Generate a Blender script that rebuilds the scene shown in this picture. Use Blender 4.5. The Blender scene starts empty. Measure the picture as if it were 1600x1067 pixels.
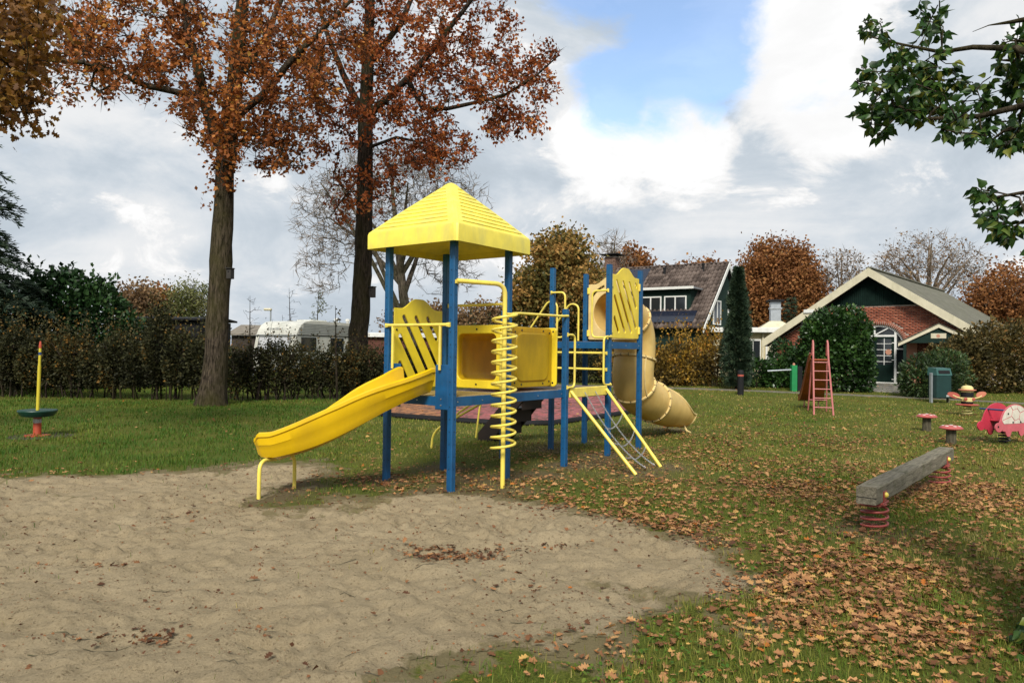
import bpy, math, random
import numpy as np
from mathutils import Vector, Matrix
R = math.radians
random.seed(7)
rng = np.random.default_rng(11)
scene = bpy.context.scene
col = scene.collection

# ------------------------------------------------------------------ camera
FPX, PITCH, ROLL, EYE = 1120.0, R(0.67), R(0.77), 1.6
cam_d = bpy.data.cameras.new('camera'); cam = bpy.data.objects.new('camera', cam_d); col.objects.link(cam)
cam_d.sensor_width = 36; cam_d.lens = 36 * FPX / 1600; cam_d.clip_end = 3000; cam_d.clip_start = 0.05
CAMROT = Matrix.Rotation(math.pi / 2 + PITCH, 3, 'X') @ Matrix.Rotation(ROLL, 3, 'Z')
cam.matrix_world = Matrix.Translation((0, 0, EYE)) @ CAMROT.to_4x4()
scene.camera = cam

# ------------------------------------------------------------------ sky, sun, exposure
SUN_EL, SUN_AZ = R(42), R(187)          # azimuth clockwise from +Y: behind the camera, to its left
world = bpy.data.worlds.new('World'); scene.world = world; world.use_nodes = True
wn, wl = world.node_tree.nodes, world.node_tree.links
wn.clear()
def wnode(t, **k):
    n = wn.new(t)
    for a, b in k.items(): setattr(n, a, b)
    return n
def wmath(op, a, b=None, clamp=False):
    n = wnode('ShaderNodeMath', operation=op); n.use_clamp = clamp
    for i, v in enumerate((a, b)):
        if v is None: continue
        if isinstance(v, (int, float)): n.inputs[i].default_value = v
        else: wl.new(v, n.inputs[i])
    return n.outputs[0]
sky = wnode('ShaderNodeTexSky', sky_type='NISHITA', sun_disc=False, sun_elevation=SUN_EL, sun_rotation=SUN_AZ)
sky.air_density = 1.0; sky.dust_density = 1.2; sky.ozone_density = 1.5
tc = wnode('ShaderNodeTexCoord')
mp = wnode('ShaderNodeMapping'); mp.inputs['Scale'].default_value = (1, 1, 1.9)
wl.new(tc.outputs['Generated'], mp.inputs['Vector'])
def wnoise(scale, detail, rough, off=(0, 0, 0), dist=0.0):
    m = wnode('ShaderNodeMapping'); m.inputs['Location'].default_value = off
    wl.new(mp.outputs[0], m.inputs['Vector'])
    n = wnode('ShaderNodeTexNoise'); n.inputs['Scale'].default_value = scale
    n.inputs['Detail'].default_value = detail; n.inputs['Roughness'].default_value = rough; n.inputs['Distortion'].default_value = dist
    wl.new(m.outputs[0], n.inputs['Vector']); return n.outputs['Fac']
def pix_dir(px, py):
    v = Vector(((px - 800) / FPX, (533.5 - py) / FPX, -1)); v.normalize(); return (CAMROT @ v).normalized()
def wramp(v, a, b):
    n = wnode('ShaderNodeMapRange', interpolation_type='SMOOTHSTEP'); n.inputs[1].default_value = a; n.inputs[2].default_value = b
    wl.new(v, n.inputs[0]); return n.outputs[0]
def wblob(px, py, rad):
    d = pix_dir(px, py)
    n = wnode('ShaderNodeVectorMath', operation='DISTANCE'); wl.new(tc.outputs['Generated'], n.inputs[0]); n.inputs[1].default_value = d
    return wmath('SUBTRACT', 1.0, wmath('DIVIDE', n.outputs['Value'], rad))
big = wnoise(2.3, 7, 0.55, (3.1, 0.4, 1.7), 0.3)
fine = wnoise(6.5, 12, 0.64, (0.7, 5.2, 2.2), 0.4)
shade = wnoise(3.2, 10, 0.6, (9.2, 1.1, 4.0), 0.6)
# gap of blue in the broken cloud deck; elsewhere the deck opens where the large noise is low
gap = wmath('MAXIMUM', wblob(1050, 60, 0.125), wmath('MAXIMUM', wblob(965, 125, 0.075), wmath('MAXIMUM', wblob(1110, 130, .06), wblob(985, -80, 0.15))))
gapf = wmath('ADD', gap, wmath('MULTIPLY', wmath('SUBTRACT', fine, 0.5), 1.7))
gapm = wramp(gapf, 0.0, 0.5)
thin = wramp(big, 0.40, 0.30)
opening = wmath('MAXIMUM', gapm, wmath('MULTIPLY', thin, 0.8))
cover = wmath('SUBTRACT', 1.0, wmath('MULTIPLY', opening, 0.9), True)
# sunlit cumulus edges
lit = wmath('MAXIMUM', wmath('MAXIMUM', wblob(1235, 60, 0.15), wblob(1290, 170, .10)), wmath('MAXIMUM', wblob(1060, 225, .10), wblob(950, 240, .10)))
litf = wramp(wmath('ADD', lit, wmath('MULTIPLY', wmath('SUBTRACT', fine, 0.5), 1.3)), 0.08, 0.5)
puff = wramp(wmath('ADD', wmath('MULTIPLY', fine, .6), wmath('MULTIPLY', big, .4)), .555, .63)
sh = wramp(wmath('ADD', wmath('MULTIPLY', shade, .72), wmath('MULTIPLY', fine, .28)), 0.36, 0.66)
bright = wmath('ADD', wmath('MULTIPLY', sh, 0.13), wmath('ADD', wmath('ADD', 0.355, wmath('MULTIPLY', puff, .10)), wmath('MULTIPLY', litf, 0.17)))
cr = wnode('ShaderNodeMixRGB'); cr.inputs[1].default_value = (0.80, 0.90, 1.0, 1); cr.inputs[2].default_value = (1.0, 1.0, 1.0, 1)
wl.new(wramp(bright, .37, .52), cr.inputs[0])
bg_cloud = wnode('ShaderNodeBackground'); wl.new(cr.outputs[0], bg_cloud.inputs['Color']); wl.new(bright, bg_cloud.inputs['Strength'])
bg_sky = wnode('ShaderNodeBackground'); wl.new(sky.outputs[0], bg_sky.inputs['Color']); bg_sky.inputs['Strength'].default_value = 0.14
wm = wnode('ShaderNodeMixShader'); wl.new(cover, wm.inputs[0]); wl.new(bg_sky.outputs[0], wm.inputs[1]); wl.new(bg_cloud.outputs[0], wm.inputs[2])
wo = wnode('ShaderNodeOutputWorld'); wl.new(wm.outputs[0], wo.inputs['Surface'])

sun_d = bpy.data.lights.new('sun', 'SUN'); sun_d.energy = 2.6; sun_d.angle = R(17); sun_d.color = (1, 0.95, 0.87)
sun = bpy.data.objects.new('sun', sun_d); col.objects.link(sun)
sdir = Vector((math.sin(SUN_AZ) * math.cos(SUN_EL), math.cos(SUN_AZ) * math.cos(SUN_EL), math.sin(SUN_EL)))
sun.rotation_euler = sdir.to_track_quat('Z', 'Y').to_euler(); sun.location = (-8, -6, 14)
scene.view_settings.view_transform = 'Standard'; scene.view_settings.look = 'None'
scene.view_settings.exposure = 0.86; scene.view_settings.gamma = 1.0; scene.view_settings.use_curve_mapping = False
scene.render.engine = 'CYCLES'
scene.cycles.max_bounces = 6; scene.cycles.transparent_max_bounces = 8

# ------------------------------------------------------------------ terrain height and pixel helpers
def sstep(a, b, x):
    t = np.clip((np.asarray(x, float) - a) / (b - a), 0, 1); return t * t * (3 - 2 * t)
def gz(x, y):                              # the lawn is level, and rises a little towards the houses
    return 0.28 * sstep(22, 36, y)
def ray(px, py): return pix_dir(px, py)
def at(px, py, Y):                         # the point at depth Y on a pixel's ray
    d = ray(px, py); t = Y / d.y; return Vector((d.x * t, Y, EYE + d.z * t))
def gp(px, py):                            # where a pixel's ray meets the ground
    d = ray(px, py); z = 0.0
    for _ in range(12):
        t = (z - EYE) / d.z; z = float(gz(d.x * t, d.y * t))
    return Vector((d.x * t, d.y * t, z))

# ------------------------------------------------------------------ object helpers
OFF = {}
def link(o):
    col.objects.link(o); return o
def tag(o, label=None, cat=None, group=None, kind=None):
    if label: o['label'] = label
    if cat: o['category'] = cat
    if group: o['group'] = group
    if kind: o['kind'] = kind
    return o
def thing(name, label, cat, loc=(0, 0, 0), rotz=0.0, group=None, local=False):
    """An Empty at the thing's base. local=True: its parts are given in its own frame, else in world metres."""
    o = link(bpy.data.objects.new(name, None)); o.location = loc; o.rotation_euler = (0, 0, rotz)
    o.empty_display_size = 0.2
    OFF[o.name] = Vector((0, 0, 0)) if local else Vector(loc)
    return tag(o, label, cat, group)
class MB:
    def __init__(s): s.v = []; s.f = []; s.mi = []; s.cur = 0
    def add(s, vs, fs):
        n = len(s.v); s.v += [tuple(p) for p in vs]; s.f += [tuple(i + n for i in q) for q in fs]; s.mi += [s.cur] * len(fs); return s
    def box(s, a, b, bev=0.0, M=None):
        x0, y0, z0 = [min(a[i], b[i]) for i in range(3)]; x1, y1, z1 = [max(a[i], b[i]) for i in range(3)]
        if bev <= 0:
            vs = [(x0, y0, z0), (x1, y0, z0), (x1, y1, z0), (x0, y1, z0), (x0, y0, z1), (x1, y0, z1), (x1, y1, z1), (x0, y1, z1)]
            fs = [(3, 2, 1, 0), (4, 5, 6, 7), (0, 1, 5, 4), (1, 2, 6, 5), (2, 3, 7, 6), (3, 0, 4, 7)]
        else:
            e = min(bev, (x1 - x0) * .45, (y1 - y0) * .45, (z1 - z0) * .45)
            def ring(d, z): return [(x0 + d, y0 + e, z), (x0 + e, y0 + d, z), (x1 - e, y0 + d, z), (x1 - d, y0 + e, z), (x1 - d, y1 - e, z), (x1 - e, y1 - d, z), (x0 + e, y1 - d, z), (x0 + d, y1 - e, z)]
            def ins(z): return [(x0 + e, y0 + e, z)] * 2 + [(x1 - e, y0 + e, z)] * 2 + [(x1 - e, y1 - e, z)] * 2 + [(x0 + e, y1 - e, z)] * 2
            vs = ring(e * .8, z0) + ring(0, z0 + e) + ring(0, z1 - e) + ring(e * .8, z1)
            fs = [tuple(range(7, -1, -1)), tuple(range(24, 32))]
            for k in range(3):
                for i in range(8): j = (i + 1) % 8; fs.append((k * 8 + i, k * 8 + j, k * 8 + 8 + j, k * 8 + 8 + i))
        if M is not None: vs = [M @ Vector(p) for p in vs]
        return s.add(vs, fs)
    def tube(s, pts, r, n=10, cap=True, closed=False):
        P = [Vector(p) for p in pts]; m = len(P)
        rr = r if hasattr(r, '__len__') else [r] * m
        T = []
        for i in range(m):
            if closed: t = P[(i + 1) % m] - P[i - 1]
            else: t = P[min(i + 1, m - 1)] - P[max(i - 1, 0)]
            T.append(t.normalized())
        up = Vector((0, 0, 1)) if abs(T[0].z) < .9 else Vector((1, 0, 0))
        nx = T[0].cross(up).normalized(); vs = []
        for i in range(m):
            nx = (nx - T[i] * nx.dot(T[i])).normalized(); ny = T[i].cross(nx)
            for k in range(n):
                a = 2 * math.pi * k / n; vs.append(P[i] + (nx * math.cos(a) + ny * math.sin(a)) * rr[i])
        fs = []
        for i in range(m if closed else m - 1):
            j = (i + 1) % m
            for k in range(n): q = (k + 1) % n; fs.append((i * n + k, i * n + q, j * n + q, j * n + k))
        if cap and not closed: fs += [tuple(range(n - 1, -1, -1)), tuple((m - 1) * n + k for k in range(n))]
        return s.add(vs, fs)
    def lathe(s, prof, c=(0, 0, 0), n=20, M=None):
        vs = []; fs = []
        for (r, z) in prof:
            for k in range(n):
                a = 2 * math.pi * k / n; p = Vector((c[0] + r * math.cos(a), c[1] + r * math.sin(a), c[2] + z)); vs.append(M @ p if M is not None else p)
        for i in range(len(prof) - 1):
            for k in range(n): q = (k + 1) % n; fs.append((i * n + k, i * n + q, (i + 1) * n + q, (i + 1) * n + k))
        fs += [tuple(range(n - 1, -1, -1)), tuple((len(prof) - 1) * n + k for k in range(n))]
        return s.add(vs, fs)
    def prism(s, poly, d, M=None):
        """poly in local xz plane, thickness d along +y"""
        n = len(poly); vs = [(p[0], 0, p[1]) for p in poly] + [(p[0], d, p[1]) for p in poly]
        if M is not None: vs = [M @ Vector(p) for p in vs]
        fs = [tuple(range(n)), tuple(range(2 * n - 1, n - 1, -1))] + [(i, n + i, n + (i + 1) % n, (i + 1) % n) for i in range(n)]
        return s.add(vs, fs)
    def build(s, name, mat, parent=None, smooth=False, kind=None, label=None, loc=None):
        off = OFF.get(parent.name, Vector((0, 0, 0))) if parent is not None else Vector(loc or (0, 0, 0))
        me = bpy.data.meshes.new(name); me.from_pydata([tuple(Vector(p) - off) for p in s.v], [], s.f); me.update()
        mats = mat if isinstance(mat, (list, tuple)) else [mat]
        for m in mats: me.materials.append(m)
        if len(mats) > 1: me.polygons.foreach_set('material_index', s.mi)
        if smooth:
            me.polygons.foreach_set('use_smooth', [True] * len(me.polygons)); me.set_sharp_from_angle(angle=R(40 if smooth is True else smooth))
        o = link(bpy.data.objects.new(name, me))
        if parent is not None: o.parent = parent; OFF[o.name] = off
        else: o.location = off
        return tag(o, label, None, None, kind)
def np_obj(name, V, F, mat, parent=None, attrs=None, smooth=False, kind=None, loc=(0, 0, 0)):
    V = np.asarray(V, np.float32); F = np.asarray(F, np.int32)
    off = OFF.get(parent.name, Vector((0, 0, 0))) if parent is not None else Vector(loc)
    V = V - np.array(off, np.float32)
    me = bpy.data.meshes.new(name); k = F.shape[1]
    me.vertices.add(len(V)); me.vertices.foreach_set('co', V.ravel())
    me.loops.add(F.size); me.loops.foreach_set('vertex_index', F.ravel())
    me.polygons.add(len(F)); me.polygons.foreach_set('loop_start', np.arange(0, F.size, k, dtype=np.int32))
    me.polygons.foreach_set('loop_total', np.full(len(F), k, np.int32))
    if smooth: me.polygons.foreach_set('use_smooth', np.ones(len(F), bool))
    me.update(calc_edges=True)
    for an, av in (attrs or {}).items():
        a = me.attributes.new(an, 'FLOAT', 'POINT'); a.data.foreach_set('value', np.asarray(av, np.float32))
    me.materials.append(mat)
    o = link(bpy.data.objects.new(name, me))
    if parent is not None: o.parent = parent; OFF[o.name] = off
    else: o.location = off
    return tag(o, None, None, None, kind)

# ------------------------------------------------------------------ materials
def srgb(r, g, b): return tuple((c / 255 / 12.92 if c / 255 <= .04045 else ((c / 255 + .055) / 1.055) ** 2.4) for c in (r, g, b))
class NT:
    def __init__(s, name):
        s.m = bpy.data.materials.new(name); s.m.use_nodes = True; s.t = s.m.node_tree; s.n = s.t.nodes; s.l = s.t.links
        s.b = s.n['Principled BSDF']
    def node(s, t, **k):
        n = s.n.new(t)
        for a, b in k.items(): setattr(n, a, b)
        return n
    def noise(s, scale, detail=4, rough=.55, vec=None, coord='Object', dist=0):
        n = s.node('ShaderNodeTexNoise'); n.inputs['Scale'].default_value = scale; n.inputs['Detail'].default_value = detail
        n.inputs['Roughness'].default_value = rough; n.inputs['Distortion'].default_value = dist
        if vec is None:
            c = s.node('ShaderNodeTexCoord'); vec = c.outputs[coord]
        s.l.new(vec, n.inputs['Vector']); return n.outputs['Fac']
    def coord(s, scale=(1, 1, 1), rot=(0, 0, 0), which='Object'):
        c = s.node('ShaderNodeTexCoord'); m = s.node('ShaderNodeMapping'); m.inputs['Scale'].default_value = scale; m.inputs['Rotation'].default_value = rot
        s.l.new(c.outputs[which], m.inputs['Vector']); return m.outputs[0]
    def ramp(s, v, stops):
        n = s.node('ShaderNodeValToRGB'); e = n.color_ramp.elements
        while len(e) < len(stops): e.new(.5)
        for i, (p, c) in enumerate(stops): e[i].position = p; e[i].color = (*c[:3], 1)
        s.l.new(v, n.inputs[0]); return n.outputs[0]
    def mix(s, f, a, b, mode='MIX'):
        n = s.node('ShaderNodeMixRGB', blend_type=mode)
        for i, v in enumerate((f, a, b)):
            if isinstance(v, (int, float)): n.inputs[i].default_value = v if i == 0 else (v, v, v, 1)
            elif isinstance(v, tuple): n.inputs[i].default_value = (*v[:3], 1)
            else: s.l.new(v, n.inputs[i])
        return n.outputs[0]
    def bump(s, h, strength=.3, dist=.01):
        n = s.node('ShaderNodeBump'); n.inputs['Strength'].default_value = strength; n.inputs['Distance'].default_value = dist
        s.l.new(h, n.inputs['Height']); s.l.new(n.outputs[0], s.b.inputs['Normal'])
    def attr(s, name):
        n = s.node('ShaderNodeAttribute'); n.attribute_name = name; return n.outputs['Fac']
    def out(s, base=None, rough=.6, metal=0, spec=None):
        if base is not None:
            if isinstance(base, tuple): s.b.inputs['Base Color'].default_value = (*base[:3], 1)
            else: s.l.new(base, s.b.inputs['Base Color'])
        if isinstance(rough, (int, float)): s.b.inputs['Roughness'].default_value = rough
        else: s.l.new(rough, s.b.inputs['Roughness'])
        s.b.inputs['Metallic'].default_value = metal
        if spec is not None: s.b.inputs['Specular IOR Level'].default_value = spec
        return s.m
def plain(name, c, rough=.55, metal=0, var=.25, scale=6, dirt=None, bump=0, spec=None, grime=.5, trans=0):
    t = NT(name); f = t.noise(scale, 6, .6)
    dk = tuple(x * (1 - var) for x in c); lt = tuple(min(1, x * (1 + var * .6)) for x in c)
    base = t.ramp(f, [(.3, dk), (.7, lt)])
    if dirt:
        g = t.noise(scale * .9, 8, .7, t.coord((1, 1, .3))); m = t.node('ShaderNodeMapRange'); m.inputs[1].default_value = .47; m.inputs[2].default_value = .66; m.inputs[4].default_value = grime
        t.l.new(g, m.inputs[0]); base = t.mix(m.outputs[0], base, dirt)
    if bump: t.bump(t.noise(scale * 14, 4), bump, .01)
    t.out(base, rough, metal, spec)
    if trans:                               # rotomoulded plastic lets some light through
        tr = t.node('ShaderNodeBsdfTranslucent'); t.l.new(t.mix(.5, base, (.9, .45, .02)), tr.inputs['Color']); mx = t.node('ShaderNodeMixShader'); mx.inputs[0].default_value = trans
        t.l.new(t.b.outputs[0], mx.inputs[1]); t.l.new(tr.outputs[0], mx.inputs[2]); t.l.new(mx.outputs[0], t.n['Material Output'].inputs['Surface'])
    return t.m
def leafmat(name, stops, rough=.55, trans=.35, spec=.3):
    t = NT(name); c = t.ramp(t.attr('rnd'), stops)
    t.out(c, rough, 0, spec)
    tr = t.node('ShaderNodeBsdfTranslucent'); t.l.new(c, tr.inputs['Color'])
    mx = t.node('ShaderNodeMixShader'); mx.inputs[0].default_value = trans
    o = t.n['Material Output']; t.l.new(t.b.outputs[0], mx.inputs[1]); t.l.new(tr.outputs[0], mx.inputs[2]); t.l.new(mx.outputs[0], o.inputs['Surface'])
    return t.m
def bark(name, c, moss=None, scale=1.0, zmoss=True):
    t = NT(name); v = t.coord((9 * scale, 9 * scale, 1.6 * scale)); f = t.noise(2.2, 8, .7, v, dist=.6)
    base = t.ramp(f, [(.40, tuple(x * .22 for x in c)), (.5, c), (.62, tuple(x * 2.1 for x in c))])
    if moss:
        g = t.noise(.9 * scale, 5, .6); m = t.node('ShaderNodeMapRange'); m.inputs[1].default_value = .42; m.inputs[2].default_value = .62; m.inputs[4].default_value = .65
        t.l.new(g, m.inputs[0]); base = t.mix(m.outputs[0], base, moss)
    t.bump(f, .9, .05); return t.out(base, .95, 0, .1)

M = {}
M['yellow'] = plain('yellow plastic', (.80, .60, .03), .34, var=.14, scale=3, dirt=(.42, .30, .05), grime=.3)
M['slide'] = plain('slide plastic', (.78, .50, .006), .26, var=.1, scale=2.2, dirt=(.42, .25, .02), grime=.25, trans=.12)
M['roofy'] = plain('faded roof plastic', (.80, .66, .085), .55, var=.14, scale=4, dirt=(.45, .42, .14), grime=.5)
M['rail'] = plain('yellow coated rail', (.80, .64, .10), .38, var=.12, scale=9, dirt=(.45, .35, .12), grime=.45)
M['panel'] = plain('panel plastic', (.76, .60, .03), .42, var=.12, scale=3, dirt=(.34, .26, .03), grime=.35)
M['tunnel'] = plain('tunnel plastic', (.76, .55, .02), .32, var=.12, scale=3, dirt=(.34, .22, .02), grime=.4, trans=.5)
M['blue'] = plain('blue painted metal', (.002, .070, .185), .5, var=.3, scale=5, dirt=(.008, .11, .22), grime=.35)
M['cream'] = plain('sun bleached tube plastic', (.82, .61, .21), .42, var=.16, scale=2.4, dirt=(.64, .37, .08), grime=.5, trans=.3)
M['creamring'] = plain('tube flange plastic', (.70, .52, .22), .45, var=.15, scale=5, dirt=(.4, .27, .1))
M['brown'] = plain('dark brown plastic', (.022, .012, .008), .55, var=.3)
M['deckm'] = plain('worn deck', (.20, .16, .13), .7, var=.4, scale=14, dirt=(.1, .07, .05))
M['mesh'] = plain('deck grating', (.28, .20, .07), .6, var=.5, scale=40)
M['bolt'] = plain('dark bolt', (.03, .03, .035), .4, .6)
M['steel'] = plain('zinc bolt', (.45, .45, .45), .35, .8)
M['chain'] = plain('galvanised chain', (.42, .42, .41), .4, .7)
M['sand'] = None
def ragged(t, e, w):                       # a broken, patchy border instead of a smooth fade
    n = t.noise(7, 8, .75, dist=.5); a = t.node('ShaderNodeMath', operation='MULTIPLY_ADD'); t.l.new(n, a.inputs[0]); a.inputs[1].default_value = 2.2; a.inputs[2].default_value = -1.1
    s = t.node('ShaderNodeMath', operation='ADD'); t.l.new(e, s.inputs[0]); t.l.new(a.outputs[0], s.inputs[1])
    m = t.node('ShaderNodeMapRange'); m.inputs[1].default_value = w - .2; m.inputs[2].default_value = w + .2; t.l.new(s.outputs[0], m.inputs[0]); return m.outputs[0]
def make_sand():
    t = NT('sand'); a = t.noise(1.3, 8, .65, dist=.5); b = t.noise(75, 8, .85); c = t.noise(13, 8, .75, dist=.6)
    base = t.ramp(a, [(.3, (0.257, 0.201, 0.116)), (.52, (0.326, 0.259, 0.158)), (.72, (0.380, 0.310, 0.197))])
    base = t.mix(.55, base, t.ramp(b, [(.34, (0.116, 0.089, 0.048)), (.5, (0.311, 0.247, 0.151)), (.68, (0.404, 0.340, 0.224))]))
    m = t.node('ShaderNodeMapRange'); m.inputs[1].default_value = .58; m.inputs[2].default_value = .70; m.inputs[4].default_value = .45
    t.l.new(c, m.inputs[0]); base = t.mix(m.outputs[0], base, (0.124, 0.093, 0.054))
    sp = t.noise(42, 3, .6); m2 = t.node('ShaderNodeMapRange'); m2.inputs[1].default_value = .60; m2.inputs[2].default_value = .67; m2.inputs[4].default_value = .7  # dark specks painted in for the shade of small pits
    t.l.new(sp, m2.inputs[0]); base = t.mix(m2.outputs[0], base, (0.127, 0.095, 0.055))
    g0 = t.attr('edge'); g = ragged(t, g0, .72); base = t.mix(g, base, t.mix(b, (0.116, 0.097, 0.047), (0.225, 0.182, 0.096)))
    h = t.mix(.3, c, b); t.bump(h, .8, .06); return t.out(base, .95, 0, .1)
M['sand'] = make_sand()
def make_lawn():
    t = NT('lawn soil'); a = t.noise(.35, 6, .6); b = t.noise(3.2, 8, .7); c = t.noise(60, 5, .75)
    base = t.ramp(b, [(.3, (0.070, 0.074, 0.015)), (.5, (0.115, 0.119, 0.020)), (.7, (0.169, 0.142, 0.036))])
    base = t.mix(t.ramp(a, [(.4, (0, 0, 0)), (.62, (1.080, 1.080, 1.080))]), base, (0.061, 0.105, 0.014))
    base = t.mix(.6, base, t.ramp(c, [(.34, (0.016, 0.019, 0.005)), (.55, (0.101, 0.108, 0.018)), (.75, (0.216, 0.176, 0.047))]))
    s = ragged(t, t.attr('sandy'), .62); base = t.mix(s, base, t.mix(c, (.105, .088, .042), (.205, .166, .088)))
    s2 = t.attr('worn'); base = t.mix(s2, base, t.mix(c, (.06, .045, .022), (.17, .13, .07)))
    t.bump(c, .6, .04); return t.out(base, .95, 0, .1)
M['lawn'] = make_lawn()
M['grass'] = leafmat('grass blades', [(0, (0.047, 0.118, 0.012)), (.35, (0.112, 0.168, 0.019)), (.62, (0.202, 0.202, 0.031)), (.82, (0.302, 0.252, 0.062)), (1, (0.426, 0.336, 0.134))], .6, .3, .2)
M['litter'] = leafmat('fallen oak leaves', [(0, (0.081, 0.034, 0.016)), (.25, (0.187, 0.082, 0.035)), (.5, (0.307, 0.147, 0.060)), (.8, (0.440, 0.237, 0.100)), (.95, (0.485, 0.302, 0.081)), (1, (0.369, 0.118, 0.020))], .7, .12, .2)
M['oakleaf'] = leafmat('autumn oak leaves', [(0, (0.078, 0.025, 0.008)), (.3, (0.209, 0.063, 0.017)), (.6, (0.382, 0.124, 0.031)), (.85, (0.576, 0.218, 0.051)), (1, (0.599, 0.325, 0.065))], .6, .42, .25)
M['oakleaf2'] = leafmat('russet oak leaves', [(0, (0.071, 0.019, 0.007)), (.3, (0.186, 0.048, 0.014)), (.6, (0.335, 0.090, 0.023)), (.85, (0.496, 0.151, 0.038)), (1, (0.586, 0.246, 0.058))], .6, .42, .25)
M['darkoak'] = leafmat('dark autumn leaves', [(0, (0.037, 0.015, 0.005)), (.4, (0.106, 0.043, 0.009)), (.75, (0.200, 0.088, 0.015)), (1, (0.275, 0.150, 0.022))], .6, .35, .25)
M['farorange'] = leafmat('far orange leaves', [(0, (0.106, 0.043, 0.015)), (.4, (0.222, 0.091, 0.032)), (.75, (0.340, 0.151, 0.051)), (1, (0.387, 0.223, 0.077))], .7, .3, .2)
M['fargreen'] = leafmat('turning leaves', [(0, (0.069, 0.071, 0.020)), (.35, (0.168, 0.135, 0.036)), (.65, (0.314, 0.185, 0.052)), (1, (0.493, 0.273, 0.084))], .7, .3, .2)
M['fargrey'] = leafmat('last brown leaves', [(0, (.12, .07, .035)), (.6, (.23, .14, .07)), (1, (.3, .2, .1))], .7, .3, .2)
M['willow'] = leafmat('pale willow leaves', [(0, (.07, .085, .025)), (.5, (.14, .15, .05)), (1, (.24, .23, .09))], .7, .3, .2)
M['laurel'] = leafmat('laurel leaves', [(0, (0.010, 0.026, 0.006)), (.45, (0.024, 0.062, 0.012)), (.8, (0.043, 0.102, 0.019)), (1, (0.090, 0.150, 0.036))], .38, .2, .5)
M['darklaurel'] = leafmat('dark laurel leaves', [(0, (0.007, 0.022, 0.007)), (.5, (0.019, 0.053, 0.013)), (.85, (0.036, 0.081, 0.021)), (1, (0.065, 0.117, 0.033))], .45, .18, .4)
M['brownhedge'] = leafmat('dull green brown hedge leaves', [(0, (0.016, 0.018, 0.008)), (.4, (0.038, 0.039, 0.015)), (.7, (0.063, 0.062, 0.022)), (.9, (0.115, 0.074, 0.022)), (1, (0.230, 0.115, 0.020))], .65, .25, .2)
M['goldhedge'] = leafmat('yellowing hedge leaves', [(0, (0.029, 0.027, 0.009)), (.35, (0.071, 0.059, 0.019)), (.65, (0.131, 0.098, 0.030)), (.88, (0.230, 0.144, 0.041)), (1, (0.290, 0.134, 0.043))], .6, .3, .25)
M['yellowbush'] = leafmat('yellow autumn bush leaves', [(0, (0.065, 0.046, 0.013)), (.35, (0.143, 0.094, 0.021)), (.65, (0.273, 0.169, 0.026)), (.9, (0.468, 0.260, 0.029)), (1, (0.390, 0.130, 0.026))], .6, .3, .25)
M['shrub'] = leafmat('dark shrub leaves', [(0, (0.013, 0.026, 0.008)), (.5, (0.031, 0.060, 0.016)), (.85, (0.058, 0.098, 0.026)), (1, (0.130, 0.117, 0.026))], .5, .2, .35)
M['needles'] = leafmat('conifer needles', [(0, (0.010, 0.024, 0.013)), (.5, (0.024, 0.047, 0.025)), (1, (0.059, 0.088, 0.043))], .6, .1, .3)
M['ivy'] = leafmat('ivy leaves', [(0, (0.011, 0.034, 0.007)), (.5, (0.025, 0.067, 0.013)), (.85, (0.052, 0.109, 0.018)), (1, (0.172, 0.184, 0.028))], .4, .28, .35)
M['darktwigs'] = leafmat('dark twigs', [(0, (.02, .015, .011)), (1, (.05, .037, .026))], .9, .0, .1)
M['twigs'] = leafmat('fine twigs', [(0, (.09, .07, .052)), (.5, (.17, .135, .105)), (1, (.28, .23, .18))], .9, .0, .1)
M['bark'] = bark('oak bark', (.048, .037, .026), (.050, .045, .015))
M['darkbark'] = bark('dark bark', (.028, .021, .016), (.032, .030, .010))
M['greybark'] = bark('grey bark', (.13, .105, .08), (.085, .085, .04))
M['palebark'] = bark('pale twigs', (.20, .155, .115))
M['wood'] = None
def make_wood(name, c, moss, sc=(2, 26, 26)):
    t = NT(name); v = t.coord(sc); f = t.noise(1.6, 8, .7, v, dist=.4); base = t.ramp(f, [(.3, tuple(x * .4 for x in c)), (.5, c), (.72, tuple(min(1, x * 1.5) for x in c))])
    g = t.noise(5, 7, .7); m = t.node('ShaderNodeMapRange'); m.inputs[1].default_value = .52; m.inputs[2].default_value = .68; m.inputs[4].default_value = .7
    t.l.new(g, m.inputs[0]); base = t.mix(m.outputs[0], base, moss); t.bump(f, .8, .012); return t.out(base, .9, 0, .15)
M['wood'] = make_wood('weathered timber', (.17, .152, .112), (.07, .075, .034))
M['stump'] = make_wood('mossy log', (.085, .075, .05), (.05, .06, .022), (14, 14, 2))
M['springred'] = plain('faded red steel', (.30, .055, .045), .5, var=.3, scale=14, dirt=(.16, .05, .035))
M['brownwood'] = plain('trampled soil', (.05, .035, .022), .95, var=.5, scale=20)

# ------------------------------------------------------------------ numpy noise
def vnoise(x, y, seed=0):
    x = np.asarray(x, float); y = np.asarray(y, float); xi = np.floor(x).astype(np.int64); yi = np.floor(y).astype(np.int64)
    fx = x - xi; fy = y - yi; fx = fx * fx * (3 - 2 * fx); fy = fy * fy * (3 - 2 * fy)
    def h(a, b):
        n = (a * 374761393 + b * 668265263 + seed * 974634777) & 0xffffffff
        n = ((n ^ (n >> 13)) * 1274126177) & 0xffffffff; return ((n ^ (n >> 16)) & 0xffff) / 65535.0
    return (h(xi, yi) * (1 - fx) + h(xi + 1, yi) * fx) * (1 - fy) + (h(xi, yi + 1) * (1 - fx) + h(xi + 1, yi + 1) * fx) * fy
def fbm(x, y, seed=0, o=4, g=.5):
    s = 0; a = 1; t = 0
    for k in range(o): s = s + a * vnoise(x * 2 ** k, y * 2 ** k, seed + k * 17); t += a; a *= g
    return s / t

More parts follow.
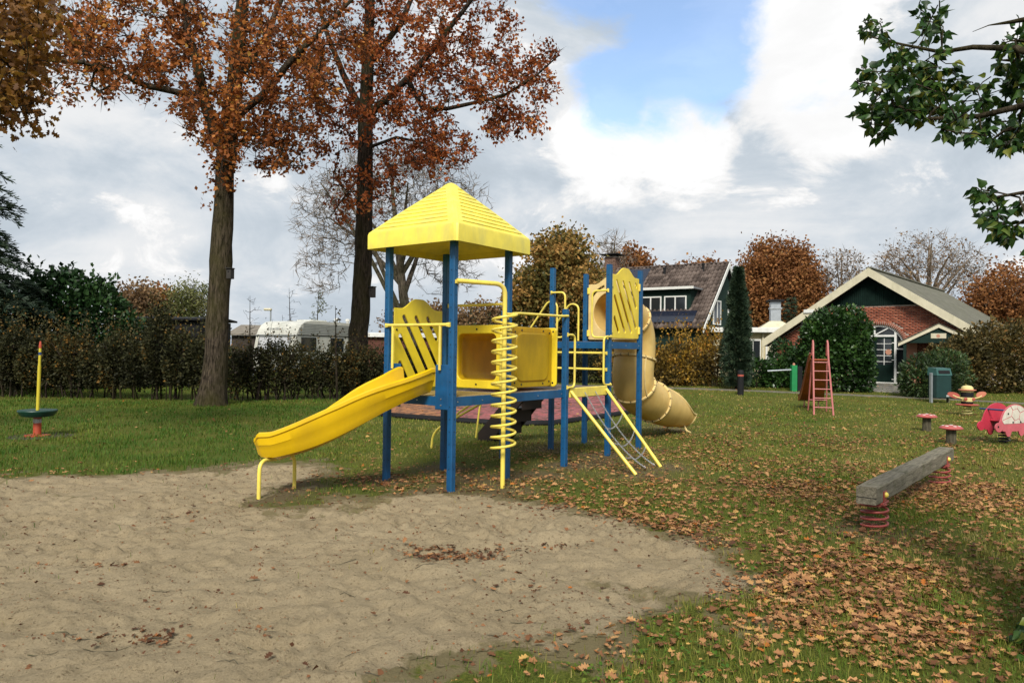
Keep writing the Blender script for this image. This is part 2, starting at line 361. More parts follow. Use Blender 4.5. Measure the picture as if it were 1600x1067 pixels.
# ------------------------------------------------------------------ ground: lawn sheet and sand patch
SAND_PX = [(-300, 756), (0, 748), (150, 745), (300, 738), (415, 727), (475, 720), (505, 730), (475, 750), (430, 768), (388, 780), (402, 796),
           (470, 797), (545, 785), (605, 772), (700, 768), (800, 776), (885, 800), (965, 812), (1075, 838), (1145, 885), (1140, 930), (1060, 950),
           (960, 968), (880, 988), (780, 1020), (700, 1050), (630, 1080), (560, 1120), (500, 1300), (-300, 1300)]
SANDP = np.array([gp(*p)[:2] for p in SAND_PX])
def inpoly(x, y, P):
    r = np.zeros(np.shape(x), bool); n = len(P)
    for i in range(n):
        (x0, y0), (x1, y1) = P[i], P[i - 1]
        c = ((y0 > y) != (y1 > y)) & (x < (x1 - x0) * (y - y0) / (y1 - y0 + 1e-12) + x0); r ^= c
    return r
CELL = .028
fx = np.arange(-8.2, 5.4, CELL); fy = np.arange(1.6, 12.0, CELL)
GX, GY = np.meshgrid(fx, fy)
W0 = inpoly(GX, GY, SANDP).astype(float)
def blur(a, k):
    c = np.cumsum(np.pad(a, ((k + 1, k), (0, 0)), 'edge'), 0); a = (c[2 * k + 1:] - c[:-2 * k - 1]) / (2 * k + 1)
    c = np.cumsum(np.pad(a, ((0, 0), (k + 1, k)), 'edge'), 1); return (c[:, 2 * k + 1:] - c[:, :-2 * k - 1]) / (2 * k + 1)
SW = blur(blur(W0, 12), 11)
def samp(A, x, y):
    i = np.clip(np.rint((np.asarray(y) - fy[0]) / CELL).astype(int), 0, len(fy) - 1); j = np.clip(np.rint((np.asarray(x) - fx[0]) / CELL).astype(int), 0, len(fx) - 1)
    r = A[i, j]; ok = (np.asarray(x) > fx[0]) & (np.asarray(x) < fx[-1]) & (np.asarray(y) > fy[0]) & (np.asarray(y) < fy[-1]); return np.where(ok, r, 0)
SN = SW + (fbm(GX * 2.2, GY * 2.2, 5) - .5) * 1.0 + (fbm(GX * 9, GY * 9, 9) - .5) * .5
rel = (fbm(GX * 1.1, GY * 1.5, 1) - .5) * .06 + (fbm(GX * 3.0, GY * 4.4, 2, 3) - .5) * .05 + (fbm(GX * 7.5, GY * 9.5, 3, 3, .65) - .5) * .075 - np.abs(fbm(GX * 5, GY * 6.5, 8, 3) - .5) * .05
dim = np.clip(fbm(GX * 3.1, GY * 3.6, 21, 2) - .62, 0, 1) * .16          # footprints and scuffed hollows
HOLES = [(705, 862, .34, .05), (775, 853, .16, .03), (875, 850, .2, .03), (225, 990, .3, .05), (280, 800, .25, .03), (810, 915, .2, .03), (170, 880, .2, .03)]
crumb = np.clip(fbm(GX * 13, GY * 15, 41, 2) - .5, 0, 1) * .08 - np.clip(vnoise(GX * 9, GY * 11, 45) - .72, 0, 1) * .06
REL = (rel - dim + crumb * (.35 + 1.1 * sstep(.4, .65, fbm(GX * .9, GY * 1.1, 43, 3)))) * sstep(.35, .9, SW)
for (hx, hy, hr, hd) in HOLES:
    c = gp(hx, hy); q = ((GX - c.x) / (hr * 1.3)) ** 2 + ((GY - c.y) / hr) ** 2; REL -= hd * np.exp(-q * 1.6) - hd * .35 * np.exp(-((q - 1.6) ** 2) * 2)
def gh(x, y): return gz(x, y) + samp(REL, x, y)
ext_x = np.concatenate([[-900, -400, -200, -100, -60, -40, -28, -20, -15, -11.5, -9.6, -8.7], fx, [5.9, 6.8, 8, 10, 13, 17, 22, 30, 45, 70, 120, 250, 500, 900]])
ext_y = np.concatenate([[-60, -25, -10, -4, -1, .5, 1.1], fy, [12.5, 13.5, 15, 17, 19.5, 22, 24, 26, 28, 30, 32, 34, 36, 40, 50, 70, 100, 160, 300, 600, 1200]])
def grid_faces(ny, nx):
    a = (np.arange(ny - 1)[:, None] * nx + np.arange(nx - 1)[None]).ravel(); return np.stack([a, a + 1, a + nx + 1, a + nx], 1)
LX, LY = np.meshgrid(ext_x, ext_y)
inner = samp(SW, LX, LY)
SANDY = SN > .46
ero = (blur(SANDY.astype(float), 4) > .999)
LZ = gz(LX, LY) + samp(REL, LX, LY) - .0005 - .10 * samp(ero, LX, LY)
wpts = [(-.668, 8.09), (-.054, 8.92), (-1.5, 8.7), (-.886, 9.53), (.77, 9.93), (1.434, 11.05), (2.06, 11.9), (.585, 11.67), (1.21, 12.52), (1.6, 9.4), (2.05, 10.0), (-2.6, 7.6), (-2.45, 8.15), (-.12, 8.3), (3.3, 6.54), (5.2, 8.8), (.3, 9.2), (-.6, 8.9), (1.3, 10.4), (3.2, 15.1), (3.7, 15.6)]
WORN = np.zeros(LX.size); 
for (wx, wy) in wpts: WORN = np.maximum(WORN, np.exp(-(((LX.ravel() - wx) / .42) ** 2 + ((LY.ravel() - wy) / .42) ** 2)))
WORN = np.clip(WORN * 1.3 * (.35 + 1.2 * fbm(LX.ravel() * 3, LY.ravel() * 3, 55, 3)), 0, .95)
lawn = np_obj('lawn', np.stack([LX.ravel(), LY.ravel(), LZ.ravel()], 1), grid_faces(len(ext_y), len(ext_x)), M['lawn'], attrs={'worn': WORN, 'sandy': sstep(.0, .46, samp(SN, LX, LY) * (samp(SW, LX, LY) > .02)).ravel()}, smooth=True, kind='structure')
V = np.stack([GX.ravel(), GY.ravel(), (REL + .0025).ravel()], 1); F = grid_faces(len(fy), len(fx))
keep = (SN.ravel()[F].mean(1) > .46); F = F[keep]
used = np.unique(F); remap = np.full(len(V), -1); remap[used] = np.arange(len(used))
sand = np_obj('sand_ground', V[used], remap[F], M['sand'], attrs={'edge': 1 - sstep(.44, .95, SN.ravel()[used])}, smooth=True, kind='structure')

# path of concrete along the far edge of the lawn, brick paving to the barn door
pl = [gp(880, 602), gp(1040, 606), gp(1160, 610), gp(1300, 616), gp(1420, 621), gp(1520, 626), gp(1640, 633)]
mb = MB(); vs = []; fs = []
seg = []
for i in range(len(pl) - 1):
    for k in range(8): seg.append(pl[i].lerp(pl[i + 1], k / 8))
seg.append(pl[-1])
for i, p in enumerate(seg):
    for (o, dz) in ((-.38, -.03), (-.38, .02), (.35, .02), (.35, -.03)): vs.append((p.x + o * .18, p.y + o, float(gz(p.x, p.y)) + dz))
for i in range(len(seg) - 1):
    for k in range(3): fs.append((i * 4 + k, i * 4 + 4 + k, i * 4 + 5 + k, i * 4 + 1 + k))
mb.add(vs, fs)
M['concrete'] = plain('old concrete path', (.16, .145, .11), .9, var=.4, scale=5, dirt=(.085, .08, .035), bump=.3, grime=.8)
mb.build('path', M['concrete'], kind='structure')
PATHC = np.array([(p.x, p.y) for p in seg])
def pathdist(x, y): return np.interp(x, PATHC[:, 0], PATHC[:, 1], left=1e3, right=1e3)
# ------------------------------------------------------------------ the play structure (own frame: x along the row of decks, y away to the left)
PHI = R(53.59)
play = thing('play_structure', 'yellow and blue playground climbing frame with pyramid roof, slides and tunnel on the lawn', 'climbing frame', (-.668, 8.09, 0), PHI, local=True)
S1, UA, UC, UD = 1.035, 2.335, 3.626, 4.68
DZ, DZ3 = 1.06, 1.75
def fillet(pts, r, n=6):
    P = [Vector(p) for p in pts]; out = [P[0]]
    for i in range(1, len(P) - 1):
        a, b, c = P[i - 1], P[i], P[i + 1]; d1 = (a - b); d2 = (c - b); rr = min(r, d1.length * .49, d2.length * .49)
        p = b + d1.normalized() * rr; q = b + d2.normalized() * rr
        for k in range(n + 1):
            t = k / n; out.append(p * (1 - t) ** 2 + b * 2 * t * (1 - t) + q * t * t)
    return out + [P[-1]]
def mesh_from_curve(outer, holes, thick, bev=.006):
    cu = bpy.data.curves.new('plate', 'CURVE'); cu.dimensions = '2D'; cu.fill_mode = 'BOTH'; cu.extrude = max(thick / 2 - bev, .001); cu.bevel_depth = bev; cu.bevel_resolution = 1
    for lp in [outer] + holes:
        s = cu.splines.new('POLY'); s.points.add(len(lp) - 1); s.use_cyclic_u = True
        for p, q in zip(s.points, lp): p.co = (q[0], q[1], 0, 1)
    o = link(bpy.data.objects.new('plate', cu)); dg = bpy.context.evaluated_depsgraph_get(); dg.update()
    me = bpy.data.meshes.new_from_object(o.evaluated_get(dg)); bpy.data.objects.remove(o); bpy.data.curves.remove(cu); return me
def plate(name, me, mtx, mat, parent):
    me.materials.clear(); me.materials.append(mat); o = link(bpy.data.objects.new(name, me)); o.parent = parent
    me.transform(mtx); OFF[o.name] = OFF[parent.name]; return o
def capsule(a, b, r, n=7):
    a = Vector(a); b = Vector(b); d = (b - a).normalized(); nrm = Vector((-d.y, d.x)); out = []
    for (c, sg) in ((b, 1), (a, -1)):
        for k in range(n + 1):
            t = math.pi * (k / n - .5); out.append(c + sg * (d * math.cos(t) * r + nrm * math.sin(t) * r))
    return [tuple(p) for p in out]
def panel_outline(W, H, bump):
    top = []
    for k in range(25):
        t = k / 24; x = W * (1 - t); e = abs(x / W - .5) * 2
        top.append((x, H + bump * float(1 - sstep(.12, .74, e))))
    return [(.02, 0), (W - .02, 0), (W, .02)] + top + [(0, .02)]
def slot_holes(W, H, ang=57, sp=.215, r=.034, mx=.10, y0=.11, y1=None):
    y1 = y1 or H - .1; d = Vector((math.cos(R(ang)), -math.sin(R(ang)))); hs = []
    for k in range(-6, 9):
        x0 = .16 + k * sp                            # where the slot's line crosses the upper edge
        ts = []
        lo, hi = -9, 9
        for (p, dd, mn, mxx) in ((x0, d.x, mx, W - mx), (y1, d.y, y0, y1)):
            a, b = (mn - p) / dd, (mxx - p) / dd; lo = max(lo, min(a, b)); hi = min(hi, max(a, b))
        if hi - lo > .0:
            a = Vector((x0, y1)) + d * (lo + .0); b = Vector((x0, y1)) + d * hi
            if (b - a).length < .03: b = a + d * .03
            hs.append(capsule(a, b, r))
    return hs
# posts
POSTS = [(0, 0, 2.86), (S1, 0, 2.86), (0, S1, 2.86), (S1, S1, 2.86), (UA, -.03, 2.16), (UA, S1, 2.16), (UC, 0, 2.92), (UD, 0, 2.92), (UC, S1, 2.92), (UD, S1, 2.92)]
PW = .0385
for (x, y, h) in POSTS:
    m = MB(); m.box((x - PW, y - PW, -.02), (x + PW, y + PW, h), .008); po = m.build('post', M['blue'], play)
    m = MB(); z = .25
    while z < h - .1:
        for (dx, dy) in ((0, -1), (-1, 0)):
            c = Vector((x + dx * (PW + .0005), y + dy * (PW + .0005), z)); ax = Vector((dy, -dx, 0)) * .008; up = Vector((0, 0, .008))
            nrm = Vector((dx, dy, 0)) * .0015
            m.add([c - ax + nrm, c - up + nrm, c + ax + nrm, c + up + nrm], [(0, 1, 2, 3)])
        z += .14
    m.build('hole_row', M['bolt'], po, kind='stuff')
    if h != 2.86:
        m = MB(); m.box((x - PW + .002, y - PW + .002, h), (x + PW - .002, y + PW - .002, h + .014), .006); m.build('post_cap', M['blue'], po)
# decks and beams
def deck(u0, u1, z, mat, name='deck'):
    m = MB(); m.box((u0 + PW + .004, PW + .004, z - .035), (u1 - PW - .004, S1 - PW - .004, z), .006); d = m.build(name, mat, play); return d
deck(0, S1, DZ, M['mesh']); deck(S1, UA, DZ, M['deckm']); deck(UA, UC, DZ, M['deckm']); deck(UC, UD, DZ3, M['deckm'])
def beam(a, b, z0, z1, t=.022):
    m = MB(); a = Vector((*a, 0)); b = Vector((*b, 0)); d = (b - a).normalized(); n = Vector((-d.y, d.x, 0)) * t; a = a + d * (PW + .002); b = b - d * (PW + .002)
    vs = [a - n + Vector((0, 0, z0)), b - n + Vector((0, 0, z0)), b + n + Vector((0, 0, z0)), a + n + Vector((0, 0, z0))]; vs += [v + Vector((0, 0, z1 - z0)) for v in vs]
    m.add(vs, [(3, 2, 1, 0), (4, 5, 6, 7), (0, 1, 5, 4), (1, 2, 6, 5), (2, 3, 7, 6), (3, 0, 4, 7)])
    bo = m.build('beam', M['blue'], play)
    k = MB(); mid = (a + b) / 2
    for sgn in (1, -1):
        for p in (a + d * .03, mid, b - d * .03):
            c = p + n * 1.0 * sgn + Vector((0, 0, (z0 + z1) / 2)); nn = n.normalized() * sgn; k.tube([c, c + nn * .006], .008, 8)
    k.build('bolt_row', M['steel'], bo, kind='stuff')
for z, us in ((DZ, [(0, S1), (S1, UA), (UA, UC)]), (DZ3, [(UC, UD)])):
    for (a, b) in us:
        beam((a, 0), (b, 0), z - .11, z - .005); beam((a, S1), (b, S1), z - .11, z - .005)
for u, z in ((0, DZ), (S1, DZ), (UA, DZ), (UC, DZ), (UC, DZ3), (UD, DZ3)): beam((u, 0), (u, S1), z - .11, z - .005)
# slide mounting plates on the open face
for (v0, v1) in ((PW + .003, .235), (.795, S1 - PW - .003)):
    m = MB(); m.box((-.03, v0, DZ - .15), (-.012, v1, DZ + .36), .006); p = m.build('slide_plate', M['blue'], play)
    k = MB()
    for z in (DZ - .1, DZ - .03): k.tube([(-.03, (v0 + v1) / 2, z), (-.037, (v0 + v1) / 2, z)], .009, 8)
    k.build('bolt_row', M['steel'], p, kind='stuff')

# pyramid roof
def build_roof():
    m = MB(); c = S1 / 2; a = S1 / 2 + .205; z0, z1, z2 = 2.79, 2.985, 3.67
    rows = [(0.0, z0, 0), (0.0, z0 + .01, 0), (0.0, z1 - .03, 0), (.012, z1, 0)]
    NR = 10
    for k in range(NR):
        for f, o in ((0, 0), (.12, 1), (.8, .35), (.98, 0)):
            t = .07 + (k + f) / NR * .82; rows.append((t, z1 + (z2 - z1) * (t - .012) / .988, o))
    rows += [(.91, z1 + (z2 - z1) * .915, 0), (.955, z1 + (z2 - z1) * .95, 0), (.985, z1 + (z2 - z1) * .963, 0), (1.0, z1 + (z2 - z1) * .966, 0)]
    for f in range(4):
        A = Matrix.Rotation(f * math.pi / 2, 3, 'Z'); vs = []; NC = 11
        for (t, z, o) in rows:
            hw = a * (1 - t) + 1e-4; bulge = .03 * math.sin(math.pi * min(1, t)); hb = min(.95, .085 / hw); sh = 1 - hb
            cols = [-1, -1 + hb * .45, -sh - .02 * hb, -sh + .04, -sh * .5, 0, sh * .5, sh - .04, sh + .02 * hb, 1 - hb * .45, 1]
            for i, s in enumerate(cols):
                w = o * .011 if 3 <= i <= 7 else 0
                cut = .022 * (1 - min(1, t * .8)) if i in (0, 10) else 0
                x = s * (hw + bulge * (.4)); y = -(hw + bulge * .4) - w
                if cut: x *= 1 - cut / max(hw, .05); y += cut
                p = A @ Vector((x, y, 0)); vs.append((c + p.x, c + p.y, z + w * .4 + (.0 if i not in (0, 10) else -.004 * (t > .02))))
        fs = []
        for r in range(len(rows) - 1):
            for i in range(NC - 1): q = r * NC + i; fs.append((q, q + 1, q + NC + 1, q + NC))
        m.add(vs, fs)
        ins = a - .03; q = [(-a * .978, -a * .978 , z0), (a * .978, -a * .978, z0), (ins, -ins, z0 + .002), (-ins, -ins, z0 + .002), (ins, -ins, z0 + .07), (-ins, -ins, z0 + .07), (0, 0, z0 + .36)]
        q = [A @ Vector(p) for p in q]; m.add([(c + p.x, c + p.y, p.z) for p in q], [(3, 2, 1, 0), (5, 4, 2, 3), (6, 4, 5)])
    return m.build('roof', M['roofy'], play, smooth=28)
build_roof()

# curved open slide
def build_slide():
    s_end = 1.80; st = .16; RAD = 1.178; TH = R(73.6); arc = RAD * TH; N = 60
    H0 = .30
    def frame(s):
        if s <= st: return Vector((-s - .02, .515, 0)), Vector((-1, 0, 0))
        if s <= st + arc:
            a = (s - st) / RAD; c = Vector((-st - .02, .515 + RAD, 0)); return c + Vector((-math.sin(a), -math.cos(a), 0)) * RAD, Vector((-math.cos(a), math.sin(a), 0))
        p, h = frame(st + arc); return p + h * (s - st - arc), h
    def bed(s):
        t = float(np.clip((s - .06) / (1.58 - .06), 0, 1)); e = t + .055 * math.sin(2 * math.pi * t) * -1
        return 1.10 + (.425 - 1.10) * e - .02 * max(0, (s - 1.58)) / .4
    rings = []
    for i in range(N + 1):
        s = s_end * i / N; p, h = frame(s); lat = Vector((-h.y, h.x, 0)); zb = bed(s)
        H = .27 + .07 * float(sstep(.3, .9, s)) - .08 * float(sstep(1.05, 1.7, s)); e = float(sstep(1.71, s_end, s)); H *= 1 - .22 * e; wf = 1 - .16 * e; up = .03 * e * e
        sec = [(-.285, H), (-.288, H - .035), (-.272, H - .05), (-.262, H * .52), (-.252, H * .48), (-.238, .075), (-.20, .0), (-.10, -.03), (.10, -.03), (.20, .0), (.238, .075), (.252, H * .48), (.262, H * .52), (.272, H - .05), (.288, H - .035), (.285, H),
               (.262, H + .012), (.24, H - .004), (.215, .10), (.17, .042), (.0, .028), (-.17, .042), (-.215, .10), (-.24, H - .004), (-.262, H + .012)]
        rings.append([p + lat * (a * wf) + Vector((0, 0, zb + b + (up if b < .12 else 0))) for a, b in sec])
    m = MB(); n = len(rings[0]); vs = [q for r in rings for q in r]; fs = []
    for i in range(N):
        for k in range(n): q = (k + 1) % n; fs.append((i * n + k, (i + 1) * n + k, (i + 1) * n + q, i * n + q))
    for i, fl in ((0, False), (N, True)):
        # cap as strips between the outer and the inner skin
        o = list(range(0, 16)); inn = [24, 24, 24, 23, 23, 22, 21, 20, 20, 19, 18, 18, 17, 17, 16, 16]
        for k in range(15):
            q = [i * n + o[k], i * n + o[k + 1], i * n + inn[k + 1], i * n + inn[k]]; q = [x for j, x in enumerate(q) if x not in q[:j]]
            if len(q) > 2: fs.append(tuple(q if fl else q[::-1]))
    m.add(vs, fs); sl = m.build('slide', M['slide'], play, smooth=35)
    p, h = frame(1.674); lat = Vector((-h.y, h.x, 0)); zb = bed(1.674) - .03
    for sg in (-1, 1):
        k = MB(); a = p + lat * (sg * .30) + Vector((0, 0, -.03)); b = p + lat * (sg * .295) + Vector((0, 0, zb + .012)); c = p + lat * (sg * .03) + Vector((0, 0, zb - .012))
        k.tube(fillet([a, b, c], .13, 8), .021, 10); k.build('slide_leg', M['rail'], sl, smooth=True)
build_slide()

# slatted panels
RX = Matrix.Rotation(math.pi / 2, 4, 'X')
me = mesh_from_curve(panel_outline(.86, .98, .13), slot_holes(.86, .98), .02)
pn = plate('slotted_panel', me, Matrix.Translation((.088, S1 - .005, DZ + .05)) @ RX, M['panel'], play)
k = MB()
for (x, z) in ((.12, .12), (.12, .72), (.92, .12), (.92, .72)): k.tube([(x, S1 - .015, DZ + .05 + z), (x, S1 - .024, DZ + .05 + z)], .013, 8)
k.build('bolt_row', M['bolt'], pn, kind='stuff')
W3 = UD - UC - .13
me = mesh_from_curve(panel_outline(W3, .98, .13), slot_holes(W3, .98, r=.036), .022)
pn = plate('slotted_panel', me, Matrix.Translation((UC + .065, 0.0, DZ3 + .06)) @ RX, M['yellow'], play)
for x0 in (UC + PW + .001, UD - PW - .045):
    for z in (.07, .78):
        k = MB(); k.box((x0, -.032, DZ3 + .06 + z), (x0 + .044, .028, DZ3 + .06 + z + .12), .008); k.build('bracket', M['rail'], pn)
# tube slide entrance panel on the far face
circ = [(S1 / 2 - .065 + .36 * math.cos(a), .46 + .36 * math.sin(a)) for a in [2 * math.pi * q / 36 for q in range(36)]]
Wp = S1 - .13
arcs = []
for (c0, c1) in ((108, 150), (30, 72)):
    o = [(Wp / 2 + .45 * math.cos(R(a)), .46 + .45 * math.sin(R(a))) for a in np.linspace(c0, c1, 8)]; i = [(Wp / 2 + .49 * math.cos(R(a)), .47 + .49 * math.sin(R(a))) for a in np.linspace(c1, c0, 8)]
    arcs.append(o + i)
circ = [(Wp / 2 + .36 * math.cos(a), .46 + .36 * math.sin(a)) for a in [2 * math.pi * q / 36 for q in range(36)]]
me = mesh_from_curve(panel_outline(Wp, .94, .13), [circ] + arcs, .026)
pn = plate('tube_entry_panel', me, Matrix.Translation((UD, .065, DZ3 + .05)) @ Matrix.Rotation(math.pi / 2, 4, 'Z') @ RX, M['creamring'], play)
for v0 in (PW + .001, S1 - PW - .05):
    for z in (.05, .78):
        k = MB(); k.box((UD - .03, v0, DZ3 + .05 + z), (UD + .024, v0 + .05, DZ3 + .05 + z + .11), .008); k.build('bracket', M['rail'], pn)

# tube slide: out of the entry panel, straight down, then away to the exit
def build_tube():
    zc = DZ3 + .05 + .46; v = S1 / 2
    key = [(UD - .01, zc), (UD + .28, zc - .01), (UD + .60, zc - .10), (UD + .82, zc - .36), (UD + .86, zc - .68), (UD + .80, zc - 1.0), (UD + .84, zc - 1.27), (UD + 1.10, zc - 1.46), (UD + 1.50, zc - 1.57), (UD + 2.0, zc - 1.70), (UD + 2.5, zc - 1.80), (UD + 2.95, zc - 1.84)]
    P = []
    K = [key[0]] + key + [key[-1]]
    for i in range(1, len(K) - 2):
        p0, p1, p2, p3 = [Vector(K[j]) for j in (i - 1, i, i + 1, i + 2)]
        for s in range(6):
            t = s / 6; P.append(.5 * ((2 * p1) + (p2 - p0) * t + (2 * p0 - 5 * p1 + 4 * p2 - p3) * t * t + (3 * p1 - p0 - 3 * p2 + p3) * t ** 3))
    P.append(Vector(key[-1])); n = len(P); NS = 40; RT = .365; rings = []; L = [0]
    for i in range(1, n): L.append(L[-1] + (P[i] - P[i - 1]).length)
    Ltot = L[-1]
    vs = []; fs = []; frames = []
    for i in range(n):
        t = (P[min(i + 1, n - 1)] - P[max(i - 1, 0)]).normalized(); T = Vector((t.x, 0, t.y)); up = Vector((-t.y, 0, t.x)); lat = Vector((0, 1, 0))
        op = float(sstep(Ltot - 1.15, Ltot, L[i])) ; half = math.pi * (1 - .56 * op)      # the exit opens to a scoop
        frames.append((Vector((P[i].x, v, P[i].y)), T, up, lat))
        for k in range(NS + 1):
            a = -half + 2 * half * k / NS                # 0 is the bottom of the tube
            rr = RT * (1 - .10 * op)
            vs.append(Vector((P[i].x, v, P[i].y)) + (up * -math.cos(a) + lat * math.sin(a)) * rr)
    inner = len(vs)
    for i in range(n):
        op = float(sstep(Ltot - 1.15, Ltot, L[i])); c, T, up, lat = frames[i]; half = math.pi * (1 - .56 * op)
        for k in range(NS + 1):
            a = -half + 2 * half * k / NS; vs.append(c + (up * -math.cos(a) + lat * math.sin(a)) * (RT * (1 - .10 * op) - .014))
    for i in range(n - 1):
        for k in range(NS):
            q = i * (NS + 1) + k; fs.append((q, q + NS + 1, q + NS + 2, q + 1)); q += inner; fs.append((q, q + 1, q + NS + 2, q + NS + 1))
        for k in (0, NS):
            q = i * (NS + 1) + k; fs.append((q, inner + q, inner + q + NS + 1, q + NS + 1) if k == 0 else (q, q + NS + 1, inner + q + NS + 1, inner + q))
    for i in (0, n - 1):
        for k in range(NS): q = i * (NS + 1) + k; fs.append((q, q + 1, inner + q + 1, inner + q))
    m = MB(); m.add(vs, fs); tb = m.build('tube_slide', M['cream'], play, smooth=40)
    # rolled rim round the exit scoop
    i0 = next(i for i in range(n) if L[i] > Ltot - 1.15)
    rim = [vs[i * (NS + 1)] for i in range(i0, n)] + [vs[(n - 1) * (NS + 1) + k] for k in range(1, NS)] + [vs[i * (NS + 1) + NS] for i in range(n - 1, i0 - 1, -1)]
    k = MB(); k.tube(rim, .02, 8); k.build('rolled_rim', M['creamring'], tb, smooth=True)
    for f in (.17, .335, .475, .655):
        i = min(range(n), key=lambda j: abs(L[j] / Ltot - f)); c, T, up, lat = frames[i]
        rot = Matrix((lat, up, T)).transposed().to_4x4(); rot.translation = c
        k = MB(); prof = [(RT + .001, -.016), (RT + .032, -.016), (RT + .034, -.002), (RT + .034, .002), (RT + .032, .016), (RT + .001, .016)]
        vsr = []; fsr = []; NN = 48
        for (r, z) in prof:
            for q in range(NN): a = 2 * math.pi * q / NN; vsr.append(rot @ Vector((r * math.cos(a), r * math.sin(a), z)))
        for j in range(len(prof) - 1):
            for q in range(NN): e = (q + 1) % NN; fsr.append((j * NN + q, j * NN + e, (j + 1) * NN + e, (j + 1) * NN + q))
        k.add(vsr, fsr); fl = k.build('flange_ring', M['creamring'], tb, smooth=30)
        k = MB()
        for q in range(16):
            a = 2 * math.pi * (q + .5) / 16; p = rot @ Vector(((RT + .017) * math.cos(a), (RT + .017) * math.sin(a), 0)); k.tube([p - T * .024, p + T * .024], .011, 7)
            p2 = rot @ Vector(((RT + .018) * math.cos(a), (RT + .018) * math.sin(a), 0)); o = (p2 - c).normalized(); k.tube([p2, p2 + o * .022], .009, 6)
        fl2 = k.build('bolt_row', M['bolt'], tb, kind='stuff')
    # foot under the exit
    i = min(range(n), key=lambda j: abs(L[j] - (Ltot - .22))); c, T, up, lat = frames[i]; b = c - up * RT * .9
    k = MB()
    k.tube(fillet([b + lat * -.16 + Vector((0, 0, .03)), b + lat * -.22 + Vector((-.02, 0, -.06)), Vector((b.x + .1, b.y - .25, .0))], .03, 3), .022, 8)
    k.build('exit_foot', M['creamring'], tb, smooth=True); k = MB()
    k.tube(fillet([b + lat * .16 + Vector((0, 0, .03)), b + lat * .22 + Vector((-.02, 0, -.06)), Vector((b.x + .1, b.y + .25, .0))], .03, 3), .022, 8)
    k.build('exit_foot', M['creamring'], tb, smooth=True)
    # upright seam on the lower drop
    k = MB(); a = frames[min(range(n), key=lambda j: abs(L[j] / Ltot - .34))][0]; b2 = frames[min(range(n), key=lambda j: abs(L[j] / Ltot - .47))][0]
    pts = []
    for f in np.linspace(.335, .475, 6):
        c, T, up, lat = frames[min(range(n), key=lambda j: abs(L[j] / Ltot - f))]; pts.append(c + (-lat * .86 - up * .51) * (RT + .008))
    k.tube(pts, .016, 6); k.build('seam_rib', M['creamring'], tb, smooth=True)
build_tube()

# crawl tunnel between the roofed deck and the next
def rsq(w, h, r, n=7):
    out = []
    for (cx, cy, a0) in ((w / 2 - r, h / 2 - r, 0), (-w / 2 + r, h / 2 - r, 90), (-w / 2 + r, -h / 2 + r, 180), (w / 2 - r, -h / 2 + r, 270)):
        for k in range(n + 1): a = R(a0 + 90 * k / n); out.append((cx + r * math.cos(a), cy + r * math.sin(a)))
    return out
def build_tunnel():
    zc = DZ + .445; vc = .515; m = MB(); n = len(rsq(1, 1, .1)); st = [(S1 + .045, .66, .62, .09), (S1 + .10, .645, .60, .10), (S1 + .14, .68, .66, .13), (S1 + .30, .735, .72, .15), (UA - .42, .735, .72, .15), (UA - .22, .70, .68, .13), (UA - .14, .66, .63, .11), (UA - .05, .66, .62, .09)]
    vs = []; fs = []
    for (u, w, h, r) in st: vs += [(u, vc + a, zc + b) for a, b in rsq(w, h, r)]
    for (u, w, h, r) in st: vs += [(u, vc + a, zc + b) for a, b in rsq(w - .03, h - .03, r - .012)]
    q0 = len(st) * n
    for i in range(len(st) - 1):
        for k in range(n): e = (k + 1) % n; fs.append((i * n + k, i * n + e, (i + 1) * n + e, (i + 1) * n + k)); fs.append((q0 + i * n + k, q0 + (i + 1) * n + k, q0 + (i + 1) * n + e, q0 + i * n + e))
    for i in (0, len(st) - 1):
        for k in range(n): e = (k + 1) % n; fs.append((i * n + k, i * n + e, q0 + i * n + e, q0 + i * n + k))
    m.add(vs, fs); t = m.build('crawl_tunnel', M['tunnel'], play, smooth=40)
    for u in (S1 + .035, UA - .06):
        me = mesh_from_curve([(a, b) for a, b in rsq(.88, .80, .045)], [[(a, b) for a, b in rsq(.655, .615, .085)][::-1]], .03, .008)
        pl = plate('tunnel_flange', me, Matrix.Translation((u, vc, zc)) @ Matrix.Rotation(math.pi / 2, 4, 'Z') @ RX, M['yellow'], t)
        k = MB()
        for a in (-.39, .0, .39):
            for b in (-.355, .355): k.tube([(u - .021, vc + a, zc + b), (u + .021, vc + a, zc + b)], .013, 8)
        k.build('bolt_row', M['bolt'], t, kind='stuff')
    # raised side skin with bolts, facing the lawn
    me = mesh_from_curve([(a, b) for a, b in rsq(.92, .78, .07)], [[(a, b) for a, b in rsq(.74, .62, .12)][::-1]], .024, .008)
    plate('side_frame', me, Matrix.Translation((S1 + .72, .135, zc)) @ RX, M['tunnel'], t)
    me = mesh_from_curve([(a, b) for a, b in rsq(.73, .61, .12)], [], .05, .022)
    plate('side_skin', me, Matrix.Translation((S1 + .72, .135, zc)) @ RX, M['tunnel'], t)
    k = MB()
    for a in (-.40, .40):
        for b in (-.33, .33): k.tube([(S1 + .72 + a, .123, zc + b), (S1 + .72 + a, .115, zc + b)], .012, 8)
    for a in (-.25, .25):
        for b in (-.355, .355): k.tube([(S1 + .72 + a, .123, zc + b), (S1 + .72 + a, .115, zc + b)], .012, 8)
    k.build('bolt_row', M['bolt'], t, kind='stuff')
build_tunnel()

